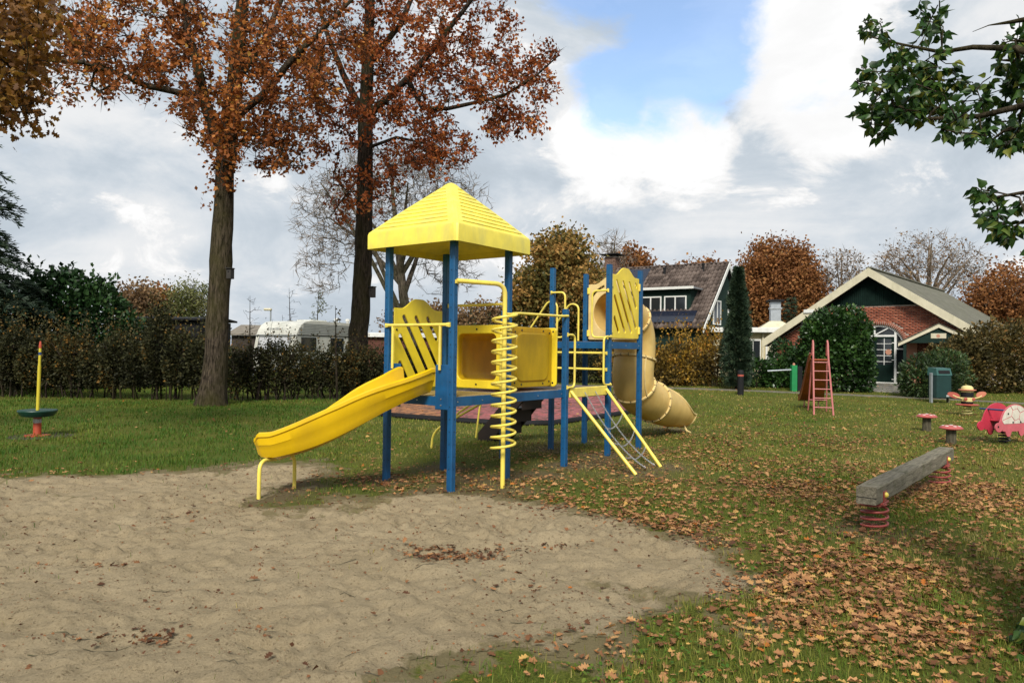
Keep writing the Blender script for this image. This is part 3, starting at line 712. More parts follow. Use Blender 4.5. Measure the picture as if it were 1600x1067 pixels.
def rail(name, pts, r=.018, fil=.07, parent=None, n=10):
    m = MB(); m.tube(fillet(pts, fil, 7), r, n); return m.build(name, M['rail'], parent or play, smooth=True)
def lug(p, d, parent):                                  # flattened, bolted rail end
    p = Vector(p); d = Vector(d).normalized(); m = MB()
    w = Vector((0, 0, 1)); s = d.cross(w)
    m.add([p - w * .026 - s * .012, p + w * .026 - s * .012, p + w * .026 + s * .012, p - w * .026 + s * .012] + [p + d * .05 + q for q in (-w * .02 - s * .015, w * .02 - s * .015, w * .02 + s * .015, -w * .02 + s * .015)],
          [(0, 1, 2, 3), (7, 6, 5, 4), (0, 4, 5, 1), (1, 5, 6, 2), (2, 6, 7, 3), (3, 7, 4, 0)])
    return m.build('rail_lug', M['rail'], parent)
# guard over the slide entrance
g = rail('guard_rail', [(-.045, PW * 0, DZ + .815), (-.055, .1, DZ + .815), (-.055, S1 - .1, DZ + .815), (-.045, S1, DZ + .815)], .019, .02)
for v in (.145, .905): rail('guard_upright', [(-.055, v, DZ + .81), (-.055, v, DZ + .3)], .017, .02, g)
for v, d in ((.0, 1), (S1, -1)): lug((-.048, v, DZ + .815), (0, d, 0), g)
# bar over the tunnel mouth, rail over the tunnel
b = rail('guard_rail', [(S1, .045, 2.17), (S1, S1 - .045, 2.17)], .018); lug((S1 - .0, S1 - .04, 2.17), (0, -1, 0), b); lug((S1, .04, 2.17), (0, 1, 0), b)
rail('guard_rail', [(S1 + .04, -.035, 2.05), (S1 + .15, -.06, 2.06), (UA - .15, -.06, 2.07), (UA, -.068, 2.08)], .018, .04)
# spiral climber
PU, PV = .53, -.33
sp = MB(); turns = 12.6; n = int(turns * 22); pts = []
for i in range(n + 1):
    a = 2 * math.pi * turns * i / n; rr = .14
    pts.append((PU + rr * math.cos(a + 2.2), PV + rr * math.sin(a + 2.2), .46 + 1.56 * i / n))
sp.tube(pts, .016, 8); sc_ = sp.build('spiral_climber', M['rail'], play, smooth=True)
pole = rail('climber_pole', [(PU, PV, -.03), (PU, PV, 2.36), (0.0, -.045, 2.37)], .027, .13, sc_, 12)
lug((.03, -.045, 2.36), (-1, .0, 0), sc_)
for i in (0, n):
    rail('coil_bracket', [pts[i], (PU, PV, pts[i][2])], .012, .02, sc_)
rail('climber_stay', [(PU + .02, PV + .02, 1.98), (S1 - .06, -.045, 1.98)], .016, .02, sc_)
# loop handrails beside the openings
def loop(post, d, z0, z1, reach, off):
    px_, py_ = post; d = Vector((d[0], d[1], 0)); o = Vector((off[0], off[1], 0)); P = Vector((px_, py_, 0)) + o
    l = rail('loop_handrail', [P + Vector((0, 0, z1)), P + d * reach + Vector((0, 0, z1)), P + d * reach + Vector((0, 0, z0)), P + Vector((0, 0, z0))], .0165, .09)
    for z in (z0, z1):
        q = P - o * .5; m = MB(); m.box((q.x - .018, q.y - .018, z - .03), (q.x + .018, q.y + .018, z + .03), .004); m.build('rail_clamp', M['rail'], l)
loop((UA, -.03), (1, 0), DZ + .03, DZ + .76, .17, (0, -.05)); loop((UC, 0), (-1, 0), DZ + .03, DZ + .76, .24, (0, -.05))
loop((UC, 0), (0, 1), DZ3 + .06, DZ3 + .78, .27, (-.05, 0)); loop((UC, S1), (0, -1), DZ3 + .06, DZ3 + .78, .27, (-.05, 0))
loop((S1, 0), (-1, 0), DZ + .02, DZ + .78, .20, (0, -.05))
for z in (1.32, 1.57):
    b = rail('climbing_rung', [(UC - .05, .0, z), (UC - .05, S1, z)], .018); lug((UC - .05, -.005, z), (0, 1, 0), b); lug((UC - .05, S1, z), (0, -1, 0), b)
# net ladder
m = MB(); m.box((UA + PW + .03, -.075, DZ - .12), (UC - PW - .12, -.045, DZ + .02), .01); nl = m.build('net_ladder_plate', M['rail'], play)
A0, A1 = Vector((UA + .09, -.075, DZ - .03)), Vector((2.36, -1.12, .0)); B0, B1 = Vector((UC - .19, -.075, DZ - .03)), Vector((3.16, -1.10, .0))
rail('ladder_pole', [A0, A1], .024, .01, nl); rail('ladder_pole', [B0, B1], .024, .01, nl)
def chain(a, b, sag, parent, name='chain'):
    a = Vector(a); b = Vector(b); m = MB(); L = (b - a).length; n = max(6, int(L / .032)); P = []
    for i in range(n + 1):
        t = i / n; p = a.lerp(b, t); p.z -= sag * 4 * t * (1 - t); P.append(p)
    for i in range(n):
        d = (P[i + 1] - P[i]); mid = (P[i] + P[i + 1]) / 2; d.normalize(); w = d.cross(Vector((0, 0, 1))).normalized()
        if i % 2: w = d.cross(w)
        ring = [mid + d * (.023 * math.cos(q)) + w * (.009 * math.sin(q)) for q in [2 * math.pi * k / 8 for k in range(8)]]
        m.tube(ring, .0042, 5, closed=True)
    return m.build(name, M['chain'], parent, smooth=True)
def lp(s, t): return (A0.lerp(A1, t)).lerp(B0.lerp(B1, t), s)
C1a, C1b = lp(.34, .02), lp(.42, .97); C2a, C2b = lp(.64, .02), lp(.78, .97)
for a, b in ((C1a, C1b), (C2a, C2b)): chain(a, b + Vector((0, 0, .02)), .13, nl)
for t in (.36, .58, .78):
    def sagp(a, b, t): p = a.lerp(b, t); p.z -= .13 * 4 * t * (1 - t); return p
    q1, q2 = sagp(C1a, C1b, t), sagp(C2a, C2b, t); chain(lp(1, t - .04), q2, .03, nl); chain(q2, q1, .035, nl)
    if t > .4: chain(q1, lp(0, t), .02, nl)
# brown staircase behind, from the high deck down to the far lawn
ux0, ux1 = UC + .09, UC + .70
v0, v1 = S1 + .03, 2.55
m = MB()
for u in (ux0, ux1):
    m.add([(u - .02, v0, DZ3 - .02), (u - .02, v0, DZ3 - .34), (u - .02, v1 - .22, .0), (u - .02, v1 + .06, .0), (u - .02, v1 + .06, .14)] + [(u + .02, v0, DZ3 - .02), (u + .02, v0, DZ3 - .34), (u + .02, v1 - .22, .0), (u + .02, v1 + .06, .0), (u + .02, v1 + .06, .14)],
          [(0, 1, 2, 3, 4), (9, 8, 7, 6, 5)] + [(i, 5 + i, 5 + (i + 1) % 5, (i + 1) % 5) for i in range(5)])
stair = m.build('staircase', M['brown'], play)
for i in range(7):
    t = (i + .5) / 7; z = DZ3 * (1 - (i + 1) / 7.6); v = v0 + (v1 - v0) * t
    m = MB(); m.box((ux0 + .021, v - .13, z - .03), (ux1 - .021, v + .13, z), .008); m.build('tread', M['brown'], stair)
    m = MB(); m.box((ux0 + .021, v - .125, z - .24), (ux1 - .021, v - .105, z - .031)); m.build('riser', M['brown'], stair)
for u in (ux0 - .03, ux1 + .03):
    rail('stair_handrail', [(u, S1 - .05, DZ3 + .02), (u, S1 - .05, DZ3 + .62), (u, S1 + .12, DZ3 + .66), (u, v1 + .02, .62), (u, v1 + .10, .05)], .017, .1, stair)
# sloping rail pair at the back of the low deck
bl = rail('step_rail', [(UA + .1, S1 + .02, DZ - .04), (UA + .1, 2.40, .34), (UA + .1, 2.53, .2), (UA + .1, 2.55, .0)], .019, .1)
rail('step_rail', [(UA + .1, S1 + .02, DZ + .08), (UA + .1, 2.0, .60), (UA + .1, 2.05, .52)], .017, .04, bl)
# ------------------------------------------------------------------ foliage
T_SIMPLE = (np.array([(0, 0, 0), (-.36, .45, .09), (0, 1, -.06), (.36, .45, .09)], float), np.array([(0, 3, 2), (0, 2, 1)]))
T_LONG = (np.array([(0, 0, 0), (-.2, .4, .06), (0, 1, -.1), (.2, .4, .06)], float), np.array([(0, 3, 2), (0, 2, 1)]))
T_OAK = (np.array([(0, -.08, 0), (.05, .1, 0), (.26, .2, .05), (.12, .33, .02), (.36, .5, .09), (.16, .6, .03), (.28, .8, .06), (.1, .88, .01), (0, 1, -.03),
                   (-.1, .88, .01), (-.28, .8, .07), (-.16, .6, .03), (-.36, .5, .05), (-.12, .33, .02), (-.26, .2, .07), (-.05, .1, 0)], float),
         np.array([(0, 1, 15), (1, 2, 3), (15, 13, 14), (1, 3, 15), (15, 3, 13), (3, 4, 5), (13, 11, 12), (3, 5, 13), (13, 5, 11), (5, 6, 7), (11, 9, 10), (5, 7, 11), (11, 7, 9), (7, 8, 9)]))
T_FLAKE = (np.array([(0, 0, 0), (.16, .12, .04), (.12, .26, .02), (.30, .34, .08), (.22, .55, .04), (.30, .74, .07), (.06, 1, -.05), (-.12, .8, .03), (-.26, .78, .08), (-.2, .5, .02), (-.32, .36, .09), (-.12, .2, .03), (0, .5, -.03)], float), np.array([(k, (k + 1) % 12, 12) for k in range(12)]))
T_TWIG = (np.array([(-.03, 0, 0), (.03, 0, 0), (.0, 1, .05)], float), np.array([(0, 1, 2)]))
T_TUFT = (np.array([(0, 0, 0), (.09, .5, 0), (0, 1, -.1), (-.09, .5, 0), (0, .1, 0), (.38, .62, .06), (.30, .70, .06), (-.38, .62, .06), (-.30, .70, .06)], float), np.array([(0, 1, 2), (0, 2, 3), (4, 5, 6), (4, 8, 7)]))
T_IVY = (np.array([(0, 0, 0), (.30, .06, .04), (.38, .36, .10), (.20, .62, .05), (0, 1, -.14), (-.20, .62, .05), (-.38, .36, .10), (-.30, .06, .04), (0, .45, -.03)], float),
         np.array([(0, 1, 8), (1, 2, 8), (2, 3, 8), (3, 4, 8), (4, 5, 8), (5, 6, 8), (6, 7, 8), (7, 0, 8)]))
def unit(a): return a / (np.linalg.norm(a, axis=-1, keepdims=True) + 1e-9)
def leaf_arrays(C, size, tmpl, axis=None, spread=1.0, rnd=None, normal=None, g=rng, curl=None):
    """n leaves at C; axis: preferred direction of the leaf (n x 3), spread: how far it strays"""
    C = np.asarray(C, float); n = len(C); TV, TF = tmpl; k = len(TV)
    a = g.normal(size=(n, 3))
    ax = unit(a) if axis is None else unit(unit(np.asarray(axis, float)) + unit(a) * spread)
    b = g.normal(size=(n, 3)) if normal is None else np.asarray(normal, float) + g.normal(size=(n, 3)) * .25
    nz = unit(b - ax * (b * ax).sum(1, keepdims=True)); sx = np.cross(ax, nz)
    sz = (np.full(n, size) if np.isscalar(size) else np.asarray(size))[:, None, None]
    tv = TV[None] * np.ones((n, 1, 1))
    if curl is not None: tv[:, :, 2] *= curl[:, None]
    V = C[:, None] + sz * (tv[:, :, 0:1] * sx[:, None] + tv[:, :, 1:2] * ax[:, None] + tv[:, :, 2:3] * nz[:, None])
    F = TF[None] + (np.arange(n) * k)[:, None, None]
    r = g.random(n) if rnd is None else np.asarray(rnd)
    return V.reshape(-1, 3), F.reshape(-1, 3), np.repeat(np.clip(r, 0, 1), k)
def join(parts):
    V = []; F = []; A = []; o = 0
    for v, f, a in parts: V.append(v); F.append(f + o); A.append(a); o += len(v)
    return np.concatenate(V), np.concatenate(F), np.concatenate(A)
class Skel:
    def __init__(s): s.p = []; s.par = []; s.fr = []; s.chains = []
    def limb(s, pts, rad, start=None, step=.35):
        """pts: list of Vectors; rad: radius at each; attaches to node `start` or the nearest node"""
        P = [np.array(p, float) for p in pts]
        if s.p and start is None:
            d = np.linalg.norm(np.array(s.p) - P[0], axis=1); start = int(d.argmin()); P[0] = s.p[start]
        ch = [start] if start is not None and s.p else []
        prev = ch[0] if ch else -1
        for i in range(len(P) - 1):
            n = max(1, int(np.linalg.norm(P[i + 1] - P[i]) / step))
            for k in range(0 if (i == 0 and not ch) else 1, n + 1):
                if k == 0 or True:
                    t = k / n; q = P[i] * (1 - t) + P[i + 1] * t; r = rad[i] * (1 - t) + rad[i + 1] * t
                    if not ch or k < n or True: q = q + rng.normal(size=3) * np.array([1, 1, 0]) * min(.009, r * .08)
                    s.p.append(q); s.par.append(prev); s.fr.append(r * float(rng.uniform(.96, 1.04))); prev = len(s.p) - 1; ch.append(prev)
        s.chains.append(ch); return ch
    def grow(s, targets, step=.3, bow=.12, wob=.05, g=rng, minstart=0):
        targets = np.asarray(targets); base = np.array(s.p); d = np.array([np.linalg.norm(base - t, axis=1).min() for t in targets]); tips = []
        cap = len(s.p) + int((d / step + 3).sum() * 1.5) + 100; buf = np.full((cap, 3), 1e9); buf[:len(s.p)] = base; buf[:minstart] = 1e9
        for i in np.argsort(d):
            t = targets[i]; n0 = len(s.p); D = buf[:n0] - t; dist = np.sqrt((D * D).sum(1)) + .55 * np.maximum(0, D[:, 2]); j = int(dist.argmin()); a = np.array(s.p[j]); L = np.linalg.norm(t - a); n = max(2, int(L / step))
            side = g.normal(size=3) * bow * L * .5 + np.array([0, 0, bow * L * .6]); ch = [j]; prev = j
            for k in range(1, n + 1):
                f = k / n; q = a * (1 - f) + t * f + side * 4 * f * (1 - f) * .5 + g.normal(size=3) * wob * L / n * (1 if k < n else .3)
                if n0 + k - 1 < cap: buf[len(s.p)] = q
                s.p.append(q); s.par.append(prev); s.fr.append(0); prev = len(s.p) - 1; ch.append(prev)
            s.chains.append(ch); tips.append(ch)
        return tips
    def mesh(s, tip=.006, power=.46, sides=(4, 6, 10)):
        n = len(s.p); cnt = np.zeros(n); haschild = np.zeros(n, bool)
        for i in range(n):
            if s.par[i] >= 0: haschild[s.par[i]] = True
        cnt[~haschild] = 1
        for i in range(n - 1, -1, -1):
            if s.par[i] >= 0: cnt[s.par[i]] += cnt[i]
        r = np.maximum(tip * np.power(np.maximum(cnt, 1), power), np.array(s.fr) * 1.0); fixed = np.array(s.fr) > 0; r[fixed] = np.array(s.fr)[fixed]
        P = np.array(s.p); V = []; F = []; o = 0
        for ch in s.chains:
            if len(ch) < 2: continue
            q = P[ch]; rr = r[ch].copy()
            if len(rr) > 1 and not fixed[ch[-1]]: rr[0] = min(rr[0], rr[1] * 1.25)
            elif len(rr) > 1 and rr[0] > rr[1] * 1.5: rr[0] = rr[1] * 1.2
            m = len(ch); ns = sides[0] if rr.max() < .02 else sides[1] if rr.max() < .08 else sides[2]
            T = np.gradient(q, axis=0); T = unit(T); ref = np.array([0, 0, 1.0]) if abs(T[0, 2]) < .9 else np.array([1.0, 0, 0])
            X = unit(np.cross(T, ref)); Y = np.cross(T, X); an = 2 * np.pi * np.arange(ns) / ns
            ring = q[:, None] + rr[:, None, None] * (X[:, None] * np.cos(an)[None, :, None] + Y[:, None] * np.sin(an)[None, :, None])
            V.append(ring.reshape(-1, 3)); a = (np.arange(m - 1)[:, None] * ns + np.arange(ns)[None]); b = (np.arange(m - 1)[:, None] * ns + (np.arange(ns)[None] + 1) % ns)
            F.append(np.stack([a, b, b + ns, a + ns], -1).reshape(-1, 4) + o); o += m * ns
        return np.concatenate(V), np.concatenate(F)
def px_cloud(ells, depth, dspread, g=rng):
    """points in px ellipses (cx, cy, rx, ry, n) at a depth with spread"""
    out = []
    for (cx, cy, rx, ry, n) in ells:
        k = 0
        while k < n:
            a, b = g.uniform(-1, 1, 2)
            if a * a + b * b > 1: continue
            dd = depth + g.normal() * dspread; out.append(at(cx + a * rx, cy + b * ry, dd)); k += 1
    return np.array(out)
def leaf_on_tips(sk, tips, per, spread, size, tmpl, g=rng, droop=.5, along=.6, bias=0.0):
    C = []; A = []
    P = np.array(sk.p)
    for ch in tips:
        q = P[ch]; m = len(q); n = max(1, g.poisson(per)); f = 1 - along * g.random(n) ** 1.4; idx = np.clip(f * (m - 1), 0, m - 1.001); i0 = idx.astype(int); t = (idx - i0)[:, None]
        base = q[i0] * (1 - t) + q[np.minimum(i0 + 1, m - 1)] * t; d = unit(q[-1] - q[0])
        C.append(base + g.normal(size=(n, 3)) * spread); A.append(np.tile(d + np.array([0, 0, -droop]), (n, 1)))
    C = np.concatenate(C); A = np.concatenate(A); n = len(C)
    # tone drifts through the crown in clumps
    r = np.clip(.5 + bias + .55 * (fbm(C[:, 0] * .9 + C[:, 1] * .35, C[:, 2] * .9 + C[:, 1] * .3, 31, 3) - .5) * 1.6 + g.normal(size=n) * .2, 0, 1)
    return leaf_arrays(C, size * g.uniform(.65, 1.2, n), tmpl, A, 1.1, r, g=g)
def px_limb(sk, pts, start=None):
    """pts: (px, py, depth, radius)"""
    return sk.limb([at(a, b, c) for a, b, c, _ in pts], [p[3] for p in pts], start)

def rooted_tree(name, label, base, sk, tips, leaves, bark_m, leaf_m, group=None, tip=.006, power=.46, cat='tree', dark_twigs=0):
    t = thing(name, label, cat, base, group=group)
    V, F = sk.mesh(tip, power); np_obj('trunk', V, F, bark_m, t, smooth=True)
    if dark_twigs: V, F, r = leaf_on_tips(sk, tips, dark_twigs, .03, .42, T_TWIG, droop=0, along=.9); np_obj('twigs', V, F, M['darktwigs'], t, attrs={'rnd': r}, kind='stuff')
    if leaves is not None: np_obj('crown', leaves[0], leaves[1], leaf_m, t, attrs={'rnd': leaves[2]})
    return t

# the two tall oaks
B1 = gp(331, 633)
sk = Skel(); D = B1.y
px_limb(sk, [(330, 640, D, .56), (331, 628, D, .43), (334, 600, D, .335), (338, 550, D, .295), (343, 450, D, .28), (345, 408, D, .30), (349, 330, D, .255), (351, 270, D, .245), (357, 210, D, .26), (364, 150, D, .22), (372, 80, D, .19), (380, 0, D, .16), (388, -150, D, .09)])
px_limb(sk, [(352, 245, D, .2), (336, 205, D - .1, .165), (322, 165, D - .2, .15), (312, 120, D - .3, .13), (296, 60, D - .4, .10), (280, -30, D - .4, .07)])
px_limb(sk, [(318, 150, D - .25, .09), (300, 150, D - .5, .085), (270, 143, D - .8, .08), (228, 134, D - 1.2, .075), (182, 114, D - 1.5, .065), (130, 98, D - 1.9, .055), (70, 94, D - 2.3, .04), (5, 84, D - 2.6, .025)])
px_limb(sk, [(360, 185, D, .12), (410, 150, D - .5, .10), (455, 95, D - .8, .085), (505, 45, D - 1, .06), (560, -10, D - 1.2, .045)])
px_limb(sk, [(366, 130, D, .12), (410, 70, D + .6, .09), (440, 0, D + .9, .06)])
px_limb(sk, [(354, 225, D, .07), (395, 210, D + .3, .05), (440, 235, D + .3, .03)])
T = px_cloud([(215, 60, 120, 70, 120), (330, 50, 120, 105, 150), (430, 130, 85, 110, 150), (340, 180, 60, 55, 50), (480, 60, 100, 105, 130), (260, -70, 260, 70, 90), (115, 70, 70, 55, 70), (445, 225, 55, 50, 55), (120, 135, 60, 28, 16), (300, 165, 40, 40, 20), (210, 130, 50, 30, 24), (350, 240, 30, 35, 16)], D - .3, 1.3)
tips = sk.grow(T, .3, .14, .10, minstart=14)
lv = [leaf_on_tips(sk, tips, 21, .10, .125, T_SIMPLE, droop=.45, along=.4)]
tr = np.array([at(x, y, D - .3 + rng.normal() * .25) for x, y in zip(rng.normal(352, 15, 260), rng.uniform(190, 300, 260))])   # epicormic sprays on the trunk
lv.append(leaf_arrays(tr, rng.uniform(.09, .15, len(tr)), T_SIMPLE))
tr = np.array([at(x, y, D - .2 + rng.normal() * .15) for x, y in zip(rng.normal(327, 7, 22), rng.uniform(285, 325, 22))])
lv.append(leaf_arrays(tr, rng.uniform(.08, .13, len(tr)), T_SIMPLE))
rooted_tree('oak_tree', 'tall autumn oak with thick mossy trunk left of the slide', B1, sk, tips, join(lv), M['bark'], M['oakleaf'], dark_twigs=5)

B2 = gp(553, 617); D = B2.y; OAK2D = D
sk = Skel()
px_limb(sk, [(552, 622, D, .48), (553, 612, D, .40), (557, 570, D, .35), (562, 500, D, .32), (566, 430, D, .30), (570, 330, D, .275), (571, 200, D, .245), (574, 100, D, .21), (578, 0, D, .16), (580, -150, D, .09)])
px_limb(sk, [(572, 185, D, .15), (610, 150, D - .4, .13), (650, 110, D - .8, .11), (690, 60, D - 1, .09), (745, -10, D - 1.2, .06)])
px_limb(sk, [(640, 118, D - .7, .09), (660, 170, D - .8, .07), (700, 170, D - 1.0, .065), (745, 160, D - 1.3, .055), (790, 148, D - 1.5, .045), (838, 118, D - 1.8, .035), (872, 88, D - 2, .02)])
px_limb(sk, [(571, 175, D, .13), (535, 115, D + .3, .11), (510, 50, D + .5, .08), (490, -20, D + .6, .06)])
px_limb(sk, [(574, 95, D, .12), (625, 40, D + .6, .1), (660, -40, D + .9, .06)])
px_limb(sk, [(571, 235, D, .06), (620, 215, D - .4, .05), (670, 225, D - .6, .035), (715, 255, D - .7, .02)])
px_limb(sk, [(570, 290, D, .04), (545, 300, D - .2, .03), (522, 330, D - .4, .015)])
T = px_cloud([(640, 80, 110, 100, 150), (735, 75, 85, 85, 120), (795, 140, 65, 65, 60), (845, 110, 36, 42, 26), (560, 85, 100, 105, 110), (625, 205, 85, 55, 85), (690, 235, 55, 45, 50), (540, 205, 55, 50, 40), (545, 300, 38, 50, 30), (700, -70, 190, 70, 80), (545, -90, 150, 60, 60), (800, 190, 50, 30, 22), (605, 285, 40, 50, 26)], D - .4, 1.5)
tips = sk.grow(T, .34, .14, .10, minstart=16)
lv = [leaf_on_tips(sk, tips, 21, .115, .14, T_SIMPLE, droop=.6, along=.4)]
rooted_tree('oak_tree', 'russet oak with dark straight trunk directly behind the pyramid roof', B2, sk, tips, join(lv), M['darkbark'], M['oakleaf2'], dark_twigs=5)

# oak overhanging from outside the left edge
D = 10.5; B3 = Vector((-11.2, D, 0))
sk = Skel(); sk.limb([B3, B3 + Vector((0, 0, 2)), B3 + Vector((.1, .1, 5)), B3 + Vector((.2, .1, 9))], [.5, .36, .3, .15])
sk.limb([B3 + Vector((.1, .1, 4.6)), at(-150, 60, D - .2), at(-60, 40, D - .3), at(30, 60, D - .4)], [.14, .09, .06, .02])
T = px_cloud([(-10, 50, 75, 110, 130), (-90, 90, 80, 110, 90), (10, 160, 55, 45, 45), (60, 20, 40, 40, 26), (60, 125, 26, 40, 8)], D - .3, .7)
tips = sk.grow(T, .25, .14, .1, minstart=8)
rooted_tree('oak_tree', 'dark overhanging oak foliage in the top left corner', B3, sk, tips, leaf_on_tips(sk, tips, 16, .15, .12, T_OAK, droop=.5), M['darkbark'], M['darkoak'])

# spruce at the left edge
def spruce(name, label, base, H, rad, seed, mat='needles', tiers=26, tuft=.22, z0=.6, per=13, droop=.35, group=None, dens=26):
    g = np.random.default_rng(seed); b = Vector(base); t = thing(name, label, 'tree', b, group=group)
    m = MB(); m.tube([b + Vector((0, 0, -.05)), b + Vector((0, 0, H * .5)), b + Vector((0, 0, H))], [H * .018, H * .011, .012], 8); tk = m.build('trunk', M['darkbark'], t, smooth=True)
    C = []; A = []; br = MB()
    for i in range(tiers):
        f = i / tiers; z = z0 + (H - z0) * f; L = rad * (1 - f) ** .85 * g.uniform(.8, 1.1) + .1
        for k in range(per):
            a = g.uniform(0, 2 * math.pi); l = L * g.uniform(.72, 1.1); n = max(4, int(l * dens)); u = np.linspace(.12, 1, n); d = np.array([math.cos(a), math.sin(a)])
            p = np.stack([b.x + d[0] * l * u, b.y + d[1] * l * u, b.z + z + .25 * l * u - droop * l * u ** 2 * 1.3], 1); p += g.normal(size=p.shape) * .03
            side = np.stack([-d[1] * np.ones(n), d[0] * np.ones(n), np.zeros(n)], 1) * g.choice([-1, 1], (n, 1)); w = (1 - u) * .5 + .3
            C.append(p); A.append(np.stack([d[0] * np.ones(n), d[1] * np.ones(n), -.15 * np.ones(n)], 1) + side * w[:, None] * 1.3)
            if k % 2 == 0: br.tube([tuple(p[0]), tuple(p[n // 2]), tuple(p[-1])], [.012, .008, .003], 4, cap=False)
    C = np.concatenate(C); A = np.concatenate(A)
    br.build('branches', M['darkbark'], t, kind='stuff')
    V, F, r = leaf_arrays(C, tuft * g.uniform(.6, 1.2, len(C)), T_TUFT, A, .35, g=g); np_obj('crown', V, F, M[mat], t, attrs={'rnd': r}); return t
sp_b = at(-80, 560, 22.5)
spruce('spruce_tree', 'dark spruce with drooping branches at the left edge', (sp_b.x, 22.5, 0), 10.4, 2.75, 5, tiers=34, per=13, z0=1.8, tuft=.30)

# leafy masses: shrubs and hedges
def mass(name, label, cat, blobs, n, size, mat, seed, tmpl=T_SIMPLE, stems=None, group=None, shell=.55, base=None, axis_out=.9, sprigs=0, spr_h=.5, nz=.18, twig=None, bot=None):
    """blobs: (x, y, z, rx, ry, rz) ellipsoids whose surface zone is filled with leaves; a twiggy framework stands inside"""
    g = np.random.default_rng(seed); B = np.array(blobs, float); wt = (B[:, 3] * B[:, 5] + B[:, 3] * B[:, 4] + B[:, 4] * B[:, 5]); wt /= wt.sum()
    if base is None: base = Vector((B[:, 0].mean(), B[:, 1].mean(), float(gz(0, B[:, 1].mean()))))
    t = thing(name, label, cat, base, group=group); C = []; A = []
    for bl, w in zip(B, wt):
        k = int(n * w); d = unit(g.normal(size=(k, 3))); rr = shell + (1.02 - shell) * g.random(k) ** .6
        nn = 1 + nz * (fbm(d[:, 0] * 3 + bl[0], d[:, 2] * 3 + d[:, 1] * 2 + bl[1], seed, 3) - .5) * 2.2
        C.append(bl[:3] + d * bl[3:6] * (rr * nn)[:, None]); A.append(d / bl[3:6] * bl[3:6].mean() + np.array([0, 0, .25]))
    C = np.concatenate(C); A = np.concatenate(A); ok = C[:, 2] > gz(C[:, 0], C[:, 1]) + (.04 if bot is None else bot)
    C = C[ok]; A = A[ok]; parts = []
    tone = np.clip(.45 + (fbm(C[:, 0] * 1.6, C[:, 2] * 1.6 + C[:, 1], seed + 3, 3) - .5) * 1.1 + g.normal(size=len(C)) * .2, 0, 1)
    parts.append(leaf_arrays(C, size * g.uniform(.6, 1.25, len(C)), tmpl, A, axis_out, tone, g=g))
    if sprigs:
        for _ in range(sprigs):
            bl = B[g.choice(len(B), p=wt)]; a = g.uniform(0, 2 * math.pi); q = g.random() ** .5 * .9; x = bl[0] + math.cos(a) * q * bl[3]; y = bl[1] + math.sin(a) * q * bl[4]; z = bl[2] + bl[5] * math.sqrt(max(0, 1 - q * q)) * .95
            h = spr_h * g.uniform(.4, 1.2); k = 9; u = np.linspace(0, 1, k); lean = g.normal(size=2) * .2 * h; p = np.stack([x + lean[0] * u, y + lean[1] * u, z + h * u], 1)
            parts.append(leaf_arrays(p + g.normal(size=p.shape) * .03, size * .9, tmpl, np.tile([0, 0, 1.0], (k, 1)), 1.0, g.uniform(.2, 1, k), g=g))
    V, F, r = join(parts); np_obj('foliage', V, F, M[mat], t, attrs={'rnd': r})
    st = Skel(); m = MB()
    ns = stems or max(4, int(B[:, 3].sum() * 3))
    for i in range(ns):
        bl = B[g.choice(len(B), p=wt)]; x = bl[0] + g.uniform(-.75, .75) * bl[3]; y = bl[1] + g.uniform(-.5, .5) * bl[4]; z = float(gz(x, y)); top = bl[2] + bl[5] * g.uniform(.3, .8); w = g.uniform(.012, .028) * (1 if twig is None else twig)
        p = [Vector((x, y, z - .03))]; 
        for k in range(1, 5): p.append(Vector((x + g.normal() * .07 * k, y + g.normal() * .05 * k, z + (top - z) * k / 4)))
        m.tube(p, [w * 1.3, w, w * .85, w * .6, w * .3], 5, cap=False)
        for k in range(5):
            a = p[g.integers(1, 4)]; e = a + Vector((g.normal() * .4 * bl[3] ** .5, g.normal() * .25, abs(g.normal()) * .35)); m.tube([a, (a + e) / 2 + Vector((0, 0, .05)), e], [w * .5, w * .35, w * .15], 4, cap=False)
    m.build('stems', M['darkbark'] if twig is None else M['greybark'], t, smooth=True)
    return t
def hedge_blobs(p0, p1, h, d, n, jitter=.08, seed=1, bot=.35):
    g = np.random.default_rng(seed); out = []
    for i in range(n):
        t = (i + .5) / n; x = p0[0] + (p1[0] - p0[0]) * t; y = p0[1] + (p1[1] - p0[1]) * t; hh = h * (1 + g.normal() * jitter); z = float(gz(x, y)); L = math.hypot(p1[0] - p0[0], p1[1] - p0[1]) / n
        out.append((x, y, z + (hh + bot) / 2, L * .72, d * .5, (hh - bot) / 2 * 1.1))
    return out
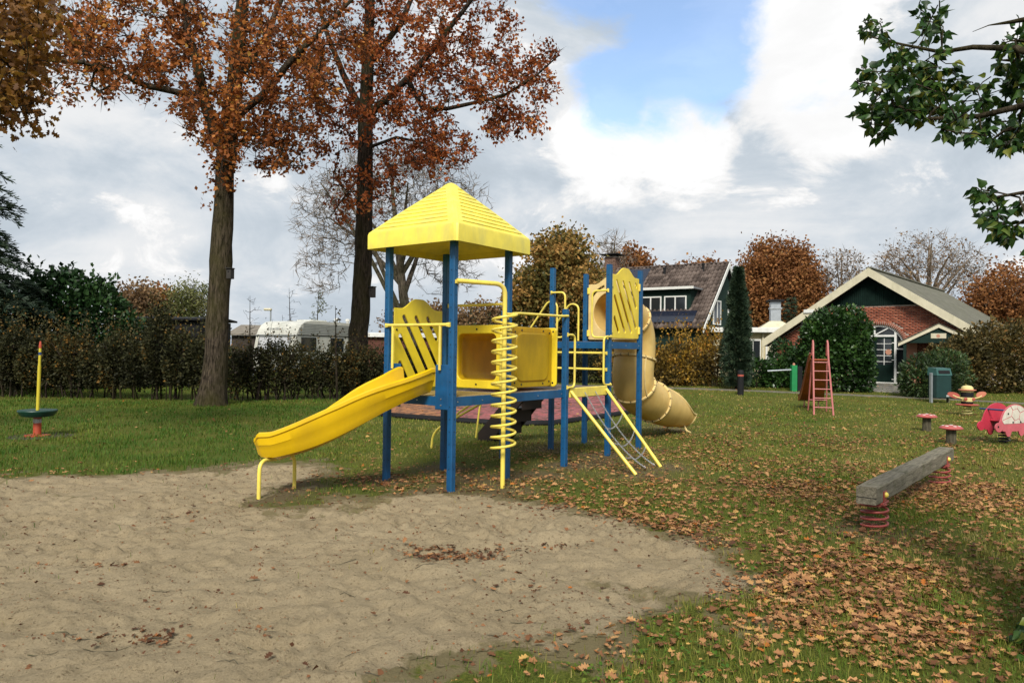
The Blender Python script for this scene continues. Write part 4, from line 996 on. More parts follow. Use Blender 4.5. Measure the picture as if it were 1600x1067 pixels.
# hedges and shrubs on the left
HD = 20.6
xa = at(-60, 600, HD + 1.0).x; xb = at(322, 600, HD).x; xc = at(618, 600, HD + 2.6).x
mass('brown_hedge', 'tall overgrown brown hedge left of the mossy oak trunk', 'hedge', hedge_blobs((xa, HD + 1.2), (xb, HD + .4), 1.95, 1.3, 12, .11, 3), 44000, .085, 'brownhedge', 31, stems=70, shell=.35, sprigs=260, spr_h=.8, nz=.3)
mass('brown_hedge', 'low clipped brown hedge in front of the caravan', 'hedge', hedge_blobs((xb + .3, HD + .5), (xc, HD + 2.7), 1.58, 1.0, 9, .06, 4, .25), 25000, .075, 'brownhedge', 33, stems=60, shell=.3, sprigs=120, spr_h=.6, nz=.2)
c = at(110, 520, 25.5)
mass('laurel_bush', 'large dark green laurel bush rising behind the brown hedge', 'bush', [(c.x, 25.5, 1.9, 1.95, 1.3, 2.35), (c.x - 1.5, 25.5, 1.8, 1.6, 1.2, 1.9), (c.x + .9, 25.6, 1.8, 1.3, 1.2, 2.0), (c.x - 2.6, 25.6, 1.6, 1.3, 1.2, 2.0), (c.x - .3, 25.3, 2.6, 1.2, 1, 1.75), (c.x + 1.9, 25.7, 1.5, .8, 1.0, 1.2)], 17000, .19, 'darklaurel', 41, sprigs=46, spr_h=.55, shell=.6)
# saplings standing in the hedge
def sapling(px, ptop, dep, n, spread, label, seed, leaf=None, per=4, cat='sapling', group=None, pbot=560, mat_b='darkbark', sz=.09):
    g = np.random.default_rng(seed); b = at(px, pbot, dep); b.z = float(gz(b.x, b.y)); top = at(px + g.normal() * 4, ptop, dep); sk = Skel()
    H = top.z - b.z; sk.limb([b - Vector((0, 0, .05)), b.lerp(top, .5) + Vector((g.normal() * .06, 0, 0)), top], [.02 * H ** .6, .014 * H ** .6, .006], step=.25)
    T = np.array([(b.x + g.normal() * spread * (1.1 - f), dep + g.normal() * spread * .8 * (1.1 - f), b.z + H * f) for f in g.uniform(.35, .98, n)]); tips = sk.grow(T, .22, .12, .08, g=g)
    lv = leaf_on_tips(sk, tips, per, .05, sz, T_SIMPLE, g=g) if leaf else None
    rooted_tree('sapling', label, b, sk, tips, lv, M[mat_b], M[leaf] if leaf else None, group, tip=.006, cat=cat)
sapling(393, 462, 34, 60, .85, 'bare sapling just left of the street lamp', 51, pbot=560)
sapling(455, 450, 36, 70, .85, 'bare sapling above the caravan roof right of the lamp', 52)
sapling(497, 455, 34, 80, .85, 'sparse leafy sapling above the middle of the caravan roof', 53, 'willow', 5)
sapling(528, 478, 21.6, 16, .22, 'thin leafy shoot in the hedge close left of the russet oak', 54, 'goldhedge', 4)
sapling(620, 480, 26, 22, .35, 'thin twiggy shoot seen through the slide tower panel', 55, 'brownhedge', 4)
sapling(735, 478, 26, 18, .25, 'leafy shoot seen just right of the near blue post', 56, 'shrub', 5)
sapling(765, 484, 26.5, 22, .3, 'leafy shoot seen left of the spiral climber', 57, 'shrub', 5)

# generic crown trees
TWIGGY = {}
def crown_tree(name, label, px, dep, base_py, ell, n, per, size, leaf, bark_m, seed, trunk_r=.22, lean=0, bare_n=0, bare_l=.6, group=None, tip=.008, fork=.35, limbs=6, spread=.2, power=.42, droop=.2, tmpl=T_SIMPLE, bow=.1, wob=.08):
    """ell: (px, py, rx, ry) crown ellipses in the picture, given their real size at depth dep"""
    g = np.random.default_rng(seed); b = at(px, base_py, dep); b.z = float(gz(b.x, b.y)) - .05; sk = Skel(); s = dep / FPX
    cx, cy = at(ell[0][0], ell[0][1], dep).x, at(ell[0][0], ell[0][1], dep).z; rx, rz = ell[0][2] * s, ell[0][3] * s
    fz = b.z + (cy + rz - b.z) * fork
    top = Vector((cx, dep, cy + rz * .55)); f0 = Vector((b.x + (cx - b.x) * .4, dep, fz))
    sk.limb([b, f0, top], [trunk_r * 1.15, trunk_r * .85, trunk_r * .2], step=.5)
    for i in range(limbs):
        a = 2 * math.pi * (i + g.uniform(-.3, .3)) / limbs; st = f0.lerp(top, g.uniform(.0, .45)); e = Vector((cx + math.cos(a) * rx * .72, dep + math.sin(a) * rx * .6, cy + g.uniform(-.25, .5) * rz))
        mid = st.lerp(e, .5) + Vector((0, 0, .12 * rz)); sk.limb([st, mid, e], [trunk_r * .42, trunk_r * .28, trunk_r * .1], step=.5)
    T = []
    for (ex, ey, erx, ery, fr) in [(*e, 1) if len(e) == 4 else e for e in ell]:
        c = at(ex, ey, dep); k = int(n * fr); d = unit(g.normal(size=(k, 3))) * (g.random(k) ** .42)[:, None]
        T.append(np.array(c) + d * np.array([erx * s, min(erx, ery) * s * .9, ery * s]))
    T = np.concatenate(T); T = T[T[:, 2] > b.z + .4]
    ml = 3
    tips = sk.grow(T, .45, bow, wob, g=g, minstart=ml); lv = leaf_on_tips(sk, tips, per, spread, size, tmpl, g=g, droop=droop) if per > 0 else None
    t = rooted_tree(name, label, b, sk, tips, lv, M[bark_m], M[leaf] if leaf else None, group, tip, power)
    if bare_n:
        V, F, r = leaf_on_tips(sk, tips, bare_n, .05, bare_l, T_TWIG, g=g, droop=-.25, along=.8); np_obj('twigs', V, F, M['twigs'], t, attrs={'rnd': r}, kind='stuff')
    return t
# wide bare tree behind the russet oak
crown_tree('bare_tree', 'wide nearly bare tree behind the russet oak trunk and roof', 655, 33, 560, [(610, 330, 150, 95), (520, 340, 72, 75, .35), (700, 330, 70, 80, .4), (500, 420, 45, 50, .12), (620, 255, 110, 40, .35), (700, 420, 55, 50, .16)], 900, 0, .1, None, 'greybark', 61, .30, tip=.0065, fork=.22, limbs=9, power=.40, bare_n=4, bare_l=.5, bow=.05, wob=.03)
# far trees on the left
crown_tree('far_tree', 'brownish far tree right of the laurel bush', 215, 62, 545, [(215, 470, 34, 30), (200, 490, 30, 30, .5)], 220, 9, .30, 'fargrey', 'palebark', 62, .2, spread=.35)
crown_tree('far_tree', 'small rusty orange far tree between laurel bush and mossy oak', 245, 64, 545, [(247, 475, 30, 28)], 190, 14, .30, 'farorange', 'palebark', 63, .2, spread=.35)
crown_tree('far_tree', 'pale green willow tree just left of the mossy oak trunk', 297, 50, 545, [(297, 475, 34, 36), (285, 500, 36, 30, .5)], 300, 14, .22, 'willow', 'greybark', 64, .2, spread=.3, tmpl=T_LONG)
crown_tree('far_tree', 'bushy brown far tree behind the low deck and tunnel', 700, 62, 548, [(660, 500, 70, 24), (760, 500, 60, 26, .8)], 300, 14, .3, 'fargrey', 'greybark', 65, .2, spread=.35)
# far trees on the right
crown_tree('autumn_tree', 'green and orange oak between the pyramid roof and the house chimney', 872, 40, 552, [(872, 440, 66, 74), (905, 470, 55, 60, .6), (832, 480, 46, 50, .4), (880, 395, 40, 32, .25)], 420, 24, .24, 'fargreen', 'darkbark', 66, .32, spread=.30)
crown_tree('bare_tree', 'bare twiggy tree just left of the house chimney top', 958, 58, 552, [(960, 405, 36, 46), (940, 420, 25, 40, .4)], 240, 0, .2, None, 'greybark', 67, .22, fork=.3, bare_n=3, bare_l=.8, bow=.05, wob=.03)
crown_tree('autumn_tree', 'small orange tree directly above the house chimney', 985, 62, 552, [(988, 420, 27, 30)], 130, 20, .34, 'farorange', 'darkbark', 68, .2, spread=.4)
crown_tree('autumn_tree', 'low orange treetop peeping over the house ridge', 1098, 75, 552, [(1098, 432, 42, 26), (1050, 440, 30, 20, .5)], 170, 18, .40, 'farorange', 'darkbark', 69, .25, spread=.45)
crown_tree('autumn_tree', 'big round orange oak between the house and the brick barn', 1214, 58, 552, [(1214, 440, 66, 66), (1190, 470, 50, 60, .5), (1245, 470, 46, 50, .5), (1205, 505, 60, 34, .4)], 620, 36, .25, 'farorange', 'darkbark', 70, .40, spread=.36)
crown_tree('bare_tree', 'thin bare tree left of the barn roof apex', 1315, 58, 553, [(1315, 425, 40, 38), (1300, 450, 36, 36, .5)], 200, 2, .2, 'fargrey', 'palebark', 71, .2, fork=.3, spread=.3, bare_n=3, bare_l=.75, bow=.05, wob=.03)
crown_tree('bare_tree', 'broad pale bare tree rising behind the barn roof', 1450, 56, 554, [(1452, 415, 84, 58), (1400, 430, 46, 44, .4), (1510, 420, 40, 40, .3)], 430, 2, .2, 'fargrey', 'palebark', 72, .36, fork=.3, limbs=9, spread=.3, bare_n=3, bare_l=.75, bow=.05, wob=.03)
crown_tree('autumn_tree', 'rusty red-brown tree at the right edge behind the hedge', 1590, 46, 556, [(1590, 460, 76, 56), (1545, 480, 42, 36, .4), (1600, 500, 70, 40, .5)], 420, 14, .22, 'farorange', 'palebark', 73, .25, spread=.3)
crown_tree('autumn_tree', 'olive brown shrub tree behind the barn roof on the right', 1560, 52, 556, [(1570, 490, 46, 34), (1590, 500, 40, 40, .6)], 260, 22, .2, 'goldhedge', 'palebark', 74, .2, spread=.3)
sb = at(1236, 545, 52); spruce('spruce_tree', 'small far spruce beside the metal chimney', (sb.x, 52, .25), 5.6, 1.2, 77, tiers=18, tuft=.34, dens=12, per=10)
# narrow dark conifer by the house
cb = gp(1152, 608)
def column_conifer():
    g = np.random.default_rng(81); t = thing('conifer_tree', 'narrow dark conifer between the house and the flat roofed annex', 'tree', cb); H = 4.75; n = 15000
    f = g.random(n) ** .85; prof = np.interp(f, [0, .08, .3, .6, .85, 1], [.38, .52, .45, .33, .21, .05]) * 1.0; a = g.uniform(0, 2 * np.pi, n); rr = prof * (.2 + .85 * g.random(n) ** .6) * (.25 + 1.45 * fbm(a * 1.6 + 9, f * 11, 4, 3))
    C = np.stack([cb.x + np.cos(a) * rr, cb.y + np.sin(a) * rr, cb.z + .12 + f * H], 1); A = np.stack([np.cos(a), np.sin(a), .35 * np.ones(n)], 1)
    V, F, r = leaf_arrays(C, .2 * g.uniform(.5, 1.2, n), T_TUFT, A, .6, g=g); np_obj('crown', V, F, M['needles'], t, attrs={'rnd': r})
    m = MB(); m.tube([cb - Vector((0, 0, .05)), cb + Vector((0, 0, 2.4)), cb + Vector((0, 0, H))], [.11, .07, .01], 8); m.build('trunk', M['darkbark'], t, smooth=True)
column_conifer()
# shrubs on the right
def blob_px(specs, dep): 
    out = []
    for (px, py, rx, ry, rd) in specs: c = at(px, py, dep); out.append((c.x, dep, c.z, rx * dep / FPX, rd, ry * dep / FPX))
    return out
b = gp(1306, 614).y + .9
mass('laurel_bush', 'big rounded laurel bush covering the left half of the barn door', 'bush', blob_px([(1306, 565, 52, 58, 1.0), (1300, 535, 44, 52, .9), (1328, 528, 32, 46, .85), (1280, 550, 30, 58, .9), (1340, 580, 22, 44, .8)], b), 13500, .16, 'laurel', 91, sprigs=24, spr_h=.3, shell=.62)
b = gp(1205, 607).y + .7
mass('laurel_hedge', 'low bright green laurel hedge behind the green barrier post', 'hedge', blob_px([(1190, 586, 26, 26, .6), (1215, 586, 28, 27, .6), (1243, 584, 26, 28, .6)], b), 4200, .15, 'laurel', 92, shell=.55)
c = at(1245, 565, 33); mass('dark_shrub', 'dark shrub against the left brick wall of the barn', 'bush', blob_px([(1222, 560, 22, 30, .6), (1238, 570, 20, 26, .6)], 33.5), 2600, .15, 'darklaurel', 93)
b = gp(1450, 624).y + .8
mass('dark_shrub', 'rounded dark green shrub right of the barn door behind the bin', 'bush', blob_px([(1448, 590, 38, 36, .9), (1478, 585, 32, 40, .9), (1430, 600, 20, 26, .7)], b), 6000, .15, 'shrub', 94, tmpl=T_LONG)
b = gp(1520, 618).y + 1.6
mass('yellow_hedge', 'wide golden brown beech hedge at the right edge', 'hedge', blob_px([(1472, 572, 32, 36, .8), (1508, 566, 36, 48, .9), (1550, 560, 46, 60, .9), (1600, 560, 48, 62, .9), (1650, 560, 48, 60, .9)], b), 21000, .13, 'goldhedge', 95, sprigs=50, spr_h=.3, shell=.5)
b = gp(1060, 604).y + .8
mass('yellow_bushes', 'mixed yellow and brown bushes in front of the tiled house', 'bush', blob_px([(1000, 570, 36, 38, .9), (1032, 575, 28, 34, .8), (1062, 568, 28, 42, .9), (1092, 572, 28, 40, .9), (1112, 562, 20, 46, .7), (965, 572, 30, 34, .9), (1045, 580, 60, 24, .9)], b), 12500, .13, 'yellowbush', 96, sprigs=90, spr_h=.9, shell=.4, nz=.4, stems=40, twig=.9)
b = gp(900, 600).y + 1
mass('dark_shrub', 'brown green hedge seen between the tube tower posts', 'hedge', blob_px([(920, 575, 30, 30, .8), (880, 575, 30, 28, .8), (840, 572, 32, 28, .8), (795, 572, 32, 28, .8), (750, 572, 34, 28, .8), (700, 570, 34, 30, .8), (655, 570, 34, 30, .8)], b), 16000, .12, 'brownhedge', 97, shell=.4)
# ------------------------------------------------------------------ buildings and vehicles beyond the lawn
M['brick'] = None
def make_attrmat(name, stops, rough=.85, bump=None, spec=.2):
    t = NT(name); c = t.ramp(t.attr('rnd'), stops); f = t.noise(3, 6, .6); c = t.mix(.25, c, t.mix(f, (.02, .015, .012), c)); return t.out(c, rough, 0, spec)
M['brick'] = make_attrmat('red bricks', [(0, (.21, .062, .036)), (.5, (.33, .098, .055)), (1, (.43, .15, .085))])
M['chimbrick'] = make_attrmat('brown chimney bricks', [(0, (.11, .06, .042)), (.5, (.17, .09, .062)), (1, (.24, .14, .10))])
M['tiles'] = make_attrmat('brown roof tiles', [(0, (.05, .037, .031)), (.5, (.098, .074, .062)), (1, (.16, .124, .105))], .8)
M['paver'] = make_attrmat('grey pavers', [(0, (.12, .115, .10)), (.5, (.19, .18, .155)), (1, (.26, .245, .21))], .9)
M['mortar'] = plain('mortar', (.36, .30, .25), .95, var=.2)
M['boards'] = plain('dark green boards', (.006, .017, .013), .9, var=.35, scale=3, spec=.12)
M['housegreen'] = plain('dull green boards', (.012, .028, .022), .9, var=.3, spec=.15)
M['creampaint'] = plain('cream painted timber', (.58, .53, .38), .6, var=.12, scale=3, dirt=(.35, .33, .2), grime=.4)
M['white'] = plain('white paint', (.68, .68, .64), .5, var=.08, dirt=(.4, .4, .34), grime=.3)
M['creamwall'] = plain('cream wall', (.48, .42, .26), .8, var=.12)
M['corrug'] = plain('mossy corrugated roof', (.13, .125, .095), .9, var=.35, scale=2.5, dirt=(.08, .085, .04))
M['solar'] = plain('solar panel', (.012, .016, .03), .12, var=.2, spec=.6)
M['black'] = plain('black plastic', (.012, .012, .013), .75, spec=.2)
M['zinc'] = plain('zinc sheet', (.42, .45, .47), .35, .6, var=.15)
M['stucco'] = plain('pink stucco', (.46, .22, .14), .9, var=.2)
t = NT('window glass'); t.b.inputs['Base Color'].default_value = (.018, .022, .024, 1); t.b.inputs['Roughness'].default_value = .06; t.b.inputs['Specular IOR Level'].default_value = .7; M['glass'] = t.m
def rnd_obj(name, quads, mat, parent, kind='stuff'):
    """quads: list of (verts(4 or 8), rnd) boxes or sheets joined into one part"""
    V = []; F = []; A = []; o = 0
    bf = np.array([(3, 2, 1, 0), (4, 5, 6, 7), (0, 1, 5, 4), (1, 2, 6, 5), (2, 3, 7, 6), (3, 0, 4, 7)])
    for vs, r in quads:
        V.append(np.array([tuple(v) for v in vs], float)); F.append((bf if len(vs) == 8 else np.array([(0, 1, 2, 3)])) + o); A += [r] * len(vs); o += len(vs)
    return np_obj(name, np.concatenate(V), np.concatenate(F), mat, parent, attrs={'rnd': A}, kind=kind)
def bx(a, b):
    x0, y0, z0 = a; x1, y1, z1 = b
    return [(x0, y0, z0), (x1, y0, z0), (x1, y1, z0), (x0, y1, z0), (x0, y0, z1), (x1, y0, z1), (x1, y1, z1), (x0, y1, z1)]
def text_mesh(body, size, ext=.002):
    cu = bpy.data.curves.new('lettering', 'FONT'); cu.body = body; cu.size = size; cu.extrude = ext; cu.align_x = 'CENTER'; cu.align_y = 'CENTER'; cu.resolution_u = 3
    o = link(bpy.data.objects.new('lettering', cu)); dg = bpy.context.evaluated_depsgraph_get(); dg.update()
    me = bpy.data.meshes.new_from_object(o.evaluated_get(dg)); bpy.data.objects.remove(o); bpy.data.curves.remove(cu); return me

def build_house():
    apex = at(1139, 412, 42); gzv = float(gz(apex.x, 42)); h = thing('tiled_house', 'house with brown tiled roof, dark dormer and solar panels behind the tube slide', 'house', (apex.x, 42, gzv), R(146), local=True)
    zr = apex.z - gzv; ye, ze = 4.3, 2.62; k = (zr - ze) / ye; L = 10.4; yb = -4.3
    m = MB(); m.box((.25, yb + .35, -.1), (L - .25, ye - .35, ze - .05)); m.add([(.25, yb + .35, ze - .05), (.25, ye - .35, ze - .05), (.25, 0, zr - .18), (L - .25, yb + .35, ze - .05), (L - .25, ye - .35, ze - .05), (L - .25, 0, zr - .18)], [(0, 2, 1), (3, 4, 5), (0, 3, 5, 2), (1, 2, 5, 4)])
    m.build('wall', M['housegreen'], h)
    # gable boards
    for i in range(26):
        y = -3.8 + i * .3; zt = zr - .3 - abs(y + .15) * k
        if zt < .5: continue
        m = MB(); m.box((.205, y + .006, 2.35), (.249, y + .294, max(2.4, zt))); m.build('gable_board', M['housegreen'], h)
    sl = math.hypot(ye + .1, zr - ze)
    def roofp(x, s, n):                 # s along the slope from the ridge, n above it, front slope
        c, sn = (ye + .1) / sl, (zr - ze) / sl; return Vector((x, s * c + n * sn, zr - s * sn + n * c))
    # pantiles: each tile one wavy strip piece
    NXT, NR = int(L / .26), 17; V = []; F = []; A = []; o = 0; row = sl / NR; g = np.random.default_rng(3)
    for side in (1, -1):
        for r in range(NR):
            for c in range(NXT):
                x0 = c * L / NXT; w = L / NXT; prof = [(0, .02), (.2, .085), (.45, .08), (.65, .01), (.85, -.01), (1.0, .02)]; rr = g.random()
                for (s, lift) in ((r * row - .0, .0), ((r + 1) * row + .03, .06)):
                    for (f, z) in prof:
                        p = roofp(x0 + f * w, s, .03 + z + lift + g.normal() * .002); V.append((p.x, p.y * side, p.z))
                lo = o + 6
                for (f, z) in prof:
                    p = roofp(x0 + f * w, (r + 1) * row + .03, .0); V.append((p.x, p.y * side, p.z))
                for q in range(5):
                    F.append((o + q, o + q + 1, lo + q + 1, lo + q)); F.append((lo + q, lo + q + 1, lo + 7 + q, lo + 6 + q))
                A += [rr] * 18; o += 18
    np_obj('roof_tiles', V, F, M['tiles'], h, attrs={'rnd': A}, kind='stuff')
    q = []
    for i in range(int(L / .38)):
        x = i * .38; q.append((bx((x, -.11, zr + .02), (x + .40, .11, zr + .12)), g.random()))
    rnd_obj('ridge_tiles', q, M['tiles'], h)
    m = MB(); m.add([(0, -ye - .05, ze - .02), (0, ye + .05, ze - .02), (0, 0, zr - .02), (L, -ye - .05, ze - .02), (L, ye + .05, ze - .02), (L, 0, zr - .02)], [(0, 3, 5, 2), (1, 2, 5, 4), (0, 1, 4, 3)]); m.build('roof_underlay', M['black'], h)
    # bargeboards on the near gable
    for s in (1, -1):
        m = MB(); a = Vector((-.06, 0, zr + .05)); b = Vector((-.06, s * (ye + .12), ze - .02)); m.add([a, b, b - Vector((0, 0, .26)), a - Vector((0, 0, .28))] + [p + Vector((.05, 0, 0)) for p in (a, b, b - Vector((0, 0, .26)), a - Vector((0, 0, .28)))], [(0, 1, 2, 3), (7, 6, 5, 4), (0, 4, 5, 1), (1, 5, 6, 2), (2, 6, 7, 3), (3, 7, 4, 0)]); m.build('bargeboard', M['white'], h)
    def window(x0, x1, z0, z1, y, parent, panes=2, ax='y', fw=.07):
        f = MB()
        def b2(a0, a1, c0, c1, d0, d1):
            if ax == 'y': f.box((a0, y + d0, c0), (a1, y + d1, c1))
            else: f.box((y + d0, a0, c0), (y + d1, a1, c1))
        b2(x0, x1, z0, z0 + fw, 0, .06); b2(x0, x1, z1 - fw, z1, 0, .06); b2(x0, x0 + fw, z0 + fw, z1 - fw, 0, .06); b2(x1 - fw, x1, z0 + fw, z1 - fw, 0, .06)
        for i in range(1, panes):
            xm = x0 + (x1 - x0) * i / panes; b2(xm - fw / 2, xm + fw / 2, z0 + fw, z1 - fw, .002, .058)
        w = f.build('window', M['white'], parent)
        for i in range(panes):
            a = x0 + (x1 - x0) * i / panes + .04; c = x0 + (x1 - x0) * (i + 1) / panes - .04; f = MB(); b2(a, c, z0 + .04, z1 - .04, .018, .03); f.build('pane', M['glass'], w)
        return w
    # dormer
    dz0, dz1, dy = 3.42, 4.86, 3.3; m = MB(); m.add([(1.1, dy, dz0 - .1), (4.6, dy, dz0 - .1), (4.6, dy, dz1), (1.1, dy, dz1), (1.1, (zr - dz1) / k - .3, dz1), (4.6, (zr - dz1) / k - .3, dz1)], [(0, 1, 2, 3), (0, 3, 4), (1, 5, 2), (3, 2, 5, 4)]); d = m.build('dormer', M['housegreen'], h)
    m = MB(); m.box((.85, .9, dz1 + .002), (4.85, dy + .28, dz1 + .10)); m.build('dormer_roof', M['zinc'], d)
    m = MB(); m.box((.83, dy + .285, dz1 - .02), (4.87, dy + .32, dz1 + .12)); m.build('fascia', M['white'], d)
    for (a, b) in ((1.32, 2.63), (2.80, 4.1)): window(a, b, dz0 + .08, dz1 - .38, dy + .01, h)
    # solar panels on the slope
    def panel(x0, x1, s0, s1):
        m = MB(); q = [roofp(x0, s0, .14), roofp(x1, s0, .14), roofp(x1, s1, .14), roofp(x0, s1, .14)]; q2 = [roofp(x0, s0, .17), roofp(x1, s0, .17), roofp(x1, s1, .17), roofp(x0, s1, .17)]
        m.add(q + q2, [(0, 1, 2, 3), (7, 6, 5, 4), (0, 4, 5, 1), (1, 5, 6, 2), (2, 6, 7, 3), (3, 7, 4, 0)]); m.build('solar_panel', M['solar'], h)
    for i in range(3): panel(.62 + i * 1.03, .62 + i * 1.03 + 1.0, 4.58, 5.55)
    for i in range(2): panel(4.75 + i * 1.03, 4.75 + i * 1.03 + 1.0, .3, 1.9)
    for i in range(4): panel(6.3 + i * 1.03, 6.3 + i * 1.03 + 1.0, 2.9, 4.5)
    for (x, s) in ((1.35, .75), (3.7, .95)):
        p = roofp(x, s, 0); m = MB(); m.lathe([(.075, 0), (.075, .42), (.10, .43), (.10, .52), (.03, .55)], (p.x, p.y, p.z), 12); m.build('vent_pipe', M['black'], h)
    # chimney
    q = []; g = np.random.default_rng(5); cx, cw, cz0, cz1 = 7.55, .36, zr - .55, zr + .85
    for j in range(int((cz1 - cz0) / .075)):
        for i in range(4):
            o2 = .11 if j % 2 else 0
            for (s, ax) in ((1, 'y'), (-1, 'x')):
                a = cx - cw + i * .23 + o2 - .05; z = cz0 + j * .075
                if ax == 'y': q.append((bx((max(cx - cw, a), cw - .03, z), (min(cx + cw, a + .215), cw + .008, z + .063)), g.random()))
                else: q.append((bx((cx - cw - .008, max(-cw, -cw + i * .23 + o2 - .05), z), (cx - cw + .03, min(cw, -cw + i * .23 + o2 + .165), z + .063)), g.random()))
    m = MB(); m.box((cx - cw, -cw, cz0), (cx + cw, cw, cz1)); ch = m.build('chimney', M['mortar'], h); rnd_obj('brickwork', q, M['chimbrick'], ch)
    m = MB(); m.box((cx - .62, -.62, cz1 + .10), (cx + .62, .62, cz1 + .16)); m.box((cx - .3, -.3, cz1 + .001), (cx + .3, .3, cz1 + .099)); m.build('chimney_cap', M['black'], ch)
    # gable window and balcony door
    for (y0, y1, z0, z1) in ((-1.6, -.5, 2.9, 5.0), (.9, 2.2, 2.9, 4.3)): window(y0, y1, z0, z1, .14, h, 2, 'x')
    return h
build_house()

def build_annex():
    a = at(1186, 515, 39.5); g0 = float(gz(a.x, 39.5)); t = thing('flat_roofed_annex', 'low cream annex with white flat roof edge beside the brick barn', 'building', (a.x, 39.5, g0), R(-12), local=True); zt = a.z - g0 + .1
    m = MB(); m.box((-2.4, 0, -.1), (3.2, 3, zt - .28)); m.build('wall', M['creamwall'], t)
    m = MB(); m.box((-2.7, -.45, zt - .27), (3.3, 3.2, zt), .02); m.build('roof_edge', M['white'], t)
    m = MB(); m.box((.35, -.05, .02), (1.5, -.003, 2.15)); d = m.build('door', M['white'], t)
    m = MB(); m.box((.45, -.075, 1.25), (1.4, -.053, 2.0)); m.build('pane', M['creampaint'], d)
    m = MB(); m.box((-.75, -.05, .7), (.1, -.003, 2.1)); w = m.build('window', M['white'], t)
    for x in (-.68, -.29): m = MB(); m.box((x, -.07, .8), (x + .34, -.053, 2.0)); m.build('pane', M['glass'], w)
    m = MB(); m.box((.16, -.12, .0), (.24, -.01, 2.4)); m.build('downpipe', M['creampaint'], t)
    a = at(1211, 503, 41.5); t2 = thing('metal_chimney', 'square metal flue with dark cap on the annex roof', 'chimney', (a.x, 41.5, zt + g0 - .0), R(-12), local=True); hz = at(1211, 472, 41.5).z - (zt + g0)
    m = MB(); m.box((-.28, -.28, .45), (.28, .28, hz), .01); m.build('flue', M['zinc'], t2)
    m = MB(); m.box((-.45, -.45, hz + .001), (.45, .45, hz + .12), .02); m.build('cap', M['black'], t2)
    m = MB(); m.box((-.34, -.34, hz - .42), (.34, .34, hz - .34), .01); m.build('collar', M['zinc'], t2)
    m = MB(); m.add([(-1.0, -1, 0), (1.0, -1, 0), (1.0, 1, 0), (-1.0, 1, 0), (-.32, -.32, .46), (.32, -.32, .46), (.32, .32, .46), (-.32, .32, .46)], [(3, 2, 1, 0), (4, 5, 6, 7), (0, 1, 5, 4), (1, 2, 6, 5), (2, 3, 7, 6), (3, 0, 4, 7)]); m.build('base', M['creampaint'], t2)
build_annex()

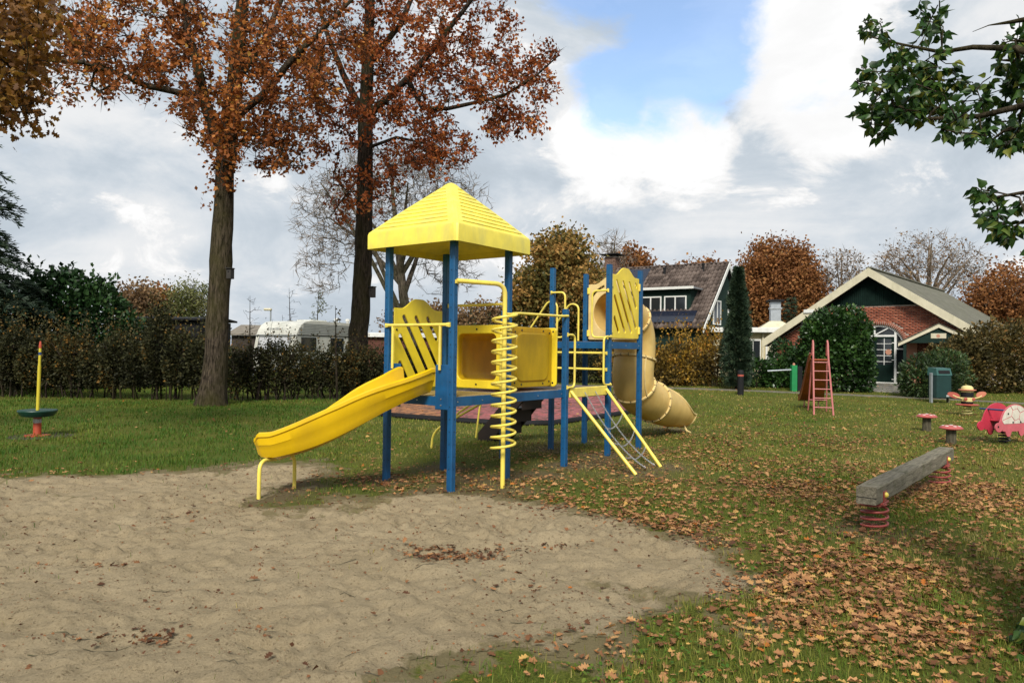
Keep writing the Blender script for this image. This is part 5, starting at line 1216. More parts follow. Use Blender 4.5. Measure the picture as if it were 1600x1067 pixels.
def build_barn():
    AX = 42; c = at(1362, 422, 34); g0 = float(gz(c.x, 34)); t = thing('brick_barn', 'red brick barn with dark green gable, cream bargeboards and arched glass door', 'barn', (c.x, 34, g0), R(-AX), local=True)
    za = c.z - g0; we = 4.85; ze = 2.12; k = (za - ze) / we; LEN = 15; zb = 3.66
    acx, acr, asp = .33, 1.12, 1.62
    def inarch(x, z, pad=0): return (abs(x - acx) < acr + pad and z < asp) or ((x - acx) ** 2 + (z - asp) ** 2 < (acr + pad) ** 2)
    # wall with arch opening (thickness .25)
    arch = [(acx + acr * math.cos(a), asp + acr * math.sin(a)) for a in np.linspace(0, math.pi, 25)]
    we_i = we - .35; out = [(-we_i, -.1), (-we_i, za - .35 - we_i * k), (-(za - .35 - zb) / k, zb), ((za - .35 - zb) / k, zb), (we_i, za - .35 - we_i * k), (we_i, -.1), (acx + acr, -.1)] + arch + [(acx - acr, -.1)]
    m = MB(); m.prism(out, .25); w = m.build('wall', M['mortar'], t)
    m = MB(); m.box((-we_i, .25, -.1), (-we_i + .25, LEN, ze - .1)); m.box((we_i - .25, .25, -.1), (we_i, LEN, ze - .1)); m.box((-we_i + .25, LEN - .25, -.1), (we_i - .25, LEN, ze - .1)); m.build('side_wall', M['mortar'], t)
    q = []; g = np.random.default_rng(9); ch, bl = .075, .235
    for j in range(int(zb / ch)):
        z = j * ch; x = -we_i + (bl / 2 if j % 2 else 0) - bl
        while x < we_i:
            x0, x1 = max(x, -we_i), min(x + bl - .014, we_i); xm = (x0 + x1) / 2; zt = za - .38 - abs(xm) * k
            if x1 - x0 > .04 and z + ch < zt + .03 and not inarch(xm, z + ch / 2, .22): q.append((bx((x0, -.014 - .004 * g.random(), z), (x1, -.001, z + ch - .013)), g.random()))
            x += bl
    for a in np.linspace(0, math.pi, 46):          # soldier course round the arch
        ca, sa = math.cos(a), math.sin(a); r0, r1 = acr + .005, acr + .215; d = .028
        def P(r, s, y): return (acx + r * ca - s * sa, y, asp + r * sa + s * ca)
        q.append(([P(r0, -d, -.02), P(r1, -d, -.02), P(r1, d, -.02), P(r0, d, -.02), P(r0, -d, -.001), P(r1, -d, -.001), P(r1, d, -.001), P(r0, d, -.001)], .25 + .5 * g.random()))
    rnd_obj('brickwork', q, M['brick'], w)
    # boarded gable
    n = 44; W2 = (za - .35 - zb) / k
    for i in range(n):
        x0 = -W2 + 2 * W2 * i / n; x1 = -W2 + 2 * W2 * (i + 1) / n - .012; zl, zr_ = za - .33 - abs(x0) * k, za - .33 - abs(x1) * k
        if max(zl, zr_) < zb + .02: continue
        m = MB(); m.prism([(x0, zb + .005), (x1, zb + .005), (x1, max(zr_, zb + .01)), (x0, max(zl, zb + .01))], .05, Matrix.Translation((0, -.05 - .012 * (i % 2), 0))); m.build('gable_board', M['boards'], t)
    m = MB(); m.prism([(-W2, zb + .002), (W2, zb + .002), (0, za - .34)], .2, Matrix.Translation((0, .01, 0))); m.build('gable_backing', M['boards'], t)
    # roof: corrugated sheets
    for s in (-1, 1):
        V = []; F = []; nx = 150; ny = 6; sl = math.hypot(we + .15, za - ze)
        for i in range(nx + 1):
            y = -.5 + (LEN + .9) * i / nx; zz = .02 * (1 if i % 2 else -1)
            for j in range(ny + 1):
                f = j / ny; V.append((s * (we + .15) * f, y, za + .03 - (za - ze + .15 * k) * f + zz))
        F = grid_faces(nx + 1, ny + 1); np_obj('roof_sheet', V, F, M['corrug'], t)
    m = MB(); m.box((-.14, -.5, za + .01), (.14, LEN + .3, za + .10), .03); m.build('ridge_cap', M['corrug'], t)
    for s in (-1, 1):
        hb = .40; m = MB(); a = Vector((0, -.56, za + .06)); b = Vector((s * (we + .22), -.56, ze - .10)); vs = [a, b, b - Vector((0, 0, hb)), a - Vector((0, 0, hb))]; vs += [p + Vector((0, .055, 0)) for p in vs]
        m.add(vs, [(0, 1, 2, 3), (7, 6, 5, 4), (0, 4, 5, 1), (1, 5, 6, 2), (2, 6, 7, 3), (3, 7, 4, 0)]); m.build('bargeboard', M['creampaint'], t)
        m = MB(); vs = [Vector((0, -.50, za - .33)), Vector((s * (we + .1), -.50, ze - .43)), Vector((s * (we + .1), .0, ze - .43)), Vector((0, 0, za - .33))]; m.add(vs, [(0, 1, 2, 3)]); m.build('soffit', M['black'], t)
    m = MB(); m.box((-2.95, -.62, 3.35), (-2.45, -.57, 3.52), .01); m.build('lamp_box', M['white'], t)
    # glazed door in the arch, set back
    y = .12; fr = MB()
    def bar(x0, z0, x1, z1, w=.05, d=.05):
        a = Vector((x0, 0, z0)); b = Vector((x1, 0, z1)); dd = (b - a).normalized(); nn = Vector((-dd.z, 0, dd.x)) * w / 2; vs = [a - nn, b - nn, b + nn, a + nn]; vs = [Vector((v.x, y - d, v.z)) for v in vs] + [Vector((v.x, y, v.z)) for v in vs]; fr.add(vs, [(0, 1, 2, 3), (7, 6, 5, 4), (0, 4, 5, 1), (1, 5, 6, 2), (2, 6, 7, 3), (3, 7, 4, 0)])
    R2 = acr - .03
    for a0, a1 in zip(np.linspace(0, math.pi, 25)[:-1], np.linspace(0, math.pi, 25)[1:]): bar(acx + R2 * math.cos(a0), asp + R2 * math.sin(a0), acx + R2 * math.cos(a1), asp + R2 * math.sin(a1), .09, .075)
    bar(acx - R2, 0, acx - R2, asp, .09, .07); bar(acx + R2, 0, acx + R2, asp, .09, .07)
    zt = 2.18; xd0, xd1 = .13, .98
    bar(xd1 + .05, 0, xd1 + .05, 2.55, .09, .072); bar(acx - .9, zt + .05, xd1 + .0, zt + .05, .09, .073); bar(xd1 + .1, 1.62, acx + R2 - .02, 1.62, .06, .068); bar(xd1 + .1, .52, acx + R2 - .05, .52, .06, .068)
    bar(.13, zt + .1, .13, asp + R2 - .02, .06, .066); bar(.16, zt + .1, .72, asp + .97, .05, .064); bar(acx - R2, .03, acx + R2, .03, .06, .06)
    frm = fr.build('door_frame', M['white'], t)
    m = MB(); pts = [(acx - R2, .05)] + [(acx + R2, .05)] + [(acx + (R2 - .01) * math.cos(a), asp + (R2 - .01) * math.sin(a)) for a in np.linspace(0, math.pi, 21)]; m.prism(pts, .012, Matrix.Translation((0, y + .012, 0))); m.build('pane', M['glass'], frm)
    m = MB(); m.box((xd0, y - .045, .06), (xd1, y + .002, zt - .02), .004); dr = m.build('door', M['boards'], t)
    cols_ = [xd0 + .10, (xd0 + xd1) / 2 + .0, xd1 - .10]; rows_ = [.86, 1.02, 1.3, 1.58, 1.86, 2.1]
    for i in range(2):
        for j in range(5):
            m = MB(); m.box((cols_[i] + .018, y - .052, rows_[j] + .018), (cols_[i + 1] - .018, y - .046, rows_[j + 1] - .018)); m.build('pane', M['glass'], dr)
    m = MB(); m.box((cols_[1] - .014, y - .062, .86), (cols_[1] + .014, y - .053, 2.1))
    for z in (1.02, 1.3, 1.58, 1.86): m.box((cols_[0], y - .060, z - .012), (cols_[2], y - .054, z + .012))
    m.build('glazing_bar', M['white'], dr)
    for z in (.2, 1.1, 1.9): m = MB(); m.box((xd1 - .10, y - .066, z - .02), (xd1 + .02, y - .05, z + .02)); m.build('hinge', M['white'], dr)
    m = MB(); m.lathe([(.0, 0), (.13, 0), (.13, .004), (0, .004)], (0, 0, 0), 18, Matrix.Translation((.74, y - .066, 1.47)) @ Matrix.Rotation(math.pi / 2, 4, 'X')); m.build('sticker', M['stucco'], dr)
    # stucco pier right of the opening
    m = MB(); m.add([(1.46, -.12, -.1), (1.95, -.12, -.1), (1.98, -.12, 2.0), (1.55, -.12, 2.0), (1.46, -.022, -.1), (1.95, -.022, -.1), (1.98, -.022, 2.0), (1.55, -.022, 2.0)], [(0, 1, 2, 3), (7, 6, 5, 4), (0, 4, 5, 1), (1, 5, 6, 2), (2, 6, 7, 3), (3, 7, 4, 0)]); m.build('stucco_pier', M['stucco'], t)
    # paving to the door
    q = []; g = np.random.default_rng(10)
    P = [(-.8, -.2), (1.6, -.2)]
    for j in range(26):
        yy = -.25 - j * .21; w0, w1 = -1.1 - j * .012, 1.75 + j * .03; x = w0 + (.1 if j % 2 else 0)
        while x < w1:
            zz = .02 + g.normal() * .002 - .28 * 0
            wp = t.matrix_world; q.append((x, yy, g.random())); x += .215
    rot = Matrix.Rotation(R(-AX), 3, 'Z'); boxes = []
    for (x, yy, r) in q:
        b = [Vector((x + a, yy + bb, 0)) for a, bb in ((0, -.2), (.2, -.2), (.2, 0), (0, 0))]; b = [rot @ v + Vector((c.x, 34, 0)) for v in b]; z = [float(gz(v.x, v.y)) for v in b]; zj = np.random.default_rng(int(r * 1e6)).normal() * .003
        boxes.append(([(v.x, v.y, zz - .04) for v, zz in zip(b, z)] + [(v.x, v.y, zz + .03 + zj) for v, zz in zip(b, z)], r))
    pv = rnd_obj('brick_paving', boxes, M['paver'], None, kind='structure')
    # small porch gable
    pc = at(1467, 508, 31.2); g1 = float(gz(pc.x, 31.2)); p = thing('porch', 'small green gabled porch with cream edges right of the barn door', 'porch', (pc.x, 31.2, g1), R(-AX + 8), local=True); zp = pc.z - g1; hw, rise = 1.5, .78
    m = MB(); m.prism([(-hw + .08, zp - rise), (hw - .08, zp - rise), (0, zp - .05)], .06); m.build('gable', M['housegreen'], p)
    for s in (-1, 1):
        m = MB(); a = Vector((0, -.08, zp + .04)); b = Vector((s * hw * 1.04, -.08, zp - rise - .02)); vs = [a, b, b - Vector((0, 0, .13)), a - Vector((0, 0, .15))]; vs += [v + Vector((0, .07, 0)) for v in vs]; m.add(vs, [(0, 1, 2, 3), (7, 6, 5, 4), (0, 4, 5, 1), (1, 5, 6, 2), (2, 6, 7, 3), (3, 7, 4, 0)]); m.build('edge_board', M['creampaint'], p)
        m = MB(); vs = [Vector((0, -.1, zp + .06)), Vector((s * hw * 1.06, -.1, zp - rise)), Vector((s * hw * 1.06, 1.6, zp - rise)), Vector((0, 1.6, zp + .06))]; m.add(vs + [v + Vector((0, 0, .03)) for v in vs], [(0, 1, 2, 3), (7, 6, 5, 4), (0, 4, 5, 1), (1, 5, 6, 2), (2, 6, 7, 3), (3, 7, 4, 0)]); m.build('roof_slope', M['corrug'], p)
        m = MB(); m.box((s * (hw - .2) - .06, 0, 0), (s * (hw - .2) + .06, .12, zp - rise)); m.build('porch_post', M['housegreen'], p)
    m = MB(); m.box((-.3, -.03, zp - rise + .20), (.28, -.005, zp - rise + .42), .005); sg = m.build('sign', M['creampaint'], p)
    m = MB(); m.lathe([(0, 0), (.075, 0), (.075, .004), (0, .004)], (0, 0, 0), 14, Matrix.Translation((-.02, -.031, zp - rise + .31)) @ Matrix.Rotation(math.pi / 2, 4, 'X')); m.build('emblem', M['stucco'], sg)
build_barn()

def build_caravan():
    M['cvwhite'] = plain('caravan shell', (.72, .71, .62), .35, var=.1, scale=1.5, dirt=(.36, .36, .28), grime=.5); M['cvgrey'] = plain('caravan stripe', (.30, .31, .30), .4)
    p = at(459, 545, 29.5); g0 = float(gz(p.x, 29.5)); t = thing('caravan', 'old white caravan with ribbed upper side parked behind the hedge', 'caravan', (p.x, 29.5, g0), R(65), local=True)
    prof = [(.04, .55), (.0, .9), (.03, 1.35), (.16, 1.95), (.26, 2.16), (.42, 2.36), (.66, 2.50), (1.0, 2.56), (4.3, 2.56), (4.65, 2.46), (4.9, 2.15), (4.92, .55)]
    m = MB(); m.prism(prof, 2.2); m.build('body', M['cvwhite'], t, smooth=25)
    for i in range(7):
        z = 2.02 + i * .065; m = MB(); m.box((.55 if i > 3 else .3, -.016, z), (4.6, -.002, z + .022)); m.build('side_rib', M['cvgrey'], t)
    m = MB(); m.box((.2, -.022, 1.92), (4.88, -.002, 1.96)); m.build('trim', M['black'], t)
    for (a, b) in ((.42, 1.35), (2.3, 3.2), (3.7, 4.4)):
        m = MB(); m.box((a, -.03, 1.25), (b, -.004, 1.86), .02); m.build('side_window', M['glass'], t)
    fw = [Vector((-.012, .25, 1.30)), Vector((-.012, 1.95, 1.30)), Vector((.105, 1.95, 1.86)), Vector((.105, .25, 1.86))]; off = Vector((-.03, 0, .006))
    M['cvpane'] = plain('caravan pane painted reflection', (.68, .69, .70), .2, var=.08, spec=.6)  # pale colour stands in for the white reflection in the front window
    m = MB(); m.add(fw + [v + off for v in fw], [(0, 1, 2, 3), (7, 6, 5, 4), (0, 4, 5, 1), (1, 5, 6, 2), (2, 6, 7, 3), (3, 7, 4, 0)]); m.build('front_window', M['cvpane'], t)
    fr = [(fw[0] + off, fw[1] + off), (fw[1] + off, fw[2] + off), (fw[2] + off, fw[3] + off), (fw[3] + off, fw[0] + off)]; m = MB()
    for a, b in fr: m.tube([a, b], .022, 6)
    m.build('window_seal', M['cvgrey'], t)
    m = MB(); m.tube([(.12, -.02, 1.93), (.12, 2.22, 1.93)], .022, 6); m.build('trim', M['cvgrey'], t)
    me = text_mesh('CHATEAU', .17); a = Vector((.26, 1.25, 2.19)); nx = Vector((-.74, 0, .62)).normalized(); yv = Vector((0, -1, 0)); zv = nx.cross(yv); mt = Matrix((yv, zv, nx)).transposed().to_4x4(); mt.translation = a + nx * .018; plate('lettering', me, mt, M['cvgrey'], t)
    m = MB(); m.box((1.8, .6, 2.562), (2.8, 1.5, 2.64), .03); m.build('roof_hatch', M['cvwhite'], t)
    for x in (3.2, 4.0): m = MB(); m.lathe([(.06, 0), (.06, .1), (.11, .11), (.1, .2), (.02, .22)], (x, .4, 2.56), 10); m.build('roof_vent', M['white'], t)
    for y in (-.0, 2.0):
        m = MB(); m.lathe([(.32, -.09), (.34, 0), (.32, .09)], (0, 0, 0), 20, Matrix.Translation((2.7, y + .1, .33)) @ Matrix.Rotation(math.pi / 2, 4, 'X')); m.build('wheel', M['black'], t)
    m = MB(); m.tube([(-1.2, 1.1, .45), (.3, 1.1, .5)], .05, 8); m.tube([(-1.1, 1.1, .0), (-1.1, 1.1, .45)], .03, 8); m.build('drawbar', M['zinc'], t)
build_caravan()

# sheds behind the hedge
def shed(name, label, p0, p1, dep, top_py, drop, mat_w, mat_r, depth=3.0, fascia=None, overhang=.2):
    a = at(p0, top_py, dep); b = at(p1, top_py, dep); g0 = float(gz(a.x, dep)); t = thing(name, label, 'shed', ((a.x + b.x) / 2, dep, g0), 0, local=True); w = (b.x - a.x) / 2; z = (a.z + b.z) / 2 - g0
    m = MB(); m.box((-w, 0, -.1), (w, depth, z - drop)); m.build('wall', M[mat_w], t)
    m = MB(); vs = [(-w - overhang, -overhang, z - drop), (w + overhang, -overhang, z - drop), (w + overhang, depth * .55, z), (-w - overhang, depth * .55, z), (-w - overhang, depth + .2, z - drop * .8), (w + overhang, depth + .2, z - drop * .8)]
    m.add(vs + [(x, y, q + .07) for x, y, q in vs], [(0, 1, 2, 3), (3, 2, 5, 4), (9, 8, 7, 6), (10, 11, 8, 9), (0, 6, 7, 1), (4, 5, 11, 10), (1, 7, 8, 2), (2, 8, 11, 5), (0, 3, 9, 6), (3, 4, 10, 9)]); m.build('roof', M[mat_r], t)
    if fascia: m = MB(); m.box((-w - overhang, -overhang - .04, z - drop - .12), (w + overhang, -overhang - .003, z - drop + .09)); m.build('fascia', M[fascia], t)
M['shedroof'] = plain('weathered felt roof', (.19, .165, .13), .95, var=.3); M['shedwall'] = plain('brown planks', (.035, .025, .018), .85, var=.4); M['redwall'] = plain('dull red wall', (.10, .035, .022), .9, var=.3)
shed('dark_shed', 'low black shed roof behind the overgrown hedge', 203, 312, 27, 495, .12, 'black', 'black', 3)
shed('wooden_shed', 'wooden shed with pale felt roof left of the caravan', 362, 402, 35, 508, .5, 'shedwall', 'shedroof', 3.2)
shed('low_outbuilding', 'low red outbuilding with white roof edge seen beside the slide tower', 566, 700, 44, 521, .12, 'redwall', 'white', 3, 'white')

# street lamp beyond the caravan
lb = at(422, 545, 44); lb.z = float(gz(lb.x, 44)); lt = at(422, 485, 44)
sl_ = thing('street_lamp', 'slim street lamp with pale hood behind the caravan', 'street lamp', lb)
m = MB(); m.tube([lb, Vector((lb.x, 44, lt.z))], .05, 8); m.build('pole', M['zinc'], sl_)
m = MB(); m.box((lb.x - .42, 43.88, lt.z - .02), (lb.x + .06, 44.12, lt.z + .13), .05); m.build('lamp_head', M['creampaint'], sl_)
# ------------------------------------------------------------------ playground pieces on the lawn
M['spinred'] = plain('orange red steel', (.42, .055, .02), .45, var=.2, dirt=(.3, .1, .06)); M['spingreen'] = plain('dark green plastic', (.006, .045, .030), .4, var=.2)
M['spinyellow'] = plain('yellow painted pole', (.55, .44, .03), .45, var=.12); M['bandblue'] = plain('blue band', (.02, .05, .14), .5); M['soil'] = M['brownwood']
M['label'] = plain('worn sticker', (.45, .44, .42), .6, var=.5, scale=60)
b = gp(58, 681)
t = thing('spinner', 'green spinning disc with yellow pole and red foot on the left lawn', 'spinner', b, local=True)
m = MB(); m.lathe([(.20, -.01), (.20, .018), (.17, .024), (.0, .025)][:3], (0, 0, 0), 24); m.build('base_plate', M['spinred'], t, smooth=30)
m = MB(); m.lathe([(.062, .02), (.062, .33), (.05, .335)], (0, 0, 0), 18); fp = m.build('foot_post', M['spinred'], t, smooth=30)
m = MB(); m.lathe([(.0635, .23), (.0635, .30)], (0, 0, 0), 18); m.build('sticker', M['label'], fp)
m = MB(); m.lathe([(.13, .33), (.24, .345), (.285, .40), (.30, .435), (.295, .452), (.26, .456), (.20, .448), (.03, .448)], (0, 0, 0), 32); m.build('disc', M['spingreen'], t, smooth=30)
pd = Vector((.018, 0, 1)).normalized()
def pp(z): return Vector((0, 0, .43)) + Vector((.02, 0, 1)) * (z - .43)
m = MB(); m.tube([pp(.43), pp(1.22)], .027, 14); po = m.build('pole', M['spinyellow'], t, smooth=30)
m = MB(); m.tube([pp(1.2201), pp(1.40), pp(1.4501), pp(1.52)], [.022, .021, .021, .02], 12); m.build('pole_upper', M['spinyellow'], po, smooth=30)
m = MB(); m.tube([pp(1.40), pp(1.45)], .0235, 12); m.build('pole_band', M['bandblue'], po)
m = MB(); m.tube([pp(1.52), pp(1.57), pp(1.6), pp(1.64)], [.0225, .0225, .018, .011], 12); m.build('pole_tip', M['spinred'], po, smooth=30)
m = MB(); m.lathe([(.52, -.004), (.47, .004), (.3, .006)], (.06, 0, 0), 26); m.build('worn_ground', M['soil'], None, kind='structure').location = b

# springy balance beam
n0, n1 = gp(1366, 826), gp(1468, 757); d = (n1 - n0); d.z = 0; L = d.length; d.normalize(); ang = math.atan2(d.y, d.x)
t = thing('balance_beam', 'weathered grey timber balance beam on two red springs', 'balance beam', n0, ang, local=True)
HB0, HB1 = .265, .425
me = bpy.data.meshes.new('timber'); m = MB(); nseg = 26; vs = []; fs = []; g = np.random.default_rng(4)
x0, x1 = -.27, L + .42; prof = [(-.078, 0), (.078, 0), (.085, .012), (.085, .148), (.074, .16), (-.074, .16), (-.085, .148), (-.085, .012)]
for i in range(nseg + 1):
    x = x0 + (x1 - x0) * i / nseg
    for (a, z) in prof: vs.append((x + g.normal() * .001, a + g.normal() * .0022, HB0 + z + g.normal() * .0022))
for i in range(nseg):
    for k in range(8): q = (k + 1) % 8; fs.append((i * 8 + k, (i + 1) * 8 + k, (i + 1) * 8 + q, i * 8 + q))
fs += [tuple(range(8)), tuple(nseg * 8 + k for k in range(7, -1, -1))]
m.add(vs, fs); tm = m.build('timber', M['wood'], t)
m = MB(); m.box((x0 - .0025, -.083, HB0 + .058), (x0 + .01, .083, HB0 + .064)); m.build('end_crack', M['black'], tm)
for xs in (0, L):
    m = MB(); pts = [(xs + .112 * math.cos(a), .112 * math.sin(a), .012 + (HB0 - .035) * a / (2 * math.pi * 3.7)) for a in np.linspace(0, 2 * math.pi * 3.7, 100)]; m.tube(pts, .0105, 8); s = m.build('spring', M['springred'], t, smooth=True)
    m = MB(); m.box((xs - .10, -.10, HB0 - .022), (xs + .10, .10, HB0 - .002), .003); m.build('spring_plate', M['springred'], s)
    for sg in (-1, 1):
        m = MB(); m.box((xs - .05, sg * .088 - .006, HB0 - .002), (xs + .05, sg * .088 + .006, HB0 + .095), .003); br = m.build('bracket', M['springred'], s)
        m = MB(); m.lathe([(.026, 0), (.026, .008), (.018, .02), (.003, .026)], (0, 0, 0), 12, Matrix.Translation((xs, sg * .094, HB0 + .06)) @ Matrix.Rotation(-sg * math.pi / 2, 4, 'X')); m.build('bolt_cap', M['rail'], br, smooth=True)

# toadstool stools
M['capred'] = plain('faded toadstool red', (.40, .085, .075), .6, var=.25, scale=10); M['dot'] = plain('white spots', (.62, .58, .52), .7)
for (px, py, r, hh, lab) in ((1448, 673, .195, .35, 'red toadstool stool with white spots, farther one nearer the bin'), (1486, 693, .19, .33, 'red toadstool stool with white spots, nearer one at the end of the beam')):
    b = gp(px, py); t = thing('toadstool_stool', lab, 'stool', b, random.random(), group='toadstool stools', local=True)
    m = MB(); m.lathe([(.088, -.03), (.084, .12), (.08, hh - .08)], (0, 0, 0), 16); m.build('log', M['stump'], t, smooth=30)
    m = MB(); m.lathe([(.07, hh - .085), (r, hh - .06), (r + .006, hh - .045), (r * .85, hh - .012), (r * .45, hh + .006), (.01, hh + .012)], (0, 0, 0), 26); cp = m.build('cap', M['capred'], t, smooth=30)
    for k in range(6):
        a = k * 1.05 + .3; q = r * (.62 if k else 0.0); z = hh - .004 if k else hh + .011; m = MB(); m.lathe([(.036, -.004), (.036, .006), (.02, .011)], (q * math.cos(a), q * math.sin(a), z - .006), 10); m.build('spot', M['dot'], cp, smooth=True)

# turtle spring rider
M['pink'] = plain('turtle red panel', (.48, .035, .065), .45, var=.15, scale=4); M['pinkdull'] = plain('turtle faded red panel', (.50, .10, .12), .5, var=.15); M['shell'] = plain('turtle white shell', (.62, .57, .48), .6, var=.12, scale=6, dirt=(.35, .32, .26))
b = gp(1568, 692)
t = thing('turtle_spring_rider', 'red turtle spring rider with white shell plates at the right edge', 'spring rider', b, R(24), local=True)
def arc(cx, cz, rx, rz, a0, a1, n): return [(cx + rx * math.cos(R(a)), cz + rz * math.sin(R(a))) for a in np.linspace(a0, a1, n)]
sil = arc(-.40, .315, .105, .085, 150, 330, 10) + [(-.30, .245), (-.22, .235)] + arc(-.13, .205, .07, .065, 200, 340, 7) + [(-.04, .235), (.16, .235)] + arc(.25, .205, .07, .065, 200, 340, 7) + [(.36, .26), (.48, .27), (.56, .32), (.46, .36)] + arc(.06, .37, .42, .36, 2, 165, 18) + [(-.38, .405)] + arc(-.40, .315, .105, .085, 85, 150, 4)[:-1]
for i, (yy, mt) in enumerate(((-.16, 'pinkdull'), (.16, 'pink'))):
    m = MB(); m.prism(sil, .022, Matrix.Translation((0, yy - .011, 0))); sp_ = m.build('side_panel', M[mt], t)
    if i == 0:
        cx, cz = .07, .54; hx = [(cx + .13 * math.cos(R(60 * k + 15)), cz + .115 * math.sin(R(60 * k + 15))) for k in range(6)]
        def dome(a): return (.06 + .405 * math.cos(a), .37 + .345 * math.sin(a))
        polys = [[(cx + (p[0] - cx) * .93, cz + (p[1] - cz) * .93) for p in hx]]
        for k in range(6):
            a0, a1 = R(60 * k + 15), R(60 * k + 75); i0 = hx[k]; i1 = hx[(k + 1) % 6]; o = []
            for a in np.linspace(a0, a1, 7):
                u = Vector((math.cos(a), math.sin(a))); lo, hi = .12, .7
                for _ in range(30):
                    mid = (lo + hi) / 2; p = Vector((cx, cz)) + u * mid; inside = ((p.x - .06) / .405) ** 2 + ((p.y - .37) / .345) ** 2 < 1 and p.y > .375
                    if inside: lo = mid
                    else: hi = mid
                o.append((cx + u.x * lo, cz + u.y * lo))
            pol = [i0] + o + [i1]; gx = sum(p[0] for p in pol) / len(pol); gz_ = sum(p[1] for p in pol) / len(pol); polys.append([(gx + (p[0] - gx) * .93, gz_ + (p[1] - gz_) * .93) for p in pol])
        for pol in polys:
            m = MB(); m.prism(pol, .005, Matrix.Translation((0, yy - .0165, 0))); m.build('shell_plate', M['shell'], sp_)
        m = MB(); m.lathe([(.018, 0), (.018, .006), (.01, .01)], (0, 0, 0), 10, Matrix.Translation((-.43, yy - .011, .33)) @ Matrix.Rotation(math.pi / 2, 4, 'X')); m.build('eye', M['black'], sp_)
        m = MB()
        for (x, z) in ((-.16, .56), (-.02, .40), (.2, .40)): m.lathe([(.016, 0), (.016, .01), (.008, .013)], (0, 0, 0), 10, Matrix.Translation((x, yy - .016, z)) @ Matrix.Rotation(math.pi / 2, 4, 'X'))
        m.build('bolt_row', M['bolt'], sp_, kind='stuff')
m = MB(); m.box((-.16, -.148, .40), (.30, .148, .43), .01); m.build('seat', M['pink'], t)
m = MB(); m.tube([(-.22, -.17, .62), (-.22, .30, .62)], .016, 8); m.build('handle', M['bandblue'], t)
m = MB(); m.box((-.12, -.12, .235), (.16, .12, .255)); m.build('spring_plate', M['bolt'], t)
m = MB(); m.tube([(.02 + .085 * math.cos(a), .085 * math.sin(a), .012 + .22 * a / (2 * math.pi * 4)) for a in np.linspace(0, 8 * math.pi, 80)], .013, 7); m.build('spring', M['bolt'], t, smooth=True)

# bee spring rider
M['beeyellow'] = plain('pale yellow wood', (.62, .52, .22), .6, var=.15); M['beered'] = plain('faded red wood', (.36, .07, .045), .55, var=.2); M['beesalmon'] = plain('salmon wood', (.50, .17, .10), .55, var=.2)
b = gp(1511, 649)
t = thing('bee_spring_rider', 'striped bee spring rider with red wings behind the toadstools', 'spring rider', b, R(-8), local=True); t.scale = (.9, .9, .9)
m = MB(); m.tube([(.115 * math.cos(a) * (1.2 - .3 * a / 22), .115 * math.sin(a) * (1.2 - .3 * a / 22), .014 + .27 * a / (2 * math.pi * 3.5)) for a in np.linspace(0, 7 * math.pi, 70)], .012, 7); m.build('spring', M['beeyellow'], t, smooth=True)
m = MB(); m.lathe([(.29, .30), (.31, .315), (.31, .33), (.28, .345), (.02, .35)], (0, 0, 0), 28); m.build('seat', M['beered'], t, smooth=30)
bd = MB(); bd.lathe([(.10, .27), (.135, .345), (.16, .37), (.165, .42)], (0, 0, 0), 22); body = bd.build('body', M['black'], t, smooth=30)
m = MB(); m.lathe([(.166, .4205), (.172, .48), (.17, .545)], (0, 0, 0), 22); m.build('yellow_band', M['beeyellow'], body, smooth=30)
m = MB(); m.lathe([(.168, .5455), (.17, .62), (.165, .695)], (0, 0, 0), 22); m.build('black_band', M['black'], body, smooth=30)
m = MB(); m.lathe([(.166, .6955), (.165, .745)], (0, 0, 0), 22); m.build('neck_band', M['beeyellow'], body, smooth=30)
m = MB(); m.lathe([(.19, .745), (.235, .755), (.235, .775), (.17, .785)], (0, 0, 0), 24); m.build('brim', M['beesalmon'], t, smooth=30)
m = MB(); m.lathe([(.165, .785), (.155, .84), (.11, .885), (.02, .90)], (0, 0, 0), 22); m.build('dome', M['beeyellow'], t, smooth=30)
for s, mt in ((-1, 'beered'), (1, 'beesalmon')):
    pts = [(.165 * math.cos(a) * (1 + .1 * math.cos(a)), .085 * math.sin(a)) for a in np.linspace(0, 2 * math.pi, 24)[:-1]]
    MM = Matrix.Translation((s * .37, -.02, .60 if s < 0 else .63)) @ Matrix.Rotation(-s * R(16), 4, 'Y') @ Matrix.Rotation(s * R(12), 4, 'Z')
    m = MB(); m.prism([(s * p[0], p[1]) for p in pts], .022, MM); m.build('wing', M[mt], t)
    m = MB(); m.tube([(s * .12, -.05, .50), (s * .30, -.03, .545), (s * .40, -.0, .60)], .020, 8); m.build('wing_arm', M['beeyellow'], t, smooth=True)
    m = MB(); m.lathe([(.045, 0), (.045, .03), (.02, .04)], (0, 0, 0), 12, Matrix.Translation((s * .11, -.14, .50)) @ Matrix.Rotation(math.pi / 2, 4, 'X')); m.build('eye', M['beered'], t, smooth=True)

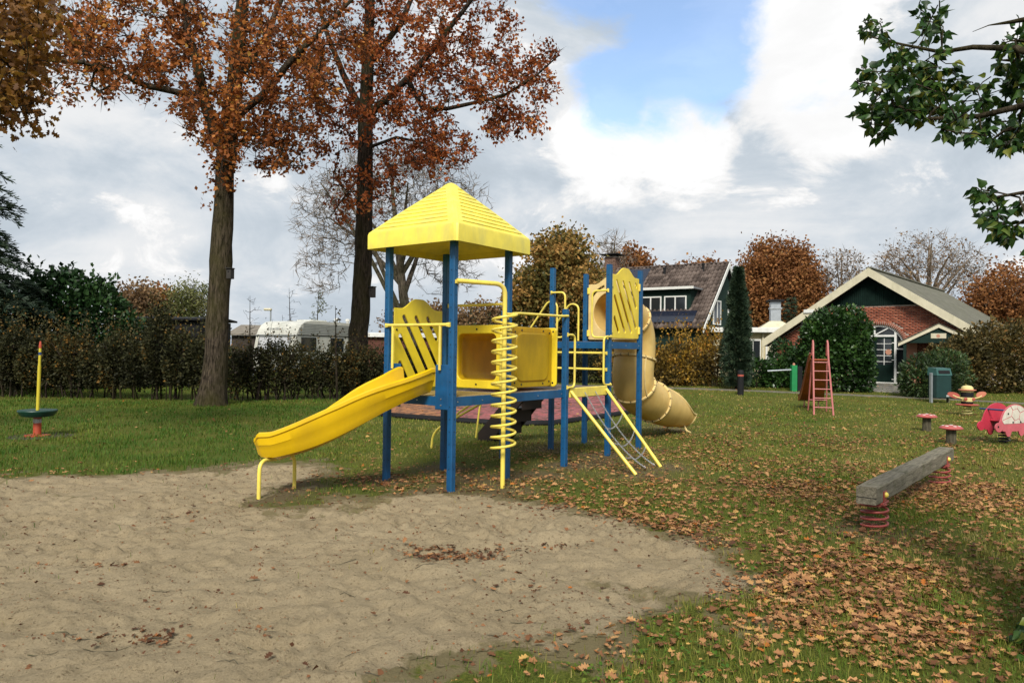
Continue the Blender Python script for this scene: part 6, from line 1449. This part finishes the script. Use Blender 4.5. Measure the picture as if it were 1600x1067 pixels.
# litter bin
M['bingreen'] = plain('dark green steel', (.008, .034, .032), .4, var=.2); M['binlid'] = plain('green grey lid', (.03, .095, .085), .45, var=.2)
b = gp(1468, 629)
t = thing('litter_bin', 'dark green litter bin on grey posts in front of the shrub', 'bin', b, R(12), local=True)
m = MB(); m.box((-.29, -.2, .16), (.29, .2, .92), .02); m.build('body', M['bingreen'], t)
m = MB(); m.add([(-.30, -.21, .921), (.30, -.21, .921), (.30, .21, .921), (-.30, .21, .921), (-.28, -.15, 1.16), (.28, -.15, 1.16), (.28, .21, 1.18), (-.28, .21, 1.18)], [(3, 2, 1, 0), (4, 5, 6, 7), (0, 1, 5, 4), (1, 2, 6, 5), (2, 3, 7, 6), (3, 0, 4, 7)]); ld = m.build('lid', M['binlid'], t)
m = MB(); m.add([(-.22, -.209, .98), (.22, -.209, .98), (.22, -.178, 1.09), (-.22, -.178, 1.09)], [(0, 1, 2, 3)]); m.build('slot', M['black'], ld)
for x in (-.335, .335): m = MB(); m.box((x - .03, -.05, -.03), (x + .03, .05, 1.0), .006); m.build('side_post', M['zinc'] if x < 0 else M['wood'], t)
m = MB(); m.box((.08, -.2025, .21), (.20, -.2005, .27)); m.build('sticker', M['label'], t)

# ladder slide
M['slred'] = plain('faded pink red steel', (.42, .13, .115), .5, var=.2, scale=12); M['chute'] = plain('orange red chute', (.36, .075, .018), .4, var=.25, scale=4, dirt=(.12, .04, .02))
b = gp(1287, 649)
t = thing('ladder_slide', 'small red ladder slide in front of the laurel bush', 'slide', b, R(-17), local=True)
H = 1.46; YP = .72
for s in (-1, 1):
    x0, x1 = s * .235, s * .19
    m = MB(); m.tube([(x0, 0, 0), (x1, YP, H), (x1 * .97, YP + .10, H + .42), (x1 * .96, YP + .2, H + .50), (x1 * .96, YP + .30, H + .40), (x1, YP + .42, H + .1)], .024, 8); m.build('ladder_rail', M['slred'], t, smooth=True)
    m = MB(); m.tube([(s * .24, YP + .75, 0), (s * .19, YP + .35, H - .02)], .02, 8); m.build('rear_leg', M['slred'], t)
for k in range(6):
    z = .2 + k * .235; f = z / H; m = MB(); m.tube([(-.235 + .045 * f, YP * f, z), (.235 - .045 * f, YP * f, z)], .014, 8); m.build('rung', M['slred'], t)
m = MB(); m.tube([(-.225, YP + .64, .32), (.225, YP + .64, .32)], .012, 8); m.build('leg_brace', M['slred'], t)
m = MB(); m.box((-.205, YP, H - .03), (.205, YP + .4, H), .005); m.build('platform', M['chute'], t)
path = [(YP + .40, H - .01), (YP + .6, H - .08), (YP + 1.0, H - .40), (YP + 1.8, H - 1.02), (YP + 2.2, H - 1.24), (YP + 2.6, H - 1.30)]
vs = []; fs = []; prof = [(-.235, .17), (-.235, .0), (.235, .0), (.235, .17), (.222, .17), (.222, .014), (-.222, .014), (-.222, .17)]
for (y, z) in path: vs += [(a * (1 + .5 * (y - YP - .4) / 2.2), y, z + c) for a, c in prof]
for i in range(len(path) - 1):
    for k in range(8): q = (k + 1) % 8; fs.append((i * 8 + k, (i + 1) * 8 + k, (i + 1) * 8 + q, i * 8 + q))
fs += [(0, 1, 6, 7), (1, 2, 5, 6), (2, 3, 4, 5)]; e = (len(path) - 1) * 8; fs += [(e + 7, e + 6, e + 1, e), (e + 6, e + 5, e + 2, e + 1), (e + 5, e + 4, e + 3, e + 2)]
m = MB(); m.add(vs, fs); ct = m.build('chute', M['chute'], t)
for s in (-1, 1): m = MB(); m.tube([(s * .236 * (1 + .5 * (y - YP - .4) / 2.2), y, z + .175) for y, z in path], .016, 7); m.build('chute_edge', M['slred'], ct, smooth=True)
m = MB(); m.tube([(-.2, YP + 2.3, 0), (-.2, YP + 2.3, H - 1.25)], .016, 6); m.tube([(.2, YP + 2.3, 0), (.2, YP + 2.3, H - 1.25)], .016, 6); m.build('chute_leg', M['slred'], t)

# bollard and barrier post beside the path
b = gp(1157, 617)
t = thing('bollard', 'dark round bollard with red band in front of the narrow conifer', 'bollard', b, local=True)
m = MB(); m.lathe([(.115, -.05), (.11, .68)], (0, 0, 0), 18); m.build('shaft', M['black'], t, smooth=30)
m = MB(); m.lathe([(.111, .6805), (.111, .75)], (0, 0, 0), 18); m.build('band', M['beered'], t, smooth=30)
m = MB(); m.lathe([(.112, .7505), (.112, .86), (.09, .90), (.01, .915)], (0, 0, 0), 18); m.build('cap', M['black'], t, smooth=30)
M['postgreen'] = plain('bright green paint', (.01, .20, .06), .5, var=.15)
b = gp(1240, 611)
t = thing('barrier_post', 'bright green barrier post with pale arm before the low laurel hedge', 'barrier', b, R(4), local=True)
m = MB(); m.box((-.11, -.09, -.05), (.11, .09, 1.02), .01); m.build('post', M['postgreen'], t)
m = MB(); m.box((.115, -.12, -.05), (.30, .10, .98), .01); m.build('counter_post', M['black'], t)
m = MB(); m.lathe([(.05, 1.021), (.05, 1.07), (.03, 1.11), (.005, 1.115)], (0, 0, 0), 12); m.build('lamp', M['stucco'], t, smooth=True)
m = MB(); m.tube([(-.112, 0, .84), (-1.05, .05, .78)], .032, 8); m.build('arm', M['zinc'], t)

# nesting boxes on the trunks
M['boxwood'] = plain('dark nest box', (.03, .026, .022), .85, var=.4)
for (px, py, D_, rz_, lab, s) in ((359.5, 427, B1.y - .24, -.25, 'dark bat box on the mossy oak trunk', .75), (581.5, 456, OAK2D - .10, -.5, 'small nest box on the russet oak trunk', .95)):
    c = at(px, py, D_); t = thing('nest_box', lab, 'nest box', c, rz_, local=True)
    m = MB(); m.box((-.09 * s, -.07, -.2 * s), (.09 * s, .09, .16 * s), .006); m.build('box', M['boxwood'], t)
    m = MB(); m.box((-.11 * s, -.11, .161 * s), (.11 * s, .10, .19 * s), .004); m.build('lid', M['boxwood'], t)
    m = MB(); m.lathe([(.022, 0), (.022, .003)], (0, 0, 0), 12, Matrix.Translation((0, -.0715, .04)) @ Matrix.Rotation(math.pi / 2, 4, 'X')); m.build('hole', M['black'], t)

# deflated jumping pillow lying behind the frame
MATPX = [(592, 650), (650, 655), (720, 660), (800, 665), (862, 664), (930, 655), (998, 644), (985, 630), (960, 621), (780, 617), (600, 621), (575, 632)]
MP = np.array([gp(*p)[:2] for p in MATPX])
def make_pillow():
    t = NT('pillow sheet'); v = t.coord((1, 1, 1), (0, 0, R(8))); sx = t.node('ShaderNodeSeparateXYZ'); t.l.new(v, sx.inputs[0])
    n1 = t.noise(2.2, 7, .7); n2 = t.noise(5, 8, .75, t.coord((1, 3.2, 1)), dist=.5)
    w = t.node('ShaderNodeMath', operation='MULTIPLY_ADD'); t.l.new(n1, w.inputs[0]); w.inputs[1].default_value = 1.6; t.l.new(sx.outputs['X'], w.inputs[2])
    colr = t.mix(t.ramp(w.outputs[0], [(.0, (0, 0, 0)), (.02, (1, 1, 1))]), (.36, .155, .06), (.33, .085, .085))
    m = t.node('ShaderNodeMapRange'); m.inputs[1].default_value = .44; m.inputs[2].default_value = .56; t.l.new(n2, m.inputs[0])
    base = t.mix(m.outputs[0], colr, (.07, .035, .02)); return t.out(base, .6)
M['pillow'] = make_pillow()
mx = np.arange(MP[:, 0].min(), MP[:, 0].max(), .11); my = np.arange(MP[:, 1].min(), MP[:, 1].max(), .07); X, Y = np.meshgrid(mx, my)
Wm = inpoly(X, Y, MP).astype(float); Wb = blur(Wm, 5)
Z = .012 + .10 * sstep(.5, 1.0, Wb) + (fbm(X * .8, Y * 5.5, 61, 3) - .5) * .12 * sstep(.5, .9, Wb) + gz(X, Y)
F = grid_faces(len(my), len(mx)); F = F[Wm.ravel()[F].min(1) > .5]; V = np.stack([X.ravel(), Y.ravel(), Z.ravel()], 1); us = np.unique(F); rm = np.full(len(V), -1); rm[us] = np.arange(len(us))
pc = V[us].mean(0); pw = thing('jumping_pillow', 'deflated orange and pink jumping pillow lying on the grass behind the frame', 'jumping pillow', (pc[0], pc[1], 0))
np_obj('sheet', V[us], rm[F], M['pillow'], pw, smooth=True)
m = MB(); m.tube([Vector((p[0], p[1], float(gz(*p)) + .035)) for p in MP], .075, 8, closed=True); m.build('rubber_edge', M['black'], pw, smooth=True)
# ------------------------------------------------------------------ ivy-clad tree at the right edge
g = np.random.default_rng(123)
IB = Vector((3.17, 3.75, 0))
sk = Skel()
sk.limb([IB - Vector((0, 0, .05)), IB + Vector((.02, 0, .12)), IB + Vector((.08, 0, .5)), IB + Vector((.22, 0, 1.6)), IB + Vector((.35, .1, 3.0)), IB + Vector((.45, .15, 5.5))], [.44, .36, .27, .23, .19, .10])
def il(pts): sk.limb([IB + Vector((.35, .1, 2.6))] + [at(a, b, c) for a, b, c, _ in pts], [.06] + [p[3] for p in pts])
il([(1680, 110, 4.0, .035), (1590, 76, 4.3, .02), (1520, 74, 4.5, .016), (1470, 82, 4.6, .012), (1410, 70, 4.7, .008), (1360, 58, 4.8, .005)])
il([(1690, 170, 4.0, .035), (1600, 165, 4.2, .02), (1530, 182, 4.4, .016), (1450, 186, 4.6, .011), (1400, 178, 4.7, .006)])
il([(1660, 20, 4.2, .03), (1580, 35, 4.4, .012), (1545, 40, 4.5, .004), (1520, 50, 4.5, .002)])
def low_limbs():
  il([(1690, 290, 3.9, .022), (1605, 300, 4.1, .011), (1535, 312, 4.3, .006)])
  il([(1690, 340, 3.9, .02), (1600, 348, 4.2, .010), (1555, 350, 4.3, .005)])
ic = px_cloud([(1395, 130, 60, 48, 26), (1440, 130, 62, 62, 34), (1480, 165, 60, 48, 28), (1360, 190, 32, 24, 9), (1362, 55, 30, 22, 7), (1450, 25, 32, 34, 9), (1560, 170, 44, 62, 24), (1580, 80, 34, 60, 18), (1590, 215, 28, 20, 6), (1620, 120, 40, 100, 20)], 4.6, .22, g)
ic2 = px_cloud([(1560, 345, 44, 28, 12), (1530, 300, 22, 12, 4), (1590, 310, 20, 14, 3)], 4.25, .12, g)
tips = sk.grow(ic, .12, .10, .06, g=g, minstart=12); nlow = len(sk.p); low_limbs(); tips += sk.grow(ic2, .12, .10, .06, g=g, minstart=nlow + 12)
iv = thing('ivy_tree', 'ivy covered tree with glossy dark green branches overhanging the right edge', 'tree', IB)
V, F = sk.mesh(.0035, .42); np_obj('trunk', V, F, M['bark'], iv, smooth=True)
C = []; A = []
P = np.array(sk.p)
for ch in tips:
    q = P[ch]; n = g.integers(8, 14); f = 1 - .55 * g.random(n); idx = np.clip(f * (len(q) - 1), 0, len(q) - 1.001); i0 = idx.astype(int); tt = (idx - i0)[:, None]; c = q[i0] * (1 - tt) + q[i0 + 1] * tt
    out = g.normal(size=(n, 3)) * .6 + unit(q[-1] - q[0]) * .5 + np.array([0, 0, -.75]); C.append(c + unit(out) * .03); A.append(out)
C = np.concatenate(C); A = unit(np.concatenate(A))
sz = g.uniform(.042, .074, len(C)); vis = np.array([((p[0] / p[1]) < .74) for p in C]); order = np.argsort(-(sz / C[:, 1]) * np.where(vis, 1, .01)); big_i = order[:300]; rest = order[300:]
var = []
for k in range(8):
    v, f, r = leaf_arrays(np.zeros((1, 3)), 1.0, T_IVY, np.array([[0, 1.0, 0]]), 0.0, [(.1, .35, .5, .65, .8, .9, .3, 1.0)[k]], np.array([[0, 0, 1.0]]), np.random.default_rng(k), np.array([.5 + .25 * k]))
    me = bpy.data.meshes.new('leaf'); me.from_pydata([tuple(p) for p in v], [], [tuple(int(i) for i in q) for q in f]); a = me.attributes.new('rnd', 'FLOAT', 'POINT'); a.data.foreach_set('value', r.astype(np.float32)); me.materials.append(M['ivy']); var.append(me)
    me.polygons.foreach_set('use_smooth', [True] * len(me.polygons))
def leaf_obj(me, c, ax, nrm, s, parent, off):
    ax = Vector(ax).normalized(); nrm = Vector(nrm); nrm = (nrm - ax * nrm.dot(ax)).normalized(); sx = ax.cross(nrm); mt = Matrix((sx * s, ax * s, nrm * s)).transposed().to_4x4(); mt.translation = Vector(c) - off
    o = bpy.data.objects.new('leaf', me); col.objects.link(o); o.parent = parent; o.matrix_local = mt; return o
for i in big_i: leaf_obj(var[int(g.integers(8))], C[i], A[i], g.normal(size=3) * .8 + np.array([-.3, -.8, .6]), sz[i], iv, IB)
n = 2600; a = g.uniform(0, 2 * np.pi, n); zz = np.where(g.random(n) < .3, g.random(n) * .6, g.random(n) * 5.4); rr = np.interp(zz, [0, .12, .5, 1.6, 3, 5.5], [.42, .36, .28, .25, .21, .12]) + g.uniform(0, .05, n); tx = np.interp(zz, [0, .5, 1.6, 3, 5.5], [0, .08, .22, .35, .45])
Ct = np.stack([IB.x + tx + np.cos(a) * rr, IB.y + np.sin(a) * rr, zz + .02], 1); At = np.stack([np.cos(a), np.sin(a), -.8 * np.ones(n)], 1)
v1 = leaf_arrays(C[rest], sz[rest], T_IVY, A[rest], .4, g=g); v2 = leaf_arrays(Ct, g.uniform(.035, .07, n), T_IVY, At, .5, g=g)
V, F, r = join([v1, v2]); np_obj('crown', V, F, M['ivy'], iv, attrs={'rnd': r}, kind='stuff')
# dark berry heads
bm_ = MB()
for i in g.choice(len(tips), 34, replace=False):
    c = Vector(P[tips[i][-1]]) + Vector((0, 0, .01))
    for k in range(9):
        o = Vector(unit(g.normal(size=3)) * .016); bm_.lathe([(.001, -.005), (.0045, 0), (.001, .005)], tuple(c + o), 5)
bm_.build('berry_heads', M['boxwood'], iv, kind='stuff')

# ------------------------------------------------------------------ grass blades
g = np.random.default_rng(321)
def sample(y0, y1, dens):
    A = .42 * 2 * (y1 * y1 - y0 * y0) * .98; n = int(A * dens); y = np.sqrt(g.uniform(y0 * y0, y1 * y1, n)); x = g.uniform(-1, 1, n) * (.80 * y + .5); return x, y
def sandw(x, y): return samp(SN, x, y)
def clear(x, y):
    return (sandw(x, y) < .44 + g.normal(size=len(x)) * .26) & ~inpoly(x, y, MP) & (np.abs(y - pathdist(x, y)) > .5)
parts = []
for (y0, y1, dens, w, h) in ((3.1, 5.2, 5200, .0038, .055), (5.2, 8.0, 2900, .0050, .052), (8.0, 12.5, 1250, .0075, .050), (12.5, 20, 420, .012, .055), (20, 33, 120, .020, .06)):
    x, y = sample(y0, y1, dens); ok = clear(x, y)
    gr = fbm(x * .55, y * .55, 71, 3); pat = fbm(x * 2.6, y * 2.6, 73, 3)
    near_frame = np.exp(-(((x - .2) / 2.2) ** 2 + ((y - 9.2) / 1.7) ** 2)); sw = samp(SW, x, y)
    p = np.clip(.35 + 1.3 * (pat - .35) - .55 * near_frame - 1.2 * sw, .05, 1); ok &= g.random(len(x)) < p
    x, y, gr, nf = x[ok], y[ok], gr[ok], near_frame[ok]; n = len(x); z = gh(x, y)
    lush = sstep(-1.5, -5.0, x) * .48 + sstep(.48, .62, gr) * .18
    L = h * g.uniform(.45, 1.35, n) * (.65 + .9 * lush + .35 * (pat[ok] - .4) * 2) * (1 - .45 * nf)
    a = g.uniform(0, 2 * np.pi, n); lean = g.uniform(.15, 1.1, n); dx, dy = np.cos(a), np.sin(a); ww = w * g.uniform(.7, 1.3, n)
    b0 = np.stack([x - dy * ww / 2, y + dx * ww / 2, z - .004], 1); b1 = np.stack([x + dy * ww / 2, y - dx * ww / 2, z - .004], 1)
    mid = np.stack([x + dx * L * lean * .35, y + dy * L * lean * .35, z + L * .6], 1); mo = np.stack([dy * ww * .36, -dx * ww * .36, 0 * x], 1)
    tip = np.stack([x + dx * L * lean, y + dy * L * lean, z + L * (1 - .35 * lean * .6)], 1)
    V = np.stack([b0, b1, mid + mo, mid - mo, tip], 1).reshape(-1, 3); o = (np.arange(n) * 5)[:, None]
    F = np.concatenate([o + np.array([[0, 1, 2]]), o + np.array([[0, 2, 3]]), o + np.array([[3, 2, 4]])]); r = np.clip(.64 - lush * 1.0 + .25 * nf + (fbm(x * 1.7, y * 1.7, 77, 3) - .5) * .7 + g.normal(size=n) * .15, 0, 1)
    parts.append((V, F, np.repeat(r, 5)))
V, F, r = join(parts); gr_o = np_obj('grass', V, F, M['grass'], attrs={'rnd': r}, kind='stuff'); tag(gr_o, 'short green and olive grass covering the playground lawn', 'grass')

# low clover-like weeds among the near grass
n = 5200; x = g.uniform(-.9, 4.2, n); y = g.uniform(3.1, 5.4, n); ok = (sandw(x, y) < .3) & (fbm(x * 1.3, y * 1.3, 91, 3) > .52); x, y = x[ok], y[ok]; n = len(x)
C = np.stack([x, y, gh(x, y) + g.uniform(.008, .035, n)], 1); ax = np.stack([g.normal(size=n), g.normal(size=n), .3 * np.ones(n)], 1)
T_CLOVER = (np.array([(0, 0, 0), (.28, .25, .04), (.3, .65, .06), (0, .9, .0), (-.3, .65, .06), (-.28, .25, .04)], float), np.array([(0, 1, 2), (0, 2, 3), (0, 3, 4), (0, 4, 5)]))
V, F, r = leaf_arrays(C, g.uniform(.018, .034, n), T_CLOVER, ax, .3, g.uniform(.0, .42, n), np.tile([0, 0, 1.0], (n, 1)), g)
wd = np_obj('ground_weeds', V, F, M['grass'], attrs={'rnd': r}, kind='stuff'); tag(wd, 'small round green weeds among the near grass', 'weeds')

# ------------------------------------------------------------------ fallen leaves
def leafdens(x, y):
    px = 800 + FPX * x / y
    right = sstep(700, 1120, px); near = sstep(14, 6, y)
    clump = sstep(.44, .66, fbm(x * .9, y * .9, 101, 4)); d = (.20 + .66 * clump) * (.06 + .85 * right) + .035
    left = sstep(560, 300, px) * sstep(8.5, 10, y); d *= 1 - .80 * left
    d += .55 * np.exp(-(((x - .1) / 1.9) ** 2 + ((y - 9.3) / 1.3) ** 2)) * (.35 + clump)
    d *= 1 - .55 * sstep(11.5, 17, y)
    s = samp(SW, x, y); d *= 1 - .975 * sstep(.35, .75, s); return d
X = []; Y = []
for (y0, y1, dens) in ((3.1, 5.5, 1600), (5.5, 9, 1100), (9, 14, 330), (14, 21, 110), (21, 33, 30)):
    x, y = sample(y0, y1, dens); ok = g.random(len(x)) < leafdens(x, y); ok &= ~inpoly(x, y, MP) | (g.random(len(x)) < .8); X.append(x[ok]); Y.append(y[ok])
for (hx, hy, hr, hd) in HOLES:                              # leaves blown into the hollows of the sand
    c = gp(hx, hy); n = int(300 * hr * hr / .116 * (1 if hx in (705,) else .22)); X.append(c.x + g.normal(size=n) * hr * .62); Y.append(c.y + g.normal(size=n) * hr * .26)
for (hx, hy, n, s) in ((1210, 775, 60, .16), (905, 785, 240, .35), (1440, 975, 60, .3), (1010, 790, 160, .3)):
    c = gp(hx, hy); X.append(c.x + g.normal(size=n) * s * 1.4); Y.append(c.y + g.normal(size=n) * s * .7)
X = np.concatenate(X); Y = np.concatenate(Y); n = len(X); onsand = samp(SW, X, Y) > .5
Zb = gh(X, Y) + np.where(onsand, g.uniform(.006, .03, n), g.uniform(.004, .036, n)); onp = inpoly(X, Y, MP); Zb[onp] += .10
C = np.stack([X, Y, Zb], 1); S = (.024 + .050 * g.random(n) ** 1.4) * np.where(Y > 14, 1.15, 1) * np.where(onsand, .8, 1); tone = np.clip(g.beta(1.3, 1.4, n) * .95 + (fbm(X * .7, Y * .7, 111, 2) - .5) * .4 + np.where(onsand, -.28, 0), 0, 1)
tone[g.random(n) < .02] = 1.0
cu = g.uniform(.3, 3.0, n); ax = np.stack([g.normal(size=n), g.normal(size=n), g.normal(size=n) * .12], 1); nm = np.tile([0, 0, 1.0], (n, 1)) + g.normal(size=(n, 3)) * .2
order = np.argsort(-(S / Y) * np.where(np.abs(X / Y) < .72, 1, .01) * np.where(Y > 3.4, 1, .1)); first = order[:300]; rest = order[300:]
ra, rb = rest[np.arange(len(rest)) % 3 > 0], rest[::3]; V, F, r = join([leaf_arrays(C[q], S[q] * k_, T_, ax[q], 0.0, tone[q], nm[q], g, cu[q]) for q, T_, k_ in ((ra, T_OAK, 1.1), (rb, T_FLAKE, .9))]); lf = np_obj('leaf_litter', V, F, M['litter'], attrs={'rnd': r}, kind='stuff'); tag(lf, 'brown fallen oak leaves scattered over lawn and sand', 'leaf litter')
lvars = []
for k in range(18):
    v, f, r = leaf_arrays(np.zeros((1, 3)), 1.0, T_OAK if k % 2 else T_FLAKE, np.array([[0, 1.0, 0]]), 0.0, [.12 + .8 * (k / 17)], np.array([[0, 0, 1.0]]), np.random.default_rng(40 + k), np.array([.5 + .5 * (k % 5)]))
    me = bpy.data.meshes.new('leaf'); me.from_pydata([tuple(p) for p in v], [], [tuple(int(i) for i in q) for q in f]); a = me.attributes.new('rnd', 'FLOAT', 'POINT'); a.data.foreach_set('value', r.astype(np.float32)); me.materials.append(M['litter']); lvars.append(me)
for i in first:
    k = int(np.clip(round((tone[i] - .12) / .8 * 17) + g.integers(-2, 3), 0, 17)); leaf_obj(lvars[k], C[i], ax[i], nm[i], S[i], lawn, Vector((0, 0, 0)))

# crumbs, twigs and bark bits on the sand
n = 17000; x = g.uniform(-7, 3, n); y = g.uniform(3.2, 9.6, n); ok = (samp(SW, x, y) > .3) & (np.abs(x / y) < .8) & (fbm(x * 1.8, y * 1.8, 131, 3) > .40); x, y = x[ok], y[ok]; n = len(x)
C = np.stack([x, y, gh(x, y) + .006], 1); ax = np.stack([g.normal(size=n), g.normal(size=n), .15 * g.normal(size=n)], 1)
p1 = leaf_arrays(C, g.exponential(.008, n) + .006, T_SIMPLE, ax, 0, g.uniform(0, .4, n), np.tile([0, 0, 1.0], (n, 1)) + g.normal(size=(n, 3)) * .5, g)
V, F, r = p1; db = np_obj('sand_debris', V, F, M['litter'], attrs={'rnd': r}, kind='stuff'); tag(db, 'dark bits of bark and crumbled leaf on the sand', 'debris')
tw = MB()
for i in range(34):
    px, py = g.uniform(0, 1050), g.uniform(770, 1066); c = gp(px, py)
    if samp(SW, np.array([c.x]), np.array([c.y]))[0] < .6: continue
    a = g.uniform(-.5, .5) + (math.pi if g.random() < .5 else 0); L = g.uniform(.05, .24); pts = []
    for k in range(5):
        f = k / 4 - .5; x_ = c.x + math.cos(a) * L * f + g.normal() * .006; y_ = c.y + math.sin(a) * L * f + g.normal() * .006; pts.append((x_, y_, float(gh(x_, y_)) + .008))
    tw.tube(pts, [.002, .0028, .0026, .002, .001], 5)
o = tw.build('sand_twigs', M['stump'], None, kind='stuff'); tag(o, 'thin dark twigs lying on the sand', 'twigs')
